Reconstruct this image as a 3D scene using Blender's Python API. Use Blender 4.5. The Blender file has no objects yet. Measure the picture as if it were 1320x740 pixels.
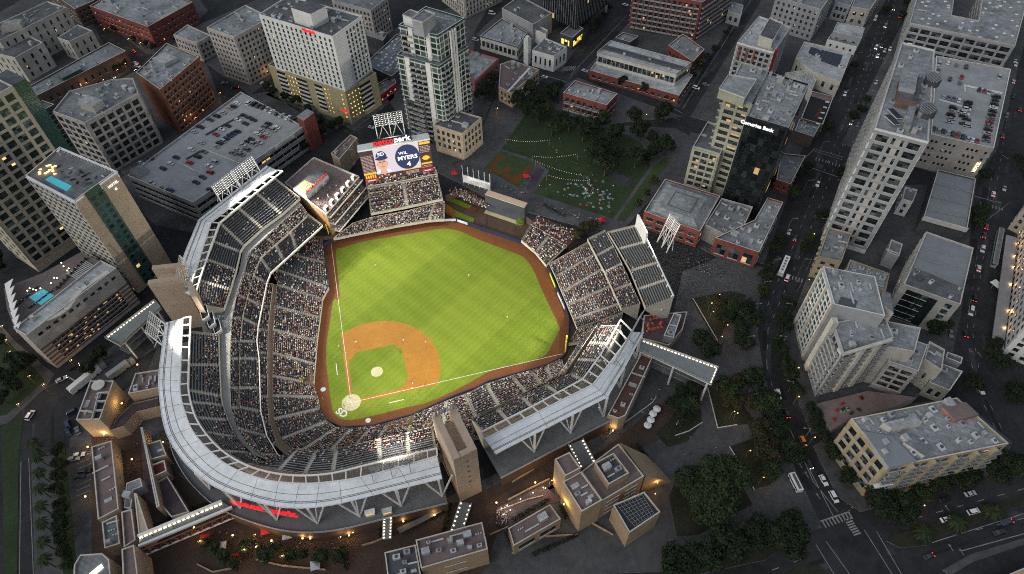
import bpy, bmesh, math, random
from mathutils import Vector, Matrix
import mathutils.geometry as MG
import numpy as np
random.seed(7); rng = np.random.default_rng(7)
SC = bpy.context.scene
COL = SC.collection
rad = math.radians
# ---------------------------------------------------------------- camera (metres; street level z=0, playing field z=-5)
CX, CY, CZ = 33.3568, -164.10215, 253.943
AZ, PT, RO, FP = 7.610657725, 0.8764717506, -0.0208892969, 864.41844
_f = np.array([math.cos(PT)*math.cos(AZ), math.cos(PT)*math.sin(AZ), -math.sin(PT)])
_r = np.cross(_f, [0, 0, 1.]); _r /= np.linalg.norm(_r); _u = np.cross(_r, _f)
_R = math.cos(RO)*_r + math.sin(RO)*_u
_U = -math.sin(RO)*_r + math.cos(RO)*_u
CAMP = np.array([CX, CY, CZ])
FZ = -5.0
def G(x, y, z=0.0):
    """where the measured line of sight through photo point (x, y) meets height z: surveying the site from the photo"""
    d = _f + (x-660)/FP*_R - (y-370)/FP*_U
    p = CAMP + (z-CZ)/d[2]*d
    return Vector((p[0], p[1], z))
def PX(p):
    d = np.array(p)-CAMP; w = d@_f
    return 660+FP*(d@_R)/w, 370-FP*(d@_U)/w
def HH(top, base, z0=0.0):
    b = G(*base, z0); best = (1e9, z0)
    for i in range(1, 1200):
        z = z0+i*.1
        q = PX((b.x, b.y, z)); e = math.hypot(q[0]-top[0], q[1]-top[1])
        if e < best[0]: best = (e, z)
    return best[1]
cam = bpy.data.cameras.new('camera'); camo = bpy.data.objects.new('camera', cam); COL.objects.link(camo)
M = Matrix(((_R[0], _U[0], -_f[0], CX), (_R[1], _U[1], -_f[1], CY), (_R[2], _U[2], -_f[2], CZ), (0, 0, 0, 1)))
camo.matrix_world = M
cam.sensor_width = 36; cam.lens = FP/1320*36; cam.clip_start = 1; cam.clip_end = 5000
SC.camera = camo
# ---------------------------------------------------------------- materials
MATS = {}
def mat(name, c, rough=.8, noise=.18, ns=.35, metal=0., spec=.3, emit=None, es=0., ns2=None):
    if name in MATS: return MATS[name]
    m = bpy.data.materials.new(name); m.use_nodes = True; nt = m.node_tree; b = nt.nodes['Principled BSDF']
    b.inputs['Roughness'].default_value = rough; b.inputs['Metallic'].default_value = metal
    b.inputs['Specular IOR Level'].default_value = spec
    b.inputs['Base Color'].default_value = (*c, 1)
    if noise > 0:
        g = nt.nodes.new('ShaderNodeNewGeometry')
        n1 = nt.nodes.new('ShaderNodeTexNoise'); n1.inputs['Scale'].default_value = ns; n1.inputs['Detail'].default_value = 6
        n1.inputs['Roughness'].default_value = .65
        n2 = nt.nodes.new('ShaderNodeTexNoise'); n2.inputs['Scale'].default_value = ns2 or ns*.16; n2.inputs['Detail'].default_value = 3
        nt.links.new(g.outputs['Position'], n1.inputs['Vector']); nt.links.new(g.outputs['Position'], n2.inputs['Vector'])
        a = nt.nodes.new('ShaderNodeMath'); a.operation = 'ADD'
        nt.links.new(n1.outputs[0], a.inputs[0]); nt.links.new(n2.outputs[0], a.inputs[1])
        mr = nt.nodes.new('ShaderNodeMapRange'); mr.inputs[1].default_value = .65; mr.inputs[2].default_value = 1.35
        mr.inputs[3].default_value = 1-noise*1.6; mr.inputs[4].default_value = 1+noise*1.6
        nt.links.new(a.outputs[0], mr.inputs[0])
        mx = nt.nodes.new('ShaderNodeVectorMath'); mx.operation = 'SCALE'; mx.inputs[0].default_value = c
        nt.links.new(mr.outputs[0], mx.inputs['Scale']); nt.links.new(mx.outputs[0], b.inputs['Base Color'])
    if emit:
        b.inputs['Emission Color'].default_value = (*emit, 1); b.inputs['Emission Strength'].default_value = es
        m.cycles.emission_sampling = 'NONE'
    MATS[name] = m
    return m
def roofseams():
    for nm in ('roof_grey', 'roof_light', 'roof_dark', 'roof_mid'):
        m = MATS[nm]; nt = m.node_tree; b = nt.nodes['Principled BSDF']; src = b.inputs['Base Color'].links[0].from_socket
        g = nt.nodes.new('ShaderNodeNewGeometry'); mp = nt.nodes.new('ShaderNodeMapping'); mp.inputs['Rotation'].default_value = (0, 0, ROOF_ROT); nt.links.new(g.outputs['Position'], mp.inputs[0])
        br = nt.nodes.new('ShaderNodeTexBrick'); br.inputs['Scale'].default_value = .16; br.inputs['Mortar Size'].default_value = .012; br.inputs['Color1'].default_value = (.86, .86, .86, 1); br.inputs['Color2'].default_value = (1.1, 1.1, 1.1, 1); br.inputs['Mortar'].default_value = (.62, .62, .62, 1); br.inputs['Bias'].default_value = 0
        nt.links.new(mp.outputs[0], br.inputs['Vector']); mx = nt.nodes.new('ShaderNodeVectorMath'); mx.operation = 'MULTIPLY'
        nt.links.new(src, mx.inputs[0]); nt.links.new(br.outputs['Color'], mx.inputs[1]); nt.links.new(mx.outputs[0], b.inputs['Base Color'])
ROOF_ROT = 0.
def glassmat(name, dark, light, lit=.04, litc=(1., .62, .25), ls=1.2):
    m = bpy.data.materials.new(name); m.use_nodes = True; nt = m.node_tree; b = nt.nodes['Principled BSDF']
    b.inputs['Roughness'].default_value = .12; b.inputs['Specular IOR Level'].default_value = .5
    g = nt.nodes.new('ShaderNodeNewGeometry'); o = nt.nodes.new('ShaderNodeObjectInfo')
    a = nt.nodes.new('ShaderNodeMath'); a.operation = 'ADD'; fr = nt.nodes.new('ShaderNodeMath'); fr.operation = 'FRACT'
    nt.links.new(g.outputs['Random Per Island'], a.inputs[0]); nt.links.new(o.outputs['Random'], a.inputs[1]); nt.links.new(a.outputs[0], fr.inputs[0])
    cr = nt.nodes.new('ShaderNodeValToRGB'); cr.color_ramp.elements[0].color = (*dark, 1); cr.color_ramp.elements[1].color = (*light, 1)
    pw = nt.nodes.new('ShaderNodeMath'); pw.operation = 'POWER'; pw.inputs[1].default_value = 3.5
    nt.links.new(fr.outputs[0], pw.inputs[0]); nt.links.new(pw.outputs[0], cr.inputs[0]); nt.links.new(cr.outputs[0], b.inputs['Base Color'])
    m2 = nt.nodes.new('ShaderNodeMath'); m2.operation = 'MULTIPLY'; m2.inputs[1].default_value = 7.31
    f2 = nt.nodes.new('ShaderNodeMath'); f2.operation = 'FRACT'; nt.links.new(fr.outputs[0], m2.inputs[0]); nt.links.new(m2.outputs[0], f2.inputs[0])
    gt = nt.nodes.new('ShaderNodeMath'); gt.operation = 'LESS_THAN'; gt.inputs[1].default_value = lit
    nt.links.new(f2.outputs[0], gt.inputs[0])
    ml = nt.nodes.new('ShaderNodeMath'); ml.operation = 'MULTIPLY'; ml.inputs[1].default_value = ls
    nt.links.new(gt.outputs[0], ml.inputs[0]); nt.links.new(ml.outputs[0], b.inputs['Emission Strength'])
    b.inputs['Emission Color'].default_value = (*litc, 1); m.cycles.emission_sampling = 'NONE'
    MATS[name] = m; return m
def vcolmat(name, rough=.8, attr='col'):
    m = bpy.data.materials.new(name); m.use_nodes = True; nt = m.node_tree; b = nt.nodes['Principled BSDF']
    at = nt.nodes.new('ShaderNodeAttribute'); at.attribute_name = attr
    nt.links.new(at.outputs['Color'], b.inputs['Base Color']); b.inputs['Roughness'].default_value = rough
    MATS[name] = m; return m
def objcolmat(name, rough=.35):
    m = bpy.data.materials.new(name); m.use_nodes = True; nt = m.node_tree; b = nt.nodes['Principled BSDF']
    o = nt.nodes.new('ShaderNodeObjectInfo'); nt.links.new(o.outputs['Color'], b.inputs['Base Color'])
    b.inputs['Roughness'].default_value = rough; b.inputs['Coat Weight'].default_value = .3
    MATS[name] = m; return m
concrete = mat('concrete', (.34, .33, .31)); concrete_l = mat('concrete_light', (.5, .48, .44))
asphalt = mat('asphalt', (.022, .023, .025), noise=.42, ns=.22)
paving = mat('paving', (.068, .069, .071), noise=.3, ns=.35)
roof_g = mat('roof_grey', (.25, .265, .27), noise=.34, ns=.4); roof_l = mat('roof_light', (.37, .385, .385), noise=.3, ns=.4)
roof_d = mat('roof_dark', (.11, .115, .12), noise=.36, ns=.3); roof_p = mat('roof_mauve', (.17, .125, .115), noise=.2, ns=.4)
roof_m = mat('roof_mid', (.18, .19, .195), noise=.34, ns=.3)
deckgrey = mat('parking_deck', (.31, .32, .32), noise=.16, ns=.2)
cream = mat('cream_wall', (.5, .48, .42)); white = mat('white_wall', (.66, .66, .64), noise=.1); tan = mat('tan_wall', (.42, .33, .235), noise=.12)
stone = mat('stone_wall', (.40, .37, .34)); sand = mat('sandstone_wall', (.36, .26, .165), noise=.16, ns=.9)
brick = mat('red_brick', (.2, .055, .045), noise=.2, ns=1.2); brickb = mat('brown_brick', (.14, .095, .08), noise=.2, ns=1.2)
brick_o = mat('orange_brick', (.22, .085, .05), noise=.2, ns=1.2); pink = mat('rose_wall', (.3, .14, .13))
greyw = mat('grey_wall', (.3, .31, .32), noise=.12); darkw = mat('dark_wall', (.07, .075, .08)); khaki = mat('khaki_wall', (.33, .29, .17), noise=.1)
olive = mat('olive_wall', (.3, .31, .24)); brownw = mat('brown_wall', (.1, .065, .045)); yellow_t = mat('yellow_trim', (.37, .305, .2))
steel_w = mat('white_steel', (.72, .72, .7), rough=.45, noise=.08); steel_g = mat('grey_steel', (.25, .25, .26), rough=.5, noise=.1)
canopy_m = mat('white_metal_roof', (.72, .73, .73), rough=.5, noise=.13, ns=.5)
black = mat('black_metal', (.015, .015, .017), rough=.5, noise=0); rail_m = mat('rail_metal', (.3, .31, .31), rough=.5, noise=0)
redp = mat('red_paint', (.45, .02, .03), noise=.05); yellowp = mat('yellow_paint', (.75, .6, .03), noise=0)
greenglass = mat('green_glass_panel', (.035, .085, .07), rough=.15, noise=.1, ns=.2, spec=.5); darkglass = mat('dark_glass_panel', (.016, .02, .022), rough=.12, noise=.3, ns=.25, spec=.3)
poolm = mat('pool_water', (.06, .42, .5), rough=.08, noise=.03, emit=(.1, .5, .6), es=.16)
corr = mat('corrugated_roof', (.21, .225, .235), rough=.6, noise=.1)
W = {'dark': glassmat('window_glass', (.01, .014, .017), (.13, .145, .15), .012, ls=.45),
     'green': glassmat('window_green', (.012, .026, .023), (.12, .19, .17), .012, ls=.7),
     'black': glassmat('window_black', (.006, .008, .009), (.03, .036, .038), .012, ls=.35),
     'warm': glassmat('window_lit', (.02, .02, .02), (.09, .09, .085), .09, ls=.35),
     'yellow': glassmat('window_yellow', (.03, .025, .01), (.05, .04, .02), .7, (1, .65, .12), .9),
     'lou': glassmat('louvre_opening', (.012, .012, .012), (.03, .03, .03), .02, ls=.5),
     'teal': glassmat('window_teal', (.03, .06, .06), (.1, .16, .16), .01)}
_d = G(250, 263, 15)-G(165, 228, 15); ROOF_ROT = -math.atan2(_d.y, _d.x)
roofseams()
# ---------------------------------------------------------------- mesh building
ORG = {}
class MB:
    def __init__(s): s.v = []; s.f = []; s.m = []; s.mats = []
    def mi(s, m):
        if m not in s.mats: s.mats.append(m)
        return s.mats.index(m)
    def face(s, pts, m):
        n = len(s.v); s.v += [tuple(p) for p in pts]; s.f.append(tuple(range(n, n+len(pts)))); s.m.append(s.mi(m))
    def hexa(s, p, m):
        n = len(s.v); s.v += [tuple(q) for q in p]; k = s.mi(m)
        for q in ((3, 2, 1, 0), (4, 5, 6, 7), (0, 1, 5, 4), (1, 2, 6, 5), (2, 3, 7, 6), (3, 0, 4, 7)):
            s.f.append(tuple(n+i for i in q)); s.m.append(k)
    def box(s, c, size, m, rz=0.):
        a, b, h = size[0]/2, size[1]/2, size[2]/2; co, si = math.cos(rz), math.sin(rz)
        P = [(c[0]+x*co-y*si, c[1]+x*si+y*co, c[2]+z) for z in (-h, h) for x, y in ((-a, -b), (a, -b), (a, b), (-a, b))]
        s.hexa(P, m)
    def prism(s, poly, z0, z1, m, top=None, bottom=False):
        n = len(poly)
        for i in range(n):
            a, b = poly[i], poly[(i+1) % n]
            s.face([(a[0], a[1], z0), (b[0], b[1], z0), (b[0], b[1], z1), (a[0], a[1], z1)], m)
        s.face([(p[0], p[1], z1) for p in poly], top or m)
        if bottom: s.face([(p[0], p[1], z0) for p in reversed(poly)], m)
    def beam(s, p, q, w, m, h=None):
        p, q = Vector(p), Vector(q); d = q-p
        if d.length < 1e-4: return
        d.normalize(); u = d.cross(Vector((0, 0, 1)))
        if u.length < .05: u = Vector((1, 0, 0))
        u.normalize(); v = u.cross(d); u *= w/2; v *= (h or w)/2
        s.hexa([p-u-v, p+u-v, p+u+v, p-u+v, q-u-v, q+u-v, q+u+v, q-u+v], m)
    def cyl(s, c, r, h, m, n=10, r2=None, top=None):
        r2 = r if r2 is None else r2; A = [2*math.pi*i/n for i in range(n)]
        B = [(c[0]+r*math.cos(a), c[1]+r*math.sin(a), c[2]) for a in A]; T = [(c[0]+r2*math.cos(a), c[1]+r2*math.sin(a), c[2]+h) for a in A]
        for i in range(n): j = (i+1) % n; s.face([B[i], B[j], T[j], T[i]], m)
        s.face(T, top or m); s.face(B[::-1], m)
    def mesh(s, name, org=(0, 0, 0)):
        me = bpy.data.meshes.new(name)
        o = org; me.from_pydata([(a-o[0], b-o[1], c-o[2]) for a, b, c in s.v], [], s.f)
        for m in s.mats: me.materials.append(m)
        if len(s.mats) > 1: me.polygons.foreach_set('material_index', s.m)
        me.update(); return me
    def build(s, name, parent=None, kind=None):
        if not s.f: return None
        if parent is None:
            arr = np.array(s.v); org = (float(arr[:, 0].mean()), float(arr[:, 1].mean()), float(arr[:, 2].min()))
        else: org = ORG[parent.name]
        o = bpy.data.objects.new(name, s.mesh(name, org)); COL.objects.link(o); ORG[o.name] = org
        if parent is None: o.location = org
        else: o.parent = parent
        if kind: o['kind'] = kind
        return o
def thing(name, label, cat, loc, group=None):
    o = bpy.data.objects.new(name, None); COL.objects.link(o); o.location = loc; o.empty_display_size = .5
    o['label'] = label; o['category'] = cat
    if group: o['group'] = group
    ORG[o.name] = tuple(loc); return o
def tag(o, label, cat, group=None):
    o['label'] = label; o['category'] = cat
    if group: o['group'] = group
    return o
def struct(name, mb):
    return mb.build(name, None, 'structure')
def child(name, me, parent, M4):
    o = bpy.data.objects.new(name, me); COL.objects.link(o); o.parent = parent
    g = ORG[parent.name]; M4 = M4.copy(); M4.translation -= Vector(g); o.matrix_local = M4; ORG[o.name] = g
    return o
def ccw(poly):
    a = sum(poly[i][0]*poly[(i+1) % len(poly)][1]-poly[(i+1) % len(poly)][0]*poly[i][1] for i in range(len(poly)))
    return list(poly) if a > 0 else list(reversed(poly))
def inset(poly, d):
    n = len(poly); out = []
    for i in range(n):
        p0, p1, p2 = Vector(poly[i-1][:2]), Vector(poly[i][:2]), Vector(poly[(i+1) % n][:2])
        e1 = (p1-p0).normalized(); e2 = (p2-p1).normalized(); n1 = Vector((-e1.y, e1.x)); n2 = Vector((-e2.y, e2.x))
        k = max(.35, 1+n1.dot(n2)); out.append(p1+(n1+n2)*(d/k))
    return out
def inpoly(x, y, poly):
    c = False; n = len(poly); j = n-1
    for i in range(n):
        if (poly[i][1] > y) != (poly[j][1] > y) and x < (poly[j][0]-poly[i][0])*(y-poly[i][1])/(poly[j][1]-poly[i][1])+poly[i][0]: c = not c
        j = i
    return c
def GP(pts, z=0.): return [G(x, y, z) for x, y in pts]
def polysheet(mb, pts, m, z):
    mb.face([(p[0], p[1], z) for p in ccw(pts)], m)
def smooth(pts, n=6, closed=False):
    P = [Vector(p) for p in pts]; out = []; N = len(P); rg = range(N if closed else N-1)
    for i in rg:
        p0 = P[i-1] if (i > 0 or closed) else P[0]; p1 = P[i]; p2 = P[(i+1) % N]; p3 = P[(i+2) % N] if (closed or i+2 < N) else P[-1]
        for k in range(n):
            t = k/n; out.append(.5*((2*p1)+(p2-p0)*t+(2*p0-5*p1+4*p2-p3)*t*t+(3*p1-p0-3*p2+p3)*t**3))
    if not closed: out.append(P[-1])
    return out
UNIT = {}
def unitbox(key, m, back=True):
    k = (key, m.name)
    if k not in UNIT:
        b = MB()
        if key == 'window':
            b.box((0, -.3, 0), (1, .4, 1), darkw)
            for ix in range(2):
                for iz in range(2):
                    x0, x1, z0, z1 = -.47+.48*ix, -.01+.48*ix, -.46+.56*iz, (.06 if iz == 0 else .46)
                    b.face([(x0, .12, z0), (x1, .12, z0), (x1, .12, z1), (x0, .12, z1)], m)
            b.box((0, .9, -.52), (1.06, 2.2, .06), concrete_l)
        else: b.box((0, 0, 0), (1, 1, 1), m)
        UNIT[k] = b.mesh(key)
    return UNIT[k]
def balc_mesh(m, rail):
    k = ('balcony', m.name, rail.name)
    if k not in UNIT:
        b = MB(); b.box((0, .5, .04), (1, 1, .08), m); b.box((0, .97, .24), (1, .05, .34), rail); b.box((-.48, .5, .24), (.04, .95, .34), rail); b.box((.48, .5, .24), (.04, .95, .34), rail)
        UNIT[k] = b.mesh('balcony')
    return UNIT[k]
def place_many(name, me, mats4, parent, limit=95):
    """each instance its own part, the nearest `limit`; the rest one part"""
    if len(mats4) > limit:
        mats4 = sorted(mats4, key=lambda a: (a[1], (a[0].translation-Vector(CAMP)).length))
    for M4, _ in mats4[:limit]: child(name, me, parent, M4)
    rest = mats4[limit:]
    if rest:
        nv = len(me.vertices); co = np.empty(nv*3); me.vertices.foreach_get('co', co); co = co.reshape(-1, 3)
        co = np.c_[co, np.ones(nv)]; faces = [tuple(p.vertices) for p in me.polygons]; mi = [p.material_index for p in me.polygons]
        V = []; F = []; MI = []; g = np.array(ORG[parent.name])
        for i, (M4, _) in enumerate(rest):
            V.append((co@np.array(M4).T)[:, :3]-g); F += [tuple(a+i*nv for a in f) for f in faces]; MI += mi
        m2 = bpy.data.meshes.new(name); m2.from_pydata(np.concatenate(V).tolist(), [], F)
        for m in me.materials: m2.materials.append(m)
        m2.polygons.foreach_set('material_index', MI); m2.update()
        o = bpy.data.objects.new(name, m2); COL.objects.link(o); o.parent = parent; o['kind'] = 'stuff'; ORG[o.name] = ORG[parent.name]
def textmesh(body, size, m, depth=.1, bold=0.):
    c = bpy.data.curves.new('lettering', 'FONT'); c.body = body; c.size = size; c.extrude = depth; c.align_x = 'CENTER'; c.align_y = 'CENTER'; c.offset = bold
    c.resolution_u = 3
    o = bpy.data.objects.new('lettering', c); COL.objects.link(o)
    dg = bpy.context.evaluated_depsgraph_get(); me = bpy.data.meshes.new_from_object(o.evaluated_get(dg))
    bpy.data.objects.remove(o); me.materials.clear(); me.materials.append(m); me.name = 'lettering'; return me
def frame_mat(o, xdir, ydir):
    x = Vector(xdir).normalized(); z = x.cross(Vector(ydir)).normalized(); y = z.cross(x)
    return Matrix(((x.x, y.x, z.x, o[0]), (x.y, y.y, z.y, o[1]), (x.z, y.z, z.z, o[2]), (0, 0, 0, 1)))
SKY_S, SUN_E, FLOOD, EXPO, LAMP_E = .057, .13, 98000., .85, .42
DENO = False
# ================================================================ FIELD
grass = bpy.data.materials.new('field_grass'); grass.use_nodes = True
def _grass(m, c1, c2, sc):
    nt = m.node_tree; b = nt.nodes['Principled BSDF']; b.inputs['Roughness'].default_value = .9; b.inputs['Specular IOR Level'].default_value = .1
    g = nt.nodes.new('ShaderNodeNewGeometry')
    fac = []
    for ang, per in ((.98, sc), (.98+math.pi/2, sc*.3)):  # mowing stripes: sheen of the laid blades put into the base colour
        mp = nt.nodes.new('ShaderNodeMapping'); mp.inputs['Rotation'].default_value = (0, 0, ang); nt.links.new(g.outputs['Position'], mp.inputs[0])
        w = nt.nodes.new('ShaderNodeTexWave'); w.inputs['Scale'].default_value = per; w.inputs['Distortion'].default_value = .6; w.inputs['Detail'].default_value = 2
        w.inputs['Detail Scale'].default_value = .6
        nt.links.new(mp.outputs[0], w.inputs[0]); fac.append(w)
    n = nt.nodes.new('ShaderNodeTexNoise'); n.inputs['Scale'].default_value = .06; n.inputs['Detail'].default_value = 8; n.inputs['Roughness'].default_value = .7
    nt.links.new(g.outputs['Position'], n.inputs[0])
    a = nt.nodes.new('ShaderNodeMath'); a.operation = 'ADD'; nt.links.new(fac[0].outputs[1], a.inputs[0]); nt.links.new(fac[1].outputs[1], a.inputs[1])
    mul = nt.nodes.new('ShaderNodeMath'); mul.operation = 'MULTIPLY_ADD'; mul.inputs[1].default_value = .13; nt.links.new(a.outputs[0], mul.inputs[0])
    nm = nt.nodes.new('ShaderNodeMath'); nm.operation = 'MULTIPLY'; nm.inputs[1].default_value = .65; nt.links.new(n.outputs[0], nm.inputs[0]); nt.links.new(nm.outputs[0], mul.inputs[2])
    cr = nt.nodes.new('ShaderNodeValToRGB'); cr.color_ramp.elements[0].color = (*c1, 1); cr.color_ramp.elements[1].color = (*c2, 1)
    cr.color_ramp.elements[0].position = .2; cr.color_ramp.elements[1].position = .85
    vr = nt.nodes.new('ShaderNodeMapping'); vr.inputs['Rotation'].default_value = (0, 0, .98); vr.inputs['Location'].default_value = (20, 8, 0); nt.links.new(g.outputs['Position'], vr.inputs[0])
    ck = nt.nodes.new('ShaderNodeTexWave'); ck.inputs['Scale'].default_value = .0055; ck.wave_profile = 'SIN'; ck.inputs['Distortion'].default_value = 0.; nt.links.new(vr.outputs[0], ck.inputs[0])
    st = nt.nodes.new('ShaderNodeMapRange'); st.inputs[1].default_value = .44; st.inputs[2].default_value = .56; st.inputs[4].default_value = .2; nt.links.new(ck.outputs[1], st.inputs[0])
    ad = nt.nodes.new('ShaderNodeMath'); ad.operation = 'ADD'; nt.links.new(mul.outputs[0], ad.inputs[0]); nt.links.new(st.outputs[0], ad.inputs[1])
    nt.links.new(ad.outputs[0], cr.inputs[0]); nt.links.new(cr.outputs[0], b.inputs['Base Color'])
_grass(grass, (.082, .126, .011), (.148, .192, .022), .12)
dirt = mat('infield_dirt', (.25, .112, .012), noise=.11, ns=.5); track = mat('warning_track_dirt', (.115, .038, .009), noise=.13, ns=.3)
clay = mat('light_clay', (.38, .355, .21), noise=.05); chalk = mat('white_chalk', (.5, .5, .47), noise=.04)
padding = mat('wall_padding', (.012, .018, .045), noise=.1)
WALL = [(427.5,312.5),(435,310),(470,302),(510,294),(550,287),(587,285.5),(605,291),(620,297.5),(627,299),(660,310.5),(677,317),(692,330),(706,347),(715,370),(725,392),(732,412),(731,442),(729,455),(725,461),(704,471),(685,477),(660,483.5),(630,492),(615,500),(587,510),(532,535),(480,549),(442,551),(422,542),(412,525),(410,512),(405,495),(406,470),(411,425),(416,386),(426,371),(418,318)]
GRASS = [(433,326),(442.5,319),(470,311),(505,305),(542,299),(567,295),(580,295),(595,299),(615,308),(660,325),(675,332),(687,347),(697,370),(707,392),(720,420),(720,427),(711,445),(699,460),(660,471),(630,479.5),(600,496),(555,517.5),(520,526),(485,535),(455,541),(440,540),(431,533),(428,524),(425,505),(420,455),(425,418),(430,387),(438,382)]
wallw = ccw(GP(WALL, FZ))
m = MB(); polysheet(m, GP(WALL, FZ), track, FZ); struct('warning_track', m)
m = MB(); polysheet(m, smooth(GP(GRASS, FZ), 4, True), grass, FZ+.006); struct('field_grass', m)
MD = (13.04, 13.04); RS = 28.96
def clipskin():
    pts = []
    o = .9
    xb = MD[0]+math.sqrt(RS**2-(MD[1]+o)**2); a0 = math.atan2(-o-MD[1], xb-MD[0]); a1 = math.atan2(xb-MD[0], -o-MD[1])
    for i in range(60):
        a = a0+(a1-a0)*i/59; pts.append((MD[0]+RS*math.cos(a), MD[1]+RS*math.sin(a)))
    return pts+[(-o, -o)]
m = MB(); polysheet(m, clipskin(), dirt, FZ+.012)
struct('infield_dirt', m)
def arc(cx, cy, r, a0, a1, n=14): return [(cx+r*math.cos(rad(a0+(a1-a0)*i/n)), cy+r*math.sin(rad(a0+(a1-a0)*i/n))) for i in range(n+1)]
B = 27.43; e = 1.0; rc = 4.9
pin = arc(B, 0, rc, 165, 105)+arc(B, B, rc, 255, 195)+arc(0, B, rc, 345, 285)+arc(0, 0, 4.0, 75, 15)
pin = [(max(e, min(B-e*1.3, x)), max(e, min(B-e*1.3, y))) for x, y in pin]
m = MB(); polysheet(m, pin, grass, FZ+.018)
# grass outside the base lines, foul side, is the field sheet itself
struct('infield_grass', m)
m = MB(); polysheet(m, arc(0, 0, 4.2, 0, 360, 40)[:-1], clay, FZ+.022); struct('home_plate_circle', m)
m = MB(); r0 = arc(MD[0], MD[1], 2.75, 0, 360, 28)[:-1]; r1 = arc(MD[0], MD[1], .9, 0, 360, 28)[:-1]
for i in range(28):
    j = (i+1) % 28; m.face([(*r0[i], FZ+.02), (*r0[j], FZ+.02), (*r1[j], FZ+.27), (*r1[i], FZ+.27)], clay)
m.face([(*p, FZ+.27) for p in r1], clay); m.box((MD[0], MD[1], FZ+.3), (.6, .15, .04), chalk, rad(-45)); tag(m.build('pitchers_mound'), 'pale round pitcher\'s mound in the middle of the infield grass', 'mound')
m = MB(); w = .17
def line(p, q, z=FZ+.028, ww=.17):
    p, q = Vector(p), Vector(q); d = (q-p).normalized(); n = Vector((-d.y, d.x))*ww
    m.face([(*(p-n), z), (*(q-n), z), (*(q+n), z), (*(p+n), z)], chalk)
line((.6, 0), (97.5, 0), ww=.1); line((0, .6), (0, 101.2), ww=.1)
for sx, sy in ((1, -1), (-1, 1)):
    pass
for a in (-1.9, .7):
    for (x0, x1, y0, y1) in ((-.9, .9, a, a+1.2),):
        c, s_ = math.cos(rad(-45)), math.sin(rad(-45))
        Q = [(x*c-y*s_, x*s_+y*c) for x, y in ((y0, x0), (y0, x1), (y1, x1), (y1, x0))]
        for i in range(4): line(Q[i], Q[(i+1) % 4], FZ+.03, .07)
line((16, -4.6), (22.5, -4.6)); line((-4.6, 16), (-4.6, 22.5))
struct('foul_lines', m)
for nm, (x, y) in (('first', (B-.2, .2)), ('second', (B, B)), ('third', (.2, B-.2))):
    m = MB(); m.box((x, y, FZ+.09), (.55, .55, .12), chalk, rad(0)); tag(m.build('base'), f'white {nm} base bag on the orange infield dirt', 'base')
m = MB(); m.prism([(-.3, -.3), (0, -.45), (.35, .0), (0, .35), (-.45, 0)], FZ+.024, FZ+.06, chalk); tag(m.build('home_plate'), 'white home plate in the pale clay circle', 'home plate')
for (px, lb) in (((416.5, 502), 'left of home plate beside the seats'), ((474.5, 542), 'below home plate beside the seats')):
    p = G(*px, FZ); m = MB(); m.cyl((p.x, p.y, FZ+.01), 1.15, .02, chalk, 24); tag(m.build('on_deck_circle'), 'white on-deck circle on the brown track, '+lb, 'on-deck circle')
p = G(440.5, 532.5, FZ); m = MB(); me = textmesh('SD', 4.4, chalk, .01, .12); o = bpy.data.objects.new('field_logo', me); COL.objects.link(o)
o.matrix_world = Matrix.Translation((p.x, p.y, FZ+.03))@Matrix.Rotation(rad(-45), 4, 'Z'); o['kind'] = 'structure'
# field wall (padded)
rw = thing('field_wall', 'low navy padded wall with advertising panels all round the playing field', 'wall', (wallw[0].x, wallw[0].y, FZ))
m = MB(); n = len(wallw)
cenf = Vector((45, 45, FZ))
wo = inset(wallw, -.45)
for i in range(n):
    j = (i+1) % n
    P = [wallw[i], wallw[j], wo[j], wo[i]]
    z1 = FZ+1.3
    mid = (wallw[i]+wallw[j])/2
    if mid.y > 60 or (mid.x > 85 and mid.y > 5): z1 = FZ+2.5
    m.hexa([(p[0], p[1], FZ-.2) for p in P]+[(p[0], p[1], z1) for p in P], padding)
m.build('padding', rw)
ads = [((552, 286.5), (567, 285.6), 'y'), ((570, 285.7), (588, 285.5), 'w'), ((515, 293), (528, 290.5), 'w'), ((533, 290), (548, 287.2), 'w'), ((489, 298), (507, 294.6), 'w'), ((468, 302.4), (484, 299), 'w'), ((448, 307), (463, 303.6), 'w'), ((435, 310), (446, 307.5), 'w'), ((590, 286.5), (603, 290.5), 'w'), ((709, 355), (716, 372), 'y'), ((719, 380), (728, 400), 'w')]
adw = mat('white_ad_panel', (.5, .52, .55), noise=.3, ns=1.5); ady = mat('yellow_ad_panel', (.5, .6, .03), noise=.1, ns=1.5)
for a, b, c in ads:
    A, Bp = G(*a, FZ), G(*b, FZ); d = (Bp-A).normalized(); nn = Vector((-d.y, d.x, 0)); nn = nn if nn.dot(cenf-A) > 0 else -nn
    m = MB(); mm = ady if c == 'y' else adw; q = [A+nn*.25, Bp+nn*.25, Bp+nn*.05, A+nn*.05]
    m.hexa([(p.x, p.y, FZ+.5) for p in q]+[(p.x, p.y, FZ+2.2) for p in q], mm); m.build('advertising_panel', rw)
for px, lb, zt in (((426.5, 310), 'at the corner of the brick warehouse in left field', 12), ((728.7, 455.5), 'in the right field corner', 14)):
    p = G(*px, FZ); m = MB(); m.cyl((p.x, p.y, FZ), .28, zt, yellowp, 10); m.beam((p.x, p.y+.2, FZ+3), (p.x, p.y+.2, FZ+zt-1), .1, yellowp, 1.2)
    tag(m.build('foul_pole'), 'yellow foul pole '+lb, 'foul pole')
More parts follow.
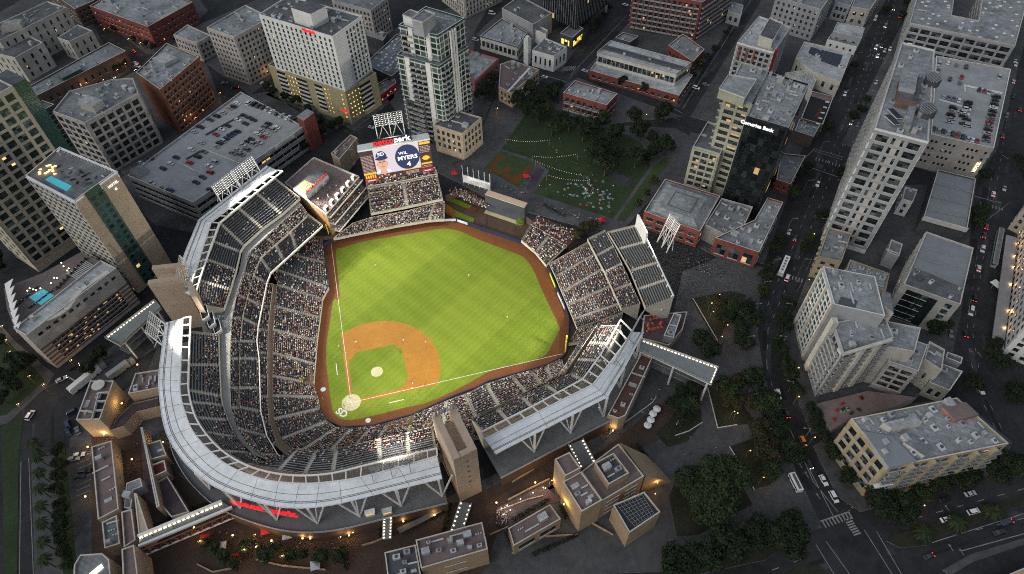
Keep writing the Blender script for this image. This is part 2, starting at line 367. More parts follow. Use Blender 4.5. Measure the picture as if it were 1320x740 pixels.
# ================================================================ STADIUM
seat_m = mat('navy_seats', (.024, .027, .036), rough=.6, noise=.15, ns=.6); seat_l = mat('green_grey_seats', (.035, .04, .046), rough=.6, noise=.12)
tread = mat('terrace_concrete', (.43, .4, .34), noise=.12, ns=.6); tread_d = mat('terrace_concrete_dark', (.27, .265, .255), noise=.15)  # tread_d: plain darker grey concrete of the walkway and suite floor
CROWD = []
from mathutils import noise as MN
def rows_of(F, Bk, N): return [[F[i].lerp(Bk[i], r/N) for r in range(N+1)] for i in range(len(F))]
def deck(root, name, st, zf, zb, occ, aisle=13., rowd=1.0, zfloor=0., fascia=1.1, seat=seat_m, backwall=True, occf=None, tr=None):
    tr = tr or tread
    F = [G(*a, zf) if not isinstance(a, Vector) else Vector((a.x, a.y, zf)) for a, b in st]
    Bk = [G(*b, zb) if not isinstance(b, Vector) else Vector((b.x, b.y, zb)) for a, b in st]
    F2, B2, brk = [F[0]], [Bk[0]], [0]
    for i in range(len(F)-1):
        L = .5*((F[i+1]-F[i]).length+(Bk[i+1]-Bk[i]).length); k = max(1, round(L/aisle))
        for j in range(1, k+1): F2.append(F[i].lerp(F[i+1], j/k)); B2.append(Bk[i].lerp(Bk[i+1], j/k))
    depth = sum((b-a).length for a, b in zip(F2, B2))/len(F2)
    N = max(2, round(depth/rowd)); T = MB()
    out = Vector((0, 0, 0))
    for i in range(len(F2)-1):
        if (F2[i]-F2[i+1]).length < .5 and (B2[i]-B2[i+1]).length < .5: continue
        S = MB(); wmid = .5*((F2[i]-F2[i+1]).length+(B2[i]-B2[i+1]).length)
        for r in range(N):
            a0, b0 = F2[i].lerp(B2[i], r/N), F2[i+1].lerp(B2[i+1], r/N); a1, b1 = F2[i].lerp(B2[i], (r+1)/N), F2[i+1].lerp(B2[i+1], (r+1)/N)
            z = a0.z; z1 = a1.z
            T.face([(a0.x, a0.y, z), (b0.x, b0.y, z), (b1.x, b1.y, z), (a1.x, a1.y, z)], tr)
            T.face([(a1.x, a1.y, z), (b1.x, b1.y, z), (b1.x, b1.y, z1), (a1.x, a1.y, z1)], tr)
            Lr = (b0-a0).length
            if Lr > 2.2:
                g = .85/Lr
                def P(s, t): return a0.lerp(b0, s).lerp(a1.lerp(b1, s), t)
                q = [P(g, .42), P(1-g, .42), P(1-g, .9), P(g, .9)]
                S.hexa([(p.x, p.y, z+.3) for p in q]+[(p.x, p.y, z+.45) for p in q], seat)
                q = [P(g, .78), P(1-g, .78), P(1-g, .92), P(g, .92)]
                S.hexa([(p.x, p.y, z+.3) for p in q]+[(p.x, p.y, z+.85) for p in q], seat)
                ns = int((Lr-1.7)/.56); dv = (b0-a0); face = (a0-a1)
                oc = occ if occf is None else occf(i/(len(F2)-1), r/N)
                nz = MN.noise((a0.x*.09, a0.y*.09, 3.1)); oc = max(.01, min(.97, oc*(1.02+nz*.9)))
                for s in range(ns):
                    if random.random() < oc+.75*MN.noise((s*.22+i*9, r*1.3, i*3.3))*min(1, oc*2.5):
                        p = P(g+(s+.5)/ns*(1-2*g), .55); CROWD.append((p.x, p.y, z+.02, math.atan2(face.y, face.x)))
        # front fascia and back wall
        S.build('seat_block', root)
        a, b = F2[i], F2[i+1]
        T.face([(a.x, a.y, zf-fascia), (b.x, b.y, zf-fascia), (b.x, b.y, zf+.9), (a.x, a.y, zf+.9)], tr)
        d = (b-a).normalized() if (b-a).length > .01 else Vector((1, 0, 0)); 
        if backwall:
            a, b = B2[i], B2[i+1]; T.face([(b.x, b.y, zfloor), (a.x, a.y, zfloor), (a.x, a.y, zb+1.), (b.x, b.y, zb+1.)], tr)
    for (a, b) in ((F2[0], B2[0]), (F2[-1], B2[-1])):
        T.face([(a.x, a.y, zf-fascia), (b.x, b.y, min(zfloor, zb)), (b.x, b.y, zb+1), (a.x, a.y, zf+.9)], tr)
    T.build('terrace', root)
    return F2, B2
bowl = thing('lower_grandstand', 'crowded lower seating bowl wrapping round home plate from left field to right field', 'grandstand', tuple(G(400, 560, 0)))
lowF = [(416,309),(424,371),(416,386),(413,410),(409,440),(406.5,470),(404.5,495),(409.5,512),(412,527),(421,543),(434,551.5),(452,553),(480,550),(500,546),(532,536.5),(575,518),(600,509)]
lowB = [(374,305),(347,345),(358,367),(355,395),(353,425),(352.5,455),(352.5,485),(352.5,510),(354,540),(363,566),(382,585),(407,600),(430,601),(470,592.5),(520,583.5),(568,573.5),(625,561)]
deck(bowl, 'lower', list(zip(lowF, lowB)), FZ+1.5, 2.5, .8, occf=lambda s, r: (.22 if s < .12 else .4) if s < .25 and r > .35 else (.62 if s < .55 else .78), rowd=1.0)
# rows behind the cross aisle, under the club rail
deck(bowl, 'rear rows', list(zip([(352.5,367),(349,395),(346,425),(345.5,455),(345.5,485),(345.5,510),(347,541),(356,569)], [(339,365),(334,395),(331,425),(331,455),(331,485),(331,512),(334,548),(345,580)])), 2.9, 4.6, .5, zfloor=0)
bowr = thing('right_grandstand', 'crowded lower stand along the first base line between the tan pylon and the foul pole', 'grandstand', tuple(G(660, 520, 0)))
deck(bowr, 'lower', list(zip([(600,509),(627,496),(660,485),(685,478.5),(703,473),(724,464)], [(625,561),(655,545),(690,521),(703,503),(712,492),(727,475)])), FZ+1.5, 2.5, .86, rowd=.95)
m = MB()
wa = [G(*p, 2.75) for p in lowB[2:10]]; wb = [G(*p, 2.75) for p in [(350,366),(347,395),(344,425),(343.5,455),(343.5,485),(343.5,510),(345,542),(352,572)]]
for i in range(7): m.face([wa[i], wa[i+1], wb[i+1], wb[i]], mat('walkway_floor', (.22, .16, .11), noise=.15))
wc = [G(*p, 2.75) for p in [(352,572),(363,566),(382,585),(407,600),(430,601),(430,606),(404,608),(376,594)]]
m.face(ccw(wc), MATS['walkway_floor']); m.build('cross_aisle', bowl)
club = thing('club_deck', 'narrow club deck with white front rail above the lower bowl', 'grandstand', tuple(G(320, 480, 0)))
clF = [(416,291),(382,322),(349,352),(344,365),(338,395),(333,420),(331,440),(334,462),(335,500),(336,530),(344,562),(358,586),(376,598),(400,604),(424,600),(480,590),(573,572)]
clB = [(398,277),(375,299),(336,333),(327,356),(319,385),(313,410),(310,440),(309.5,462),(309.5,500),(310,525),(318,555),(334,585),(356,605),(388,616),(424,612),(480,602),(573,584)]
deck(club, 'club', list(zip(clF, clB)), 7, 10.5, .75, zfloor=3, occf=lambda s, r: .12 if s < .22 else .42)
m = MB(); pts = [G(*q, 8.0) for q in clF[:11]]
for a, b in zip(pts[:-1], pts[1:]): m.beam(a, b, .35, steel_w, .5)
m.build('front_rail', club)
m = MB(); pts = [G(*q, 8.0) for q in clF[10:]]
for a, b in zip(pts[:-1], pts[1:]): m.beam(a, b, .35, steel_w, .5)
m.build('front_rail', club)
ml = thing('mezzanine_deck', 'mid level strip of occupied seats between the club deck and the upper deck', 'grandstand', tuple(G(300, 480, 0)))
mF = [(398,277),(375,299),(336,333),(327,356),(319,385),(313,410),(310,440),(309.5,462),(309.5,500),(310,525),(318,555),(334,583),(356,600)]
mB = [(389,265),(364,287),(322,327),(315,352),(306,380),(300,410),(298,440),(297.5,462),(297.5,500),(298,525),(305,550),(320,574),(345,593)]
deck(ml, 'mezz', list(zip(mF, mB)), 11, 14, .5, zfloor=3)
# walkway behind the mezzanine
def strip(mb, A, Bs, m, z=None):
    for i in range(len(A)-1): mb.face([A[i], A[i+1], Bs[i+1], Bs[i]], m)
# canopies ------------------------------------------------------------
CO = {'a': ([(344,213.5),(300,248.5),(256,283.6),(240,322),(231,347),(225,372)], [(357.7,219.5),(315,253),(272,286.5),(259,327),(249,359),(244,380)], [(364.6,220.4),(323,254),(282.7,287.5),(269.5,324),(259,355.5),(253,376)]),
      'b': ([(213,416),(209,448),(205,480),(205,503),(210,542),(219,568),(240,598),(276,627),(334,648),(379,655),(428,651),(495,635),(570,617)], [(236,410),(234,440),(232.5,480),(232,505),(238,531),(249,557),(272,583),(299,603),(341,618.5),(386,623.5),(429,621),(477,612.5),(563.5,588)], [(246,408),(244.5,440),(243,480),(243,503),(250,533),(263,556),(285,580),(315,598.5),(349,609),(386,613),(428,610),(478.5,598),(563,578)]),
      'c': ([(639,585),(706,551),(783,512),(805,474),(830,428)], [(625,566),(694,531),(764,496),(786,468),(816,428)], [(618,558),(686,524),(751,489),(774,458),(800,412)])}
CLAB = {'a': 'angular white roofed upper deck above left field, mostly empty seats', 'b': 'long curved upper deck behind home plate under a white metal canopy', 'c': 'upper deck along first base under a bent white metal canopy'}
UP = {}
conc_top = mat('concourse_floor', (.13, .13, .132), noise=.15); conc_wall = mat('concourse_wall', (.075, .048, .034), noise=.15)
seam = mat('roof_gutter', (.16, .165, .17), noise=0)
for key in 'abc':
    o_, i_, f_ = CO[key]; zo, zi, zf_ = 23.5, 25.8, 26.3
    k = 5 if key == 'b' else 1
    O = [G(*p, zo) for p in o_]; I = [G(*p, zi) for p in i_]; Fr = [G(*p, zf_) for p in f_]
    if key == 'b': O, I, Fr = smooth(O, k), smooth(I, k), smooth(Fr, k)
    root = thing('upper_deck', CLAB[key], 'upper deck', (O[len(O)//2].x, O[len(O)//2].y, 0)); UP[key] = root
    R1 = MB(); n = len(O)
    for j in range(n-1):
        T = [O[j], O[j+1], I[j+1], I[j]]
        R1.hexa([p-Vector((0, 0, .4)) for p in T]+T, canopy_m)
    R1.build('canopy', root)
    g = MB()
    for t, wd in ((.2, .16), (.26, .12), (.55, .07), (.0, .3)):
        for j in range(n-1): g.beam(O[j].lerp(I[j], t)+Vector((0, 0, .05)), O[j+1].lerp(I[j+1], t)+Vector((0, 0, .05)), wd, seam if t else steel_w, .2)
    for j in range(0, n, 3 if key == 'b' else 1): g.beam(O[j]+Vector((0, 0, .04)), I[j]+Vector((0, 0, .04)), .07, seam, .07)
    g.build('roof_seam', root)
    # front frame
    t = MB(); acc = 0.; last = None
    for j in range(n-1):
        L = (Fr[j+1]-Fr[j]).length; kk = max(1, round(L/5.2)) if key != 'b' else 1
        t.beam(Fr[j], Fr[j+1], .55, steel_w, .6); t.beam(I[j], I[j+1], .5, steel_w, .6)
        for q in range(kk):
            s = q/kk; a, b = I[j].lerp(I[j+1], s), Fr[j].lerp(Fr[j+1], s)
            if last is None or (b-last).length > 4.2: t.beam(a, b, .4, steel_w, .5); last = b
    t.beam(I[-1], Fr[-1], .5, steel_w, .6)
    t.build('front_frame', root)
    # outer truss and V columns
    nrm = []
    for j in range(n):
        d = (O[min(n-1, j+1)]-O[max(0, j-1)]).normalized(); nn = Vector((d.y, -d.x, 0))
        c = (I[j]-O[j]); c.z = 0
        if nn.dot(c) > 0: nn = -nn
        nrm.append(nn)
    tr_ = MB()
    for j in range(n-1):
        tr_.beam(O[j]-Vector((0, 0, 1.6))-nrm[j]*1.2, O[j+1]-Vector((0, 0, 1.6))-nrm[j+1]*1.2, .5, steel_w, .5)
        a, b = O[j]-Vector((0, 0, .4)), O[j+1]-Vector((0, 0, 1.6))-nrm[j+1]*1.2; tr_.beam(a, b, .25, steel_w)
    tr_.build('edge_truss', root)
    acc = 0; pos = []
    for j in range(n-1):
        L = (O[j+1]-O[j]).length; kk = 12
        for q in range(kk):
            if acc >= 15.5: pos.append((O[j].lerp(O[j+1], q/kk), (O[j+1]-O[j]).normalized(), nrm[j])); acc = 0
            acc += L/kk
    for p, d, nn in pos:
        c = MB(); bse = Vector((p.x, p.y, 8.))-nn*.3
        c.beam(bse, p-Vector((0, 0, .6)), .75, steel_w); c.beam(bse, p+d*5.2-Vector((0, 0, 1.7))-nn*1.2, .5, steel_w); c.beam(bse, p-d*5.2-Vector((0, 0, 1.7))-nn*1.2, .5, steel_w)
        c.beam(bse+Vector((0, 0, .0)), p-nn*9-Vector((0, 0, 1.2)), .4, steel_w)
        c.build('v_column', root)
    # concourse ring
    cr = MB(); out = [O[j]+nrm[j]*3.2 for j in range(n)]; inn = [O[j]-nrm[j]*17 for j in range(n)]
    for j in range(n-1):
        a, b, c2, d2 = out[j], out[j+1], inn[j+1], inn[j]
        cr.face([(a.x, a.y, 8), (b.x, b.y, 8), (c2.x, c2.y, 8), (d2.x, d2.y, 8)], conc_top)
        cr.face([(a.x, a.y, 0), (b.x, b.y, 0), (b.x, b.y, 8), (a.x, a.y, 8)], conc_wall)
        cr.beam((a.x, a.y, 8.55), (b.x, b.y, 8.55), .25, greyw, 1.1)
    cr.build('concourse', root)
    CO[key] = (O, I, Fr, nrm)
# upper seating
deck(UP['a'], 'upper', list(zip([(387,256),(364,277),(339,295),(315,317),(310,325),(305,348),(297.5,373),(289,399)], [(356,231),(332,250),(309,269.5),(285,289),(277,312),(268,335),(259,362),(256,393)])), 15.5, 21.5, .04, zfloor=8, rowd=1.25, occf=lambda s, r: .28 if (s > .6 and r < .5) else (.03 if s < .6 else .1))
O, I, Fr, nrm = CO['b']; 
ubF = [(282,432),(283,470),(285,510),(287,522),(294,541),(304,563),(320,583),(344,599)]; ubB = [(247,428),(245.5,470),(244.5,503),(247,518),(255,538),(267,557),(289,581),(318,598)]
bb = [(G(*a, 15.5), G(*b, 21.5)) for a, b in zip(ubF, ubB)]
# round behind home the deck keeps its depth under the canopy
for j in range(40, len(O), 5):
    if O[j].x > -42: bb.append((O[j]-nrm[j]*25.5, O[j]-nrm[j]*13.5))
deck(UP['b'], 'upper', bb, 15.5, 21.5, .3, zfloor=8, rowd=1.15, occf=lambda s, r: .5 if r < .45 else .07)
O2, I2, Fr2, n2 = CO['c']
bc = [(O2[j]-n2[j]*k1, O2[j]-n2[j]*k2) for j, k1, k2 in ((0, 21, 11), (1, 21, 11), (2, 21, 11), (3, 20, 10), (4, 19, 10))]
deck(UP['c'], 'upper', bc, 15.0, 21., .35, zfloor=8, rowd=1.15)
clubr = thing('right_club_deck', 'club deck of striped seats above the right field corner', 'grandstand', tuple(G(720, 480, 0)))
deck(clubr, 'club', [(G(625,548,6.5), O2[0]-n2[0]*22), (G(666,529,6.5), O2[1]-n2[1]*22.5), (G(707,505,6.5), O2[2]-n2[2]*23.5), (G(728,472,6.5), O2[3]-n2[3]*22), (G(747,442,6.5), O2[4]-n2[4]*21)], 6.5, 13.5, .5, zfloor=2, rowd=1.2)
m = MB(); pts = [G(*q, 7.6) for q in ((625,548), (666,529), (707,505), (728,472), (747,442))]
for a, b in zip(pts[:-1], pts[1:]): m.beam(a, b, .35, steel_w, .5)
m.build('front_rail', clubr)
# walkways behind the mezzanine
wk = MB()
A = [G(*p, 14.2) for p in mB]; Bq = [G(*p, 14.2) for p in [(383,254),(360,276),(314,318),(308,350),(297,376),(290,402),(284,432),(284,470),(285,510),(288,524),(296,544),(307,566),(326,586)]]
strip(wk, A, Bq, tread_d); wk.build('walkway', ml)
# right field stand
rfs = thing('right_field_stand', 'free standing right field stand with two banks of grey benches and a crowded front bank', 'grandstand', tuple(G(800, 350, 0)))
deck(rfs, 'front', list(zip([(708,341),(716,357),(724,377),(739,412),(744,424)], [(759,312),(766,328),(776,347),(797,392),(803,404)])), FZ+2.6, 5, .86, rowd=1.05)
deck(rfs, 'tail', list(zip([(744,424),(733,444)], [(803,404),(765,436)])), FZ+2.6, 4, .8, rowd=1.05)
deck(rfs, 'middle', list(zip([(757,309),(768,330),(779,351),(801,399)], [(779,298),(790,318),(801,340),(825,393)])), 8.5, 11.5, .5, zfloor=0, rowd=1.15, seat=seat_l, occf=lambda s, r: .08 if s < .4 else .62)
deck(rfs, 'upper', list(zip([(783,300),(796,321),(812,349),(832,398)], [(824,290),(833,311),(848,338),(868,384)])), 12.5, 20, .05, zfloor=0, rowd=1.2, seat=seat_l, occf=lambda s, r: .15 if r < .12 else .02)
m = MB(); a, b = G(824, 290, 20), G(868, 384, 20); d = (b-a).normalized(); nn = Vector((d.y, -d.x, 0))
for t in np.linspace(.06, .98, 8):
    p = a.lerp(b, t); m.beam((p.x+nn.x*4, p.y+nn.y*4, 0), (p.x, p.y, 20), .6, steel_w); m.beam((p.x+nn.x*.2, p.y+nn.y*.2, 0), (p.x+nn.x*.2, p.y+nn.y*.2, 20.8), .6, steel_w)
m.beam(a+Vector((0, 0, 1.2)), b+Vector((0, 0, 1.2)), .5, steel_w, .5); m.beam(a+nn*4+Vector((0, 0, -8)), b+nn*4+Vector((0, 0, -8)), .5, steel_w, .5)
m.build('rear_frame', rfs)
m = MB(); q = [G(822, 289, 20)+nn*.4, G(834, 313, 20)+nn*.4]; q2 = [p+nn*.8 for p in q]
m.hexa([(p.x, p.y, 18) for p in (q[0], q[1], q2[1], q2[0])]+[(p.x, p.y, 27) for p in (q[0], q[1], q2[1], q2[0])], white)
m.build('white_screen_wall', rfs)
# pylons
def hollow_pylon():
    A, Bq = G(592, 636, 8), G(620, 622.6, 8); z1 = HH((587.4, 593), (592, 636), 8)
    r = thing('concrete_pylon', 'tall tan concrete pylon with two fin walls between the home plate canopies', 'pylon', ((A+Bq)/2).to_tuple())
    d = (Bq-A); L = d.length; d.normalize(); nn = Vector((-d.y, d.x, 0)); D = 20
    pyl = mat('pylon_concrete', (.43, .335, .25), noise=.12, ns=.5)
    m = MB(); rz = math.atan2(d.y, d.x)
    def bx(u0, u1, v0, v1, z0, z1_):
        q = [A+d*u0+nn*v0, A+d*u1+nn*v0, A+d*u1+nn*v1, A+d*u0+nn*v1]
        m.hexa([(p.x, p.y, z0) for p in q]+[(p.x, p.y, z1_) for p in q], pyl)
    bx(2.6, L-2.6, 0, 2.2, 0, z1); bx(2.6, L-2.6, 2.2, D-3, 0, z1-5)
    m.build('shaft', r)
    m = MB(); bx(0, 2.6, -.03, D, 0, z1+.4); m.build('fin_wall', r)
    m = MB(); bx(L-2.6, L, -.03, D, 0, z1+.4); m.build('fin_wall', r)
    for k in range(5):
        m = MB(); p = A+d*(L*.55)-nn*.05; m.box((p.x, p.y, 14+k*4.2), (.9, .1, .5), black, rz); m.build('vent', r)
    return A, d, nn, L, z1, D
PYA = hollow_pylon()
def slab_pylon():
    z = 34.
    P, Q = G(190, 366, z), G(231, 360, z); P2, Q2 = G(195.5, 347, z), G(233, 343, z)
    pyl = MATS['pylon_concrete']; r = thing('concrete_pylon', 'tall tan concrete pylon of two broad slabs left of the third base stands', 'pylon', ((P+Q)/2*1).to_tuple()[:2]+(0,))
    d = (Q-P).normalized(); nn = Vector((-d.y, d.x, 0))
    for a, b in ((P, Q), (P2, Q2)):
        m = MB(); q = [a, b, b+nn*2.2, a+nn*2.2]; m.hexa([(p.x, p.y, 0) for p in q]+[(p.x, p.y, z) for p in q], pyl); m.build('slab', r)
    m = MB(); q = [P+nn*2.2+d*2, Q+nn*2.2-d*2, Q2-d*2, P2+d*2]; m.hexa([(p.x, p.y, 0) for p in q]+[(p.x, p.y, z-4) for p in q], pyl); m.build('core', r)
    m = MB(); a = Q+d*2; q = [a, a+d*3.5, a+d*3.5+nn*2.2, a+nn*2.2]; q = [Q+nn*(-9)+d*5, Q-nn*9+d*7.2, Q+d*4.2, Q+d*2.]
    m.hexa([(p.x, p.y, 0) for p in q]+[(p.x, p.y, z-2.5) for p in q], pyl); m.build('fin_wall', r)
slab_pylon()
# ---------------------------------------------------------------- floodlight racks
lampglow = mat('lamp_glow', (.9, .9, .85), noise=0, emit=(1, .96, .86), es=1.6)
def lampmesh():
    b = MB(); b.cyl((0, 0, 0), .18, .3, steel_g, 8, .27, lampglow); return b.mesh('lamp')
LAMP = lampmesh(); SPOTS = []
def rack(label, A, Bq, toward, legs, ph, rows, cols, lean=.25, tilt_in=True, energy=1., steel=steel_w):
    A, Bq = Vector(A), Vector(Bq); c = (A+Bq)/2
    r = thing('floodlight_rack', label, 'floodlights', c.to_tuple())
    d = (Bq-A).normalized(); nn = Vector((-d.y, d.x, 0)); tw = Vector(toward)-c; tw.z = 0
    if nn.dot(tw) < 0: nn = -nn
    up = (Vector((0, 0, 1))-nn*lean).normalized(); L = (Bq-A).length
    m = MB()
    for s in (0, .5, 1):
        p = A.lerp(Bq, s); m.beam(p, p+up*(legs+ph), .42, steel); m.beam(p-nn*3.5, p+up*(legs*.9), .25, steel)
    for s0, s1 in ((0, .25), (.5, .25), (.5, .75), (1, .75)): m.beam(A.lerp(Bq, s0), A.lerp(Bq, s1)+up*legs, .22, steel)
    m.build('support_frame', r)
    m = MB()
    for k in range(rows+1): m.beam(A+up*(legs+ph*k/rows), Bq+up*(legs+ph*k/rows), .1, steel)
    for k in range(cols+1): m.beam(A.lerp(Bq, k/cols)+up*legs, A.lerp(Bq, k/cols)+up*(legs+ph), .1, steel)
    m.build('panel_grid', r)
    ax = (nn*.85-Vector((0, 0, .5))).normalized()
    for i in range(rows):
        for k in range(cols):
            p = A.lerp(Bq, (k+.5)/cols)+up*(legs+ph*(i+.5)/rows)
            Mx = Vector((0, 0, 1)).rotation_difference(ax).to_matrix().to_4x4(); Mx.translation = p; child('lamp', LAMP, r, Mx)
    SPOTS.append((c+up*(legs+ph*.5)+ax*1.5, Vector(toward), energy))
    return r
rack('left field canopy floodlight rack nearer the warehouse, one of a pair', G(312, 243, 24.5), G(337, 224, 24.5), (60, 50, FZ), 5, 6, 6, 10)
rack('left field canopy floodlight rack nearer the roof bend, one of a pair', G(287, 263, 24.5), G(311, 244, 24.5), (50, 50, FZ), 5, 6, 6, 10)
rack('floodlight rack at the end of the left field canopy above the slab pylon', G(243, 372, 25), G(247, 345, 25), (30, 30, FZ), 3, 6, 6, 10, energy=.35)
rack('floodlight rack at the top end of the curved home plate canopy', G(210, 446, 25), G(215, 420, 25), (30, 25, FZ), 4, 7, 6, 10)
rack('floodlight rack low over the canopy behind home plate near the tan pylon', G(480, 610, 25.5), G(528, 598.5, 25.5), (45, 75, FZ), 3, 6, 5, 12, energy=.45, steel=steel_g)
A_, d_, nn_, L_, z_, D_ = PYA
rack('small floodlight rack on the field side of the tan pylon', A_+d_*1+nn_*(D_-1)+Vector((0, 0, z_-10)), A_+d_*(L_-1)+nn_*(D_-1)+Vector((0, 0, z_-10)), (25, 45, FZ), 2, 6, 5, 8, energy=.7, steel=steel_g)
rack('floodlight rack over the first base canopy near the right field corner', G(791, 468, 25.5), G(822, 412, 25.5), (50, 65, FZ), 3, 6, 5, 13, steel=steel_g)
a, b = G(824, 300, 21), G(866, 382, 21)
rack('tall white floodlight rack standing behind the right field stand', G(847, 312, 14), G(859, 326, 14), (60, 40, FZ), 11, 7, 7, 9)
# ---------------------------------------------------------------- bleachers and main scoreboard
ble = thing('bleachers', 'crowded bleachers below the big video scoreboard', 'grandstand', tuple(G(520, 280, 0)))
deck(ble, 'lower', list(zip([(430,308),(470,300),(510,292),(552,285),(573,283.5)], [(455,289),(479,281.5),(525,273),(560,264),(573,261)])), FZ+2.7, 2.5, .85, rowd=1.1)
deck(ble, 'upper', list(zip([(478,276),(525,267),(571,257)], [(474,244),(520,236.5),(564,228)])), 5, 12.5, .72, rowd=1.1)
deck(ble, 'top', list(zip([(474,241),(520,234),(564,225)], [(473,233),(520,226),(561,217)])), 13.2, 15, .5, rowd=1.2)
sb = thing('video_scoreboard', 'giant lit video scoreboard showing a player portrait behind the bleachers', 'scoreboard', tuple(G(512, 225, 0)))
zb_ = 14.5; Lp, Rp = G(471.5, 236, zb_), G(559, 220, zb_); zt_ = HH((462.5, 196), (471.5, 236), zb_)
sd = (Rp-Lp); SWd = sd.length; sd.normalize(); sn = Vector((sd.y, -sd.x, 0)); sh = zt_-zb_
m = MB(); q = [Lp, Rp, Rp-sn*5, Lp-sn*5]; m.hexa([(p.x, p.y, 0) for p in q]+[(p.x, p.y, zt_) for p in q], steel_g); m.build('housing', sb)
m = MB(); q = [Lp+sn*.4-sd*.3, Rp+sn*.4+sd*.3, Rp-sn*4.5, Lp-sn*4.5]; m.hexa([(p.x, p.y, zt_+.01) for p in q]+[(p.x, p.y, zt_+1.) for p in q], white); m.build('cap', sb)
def em(name, c, s=1.0): return mat(name, (.02, .02, .02), noise=0, emit=c, es=s, rough=.4)
e_bg = em('screen_pale', (.52, .45, .5), .85); e_navy = em('screen_navy', (.008, .016, .07), 1.); e_wht = em('screen_white', (.85, .85, .85), .9); e_mar = em('screen_maroon', (.05, .012, .016), 1.)
e_yel = em('screen_amber', (.75, .4, .02), .9); e_red = em('screen_red', (.62, .006, .03), .9); e_skin = em('screen_skin', (.6, .33, .22), .8); e_hair = em('screen_brown', (.06, .03, .02), 1.); e_line = em('screen_text', (.5, .38, .36), .7); e_dark = em('screen_dark', (.02, .015, .02), 1.); e_skin2 = em('screen_skin_shade', (.38, .18, .11), .8)
def sp(u, v, off): return Lp+sd*(u*SWd)+Vector((0, 0, v*sh))+sn*off
def srect(mb, u0, v0, u1, v1, m_, off=.1): mb.face([sp(u0, v0, off), sp(u1, v0, off), sp(u1, v1, off), sp(u0, v1, off)], m_)
def sell(mb, u, v, ru, rv, m_, off, n=36, a0=0, a1=360): mb.face([sp(u+ru*math.cos(rad(a0+(a1-a0)*i/n)), v+rv*math.sin(rad(a0+(a1-a0)*i/n)), off) for i in range(n)], m_)
m = MB(); srect(m, 0, 0, 1, 1, e_dark, .06); srect(m, .19, .2, .83, .99, e_bg, .1)
srect(m, .84, .62, .995, .88, e_mar); srect(m, .005, .3, .18, .88, e_mar); srect(m, .84, .12, .995, .58, e_mar)
for cx0, cx1, y0, y1 in ((.01, .175, .32, .86), (.845, .99, .63, .88), (.845, .99, .14, .26)):
    k = 0; y = y1-.03
    while y > y0:
        x = cx0
        while x < cx1-.02:
            wd = random.uniform(.012, .04); srect(m, x, y-.018, min(cx1, x+wd), y, e_line, .13); x += wd+.008
        y -= .045
srect(m, .005, .24, .18, .3, e_yel, .12); srect(m, .84, .9, .995, .97, e_yel, .12); srect(m, .84, .27, .995, .32, e_yel, .12); srect(m, .56, .19, .83, .22, e_yel, .14)
sell(m, .915, .47, .05, .07, e_yel, .13); srect(m, .855, .45, .975, .48, e_yel, .135)
for k in range(5): srect(m, .02+.032*k, .12, .04+.032*k, .22, e_yel, .12)
srect(m, .01, .02, .19, .09, e_red, .14); srect(m, .84, .02, .995, .1, e_red, .14); srect(m, .04, .045, .15, .062, e_wht, .16); srect(m, .87, .05, .96, .067, e_wht, .16)
for k in range(26):
    u = random.uniform(.2, .52); v = random.uniform(.03, .16); srect(m, u, v, u+.02, v+.04, random.choice([e_skin, e_red, e_wht, e_navy, e_yel, e_hair]), .12+.001*k)
srect(m, .56, .03, .83, .18, e_mar, .12)
for k in range(3): srect(m, .6, .06+.035*k, .79, .075+.035*k, e_line, .14)
sell(m, .29, .24, .11, .1, e_wht, .16, 24, 0, 180); sell(m, .29, .3, .045, .1, e_skin, .17); sell(m, .29, .52, .072, .2, e_skin, .18)
sell(m, .29, .26, .05, .05, e_navy, .163); sell(m, .222, .52, .012, .05, e_skin2, .175); sell(m, .358, .52, .012, .05, e_skin2, .175)
sell(m, .29, .43, .028, .02, e_skin2, .19); srect(m, .282, .49, .298, .6, e_skin2, .185)
for u in (.262, .318): sell(m, u, .58, .016, .018, e_hair, .19); srect(m, u-.02, .62, u+.02, .635, e_hair, .19)
sell(m, .29, .72, .078, .2, e_navy, .2, 24, 0, 180); sell(m, .29, .69, .09, .05, e_navy, .21)
srect(m, .28, .78, .3, .87, e_wht, .22)
sell(m, .655, .6, .175, .385, e_navy, .15, 48)
sell(m, .77, .38, .03, .06, e_wht, .14)
m.build('screen', sb)
def stext(body, size, m_, u, v, off, root, nm='lettering', bold=0.02):
    me = textmesh(body, size, m_, .03, bold); child(nm, me, root, frame_mat(sp(u, v, off), sd, (0, 0, 1)))
stext('WIL', 2.6, e_wht, .6, .74, .2, sb); stext('MYERS', 3.6, e_wht, .655, .58, .2, sb, bold=.08); stext('4', 4.2, e_wht, .66, .37, .2, sb, bold=.1); stext('SD', 3., e_wht, .29, .82, .24, sb)
for u in np.linspace(.04, .96, 8):
    m = MB(); p = sp(u, 0, -.5); m.beam((p.x, p.y, 8), (p.x, p.y, zb_+.2), .8, steel_g); m.build('post', sb)
sg = thing('stadium_sign', 'petcopark sign in red and white letters on top of the scoreboard', 'sign', sp(.5, 1, 0).to_tuple())
m = MB(); a, b = sp(.22, 1, -1), sp(.76, 1, -1)
m.hexa([(p.x, p.y, zt_+1.05) for p in (a, b, b-sn*.6, a-sn*.6)]+[(p.x, p.y, zt_+4.7) for p in (a, b, b-sn*.6, a-sn*.6)], black); m.build('backing_board', sg)
o_ = sp(.365, 1, -.9); o_.z = zt_+2.9; e_sred = em('sign_red', (.75, .008, .02), .8)
child('lettering', textmesh('petco', 4.6, e_sred, .12, .12), sg, frame_mat(o_, sd, (0, 0, 1))); o_ = sp(.62, 1, -.9); o_.z = zt_+2.9
child('lettering', textmesh('park', 4.6, e_wht, .12, .12), sg, frame_mat(o_, sd, (0, 0, 1)))
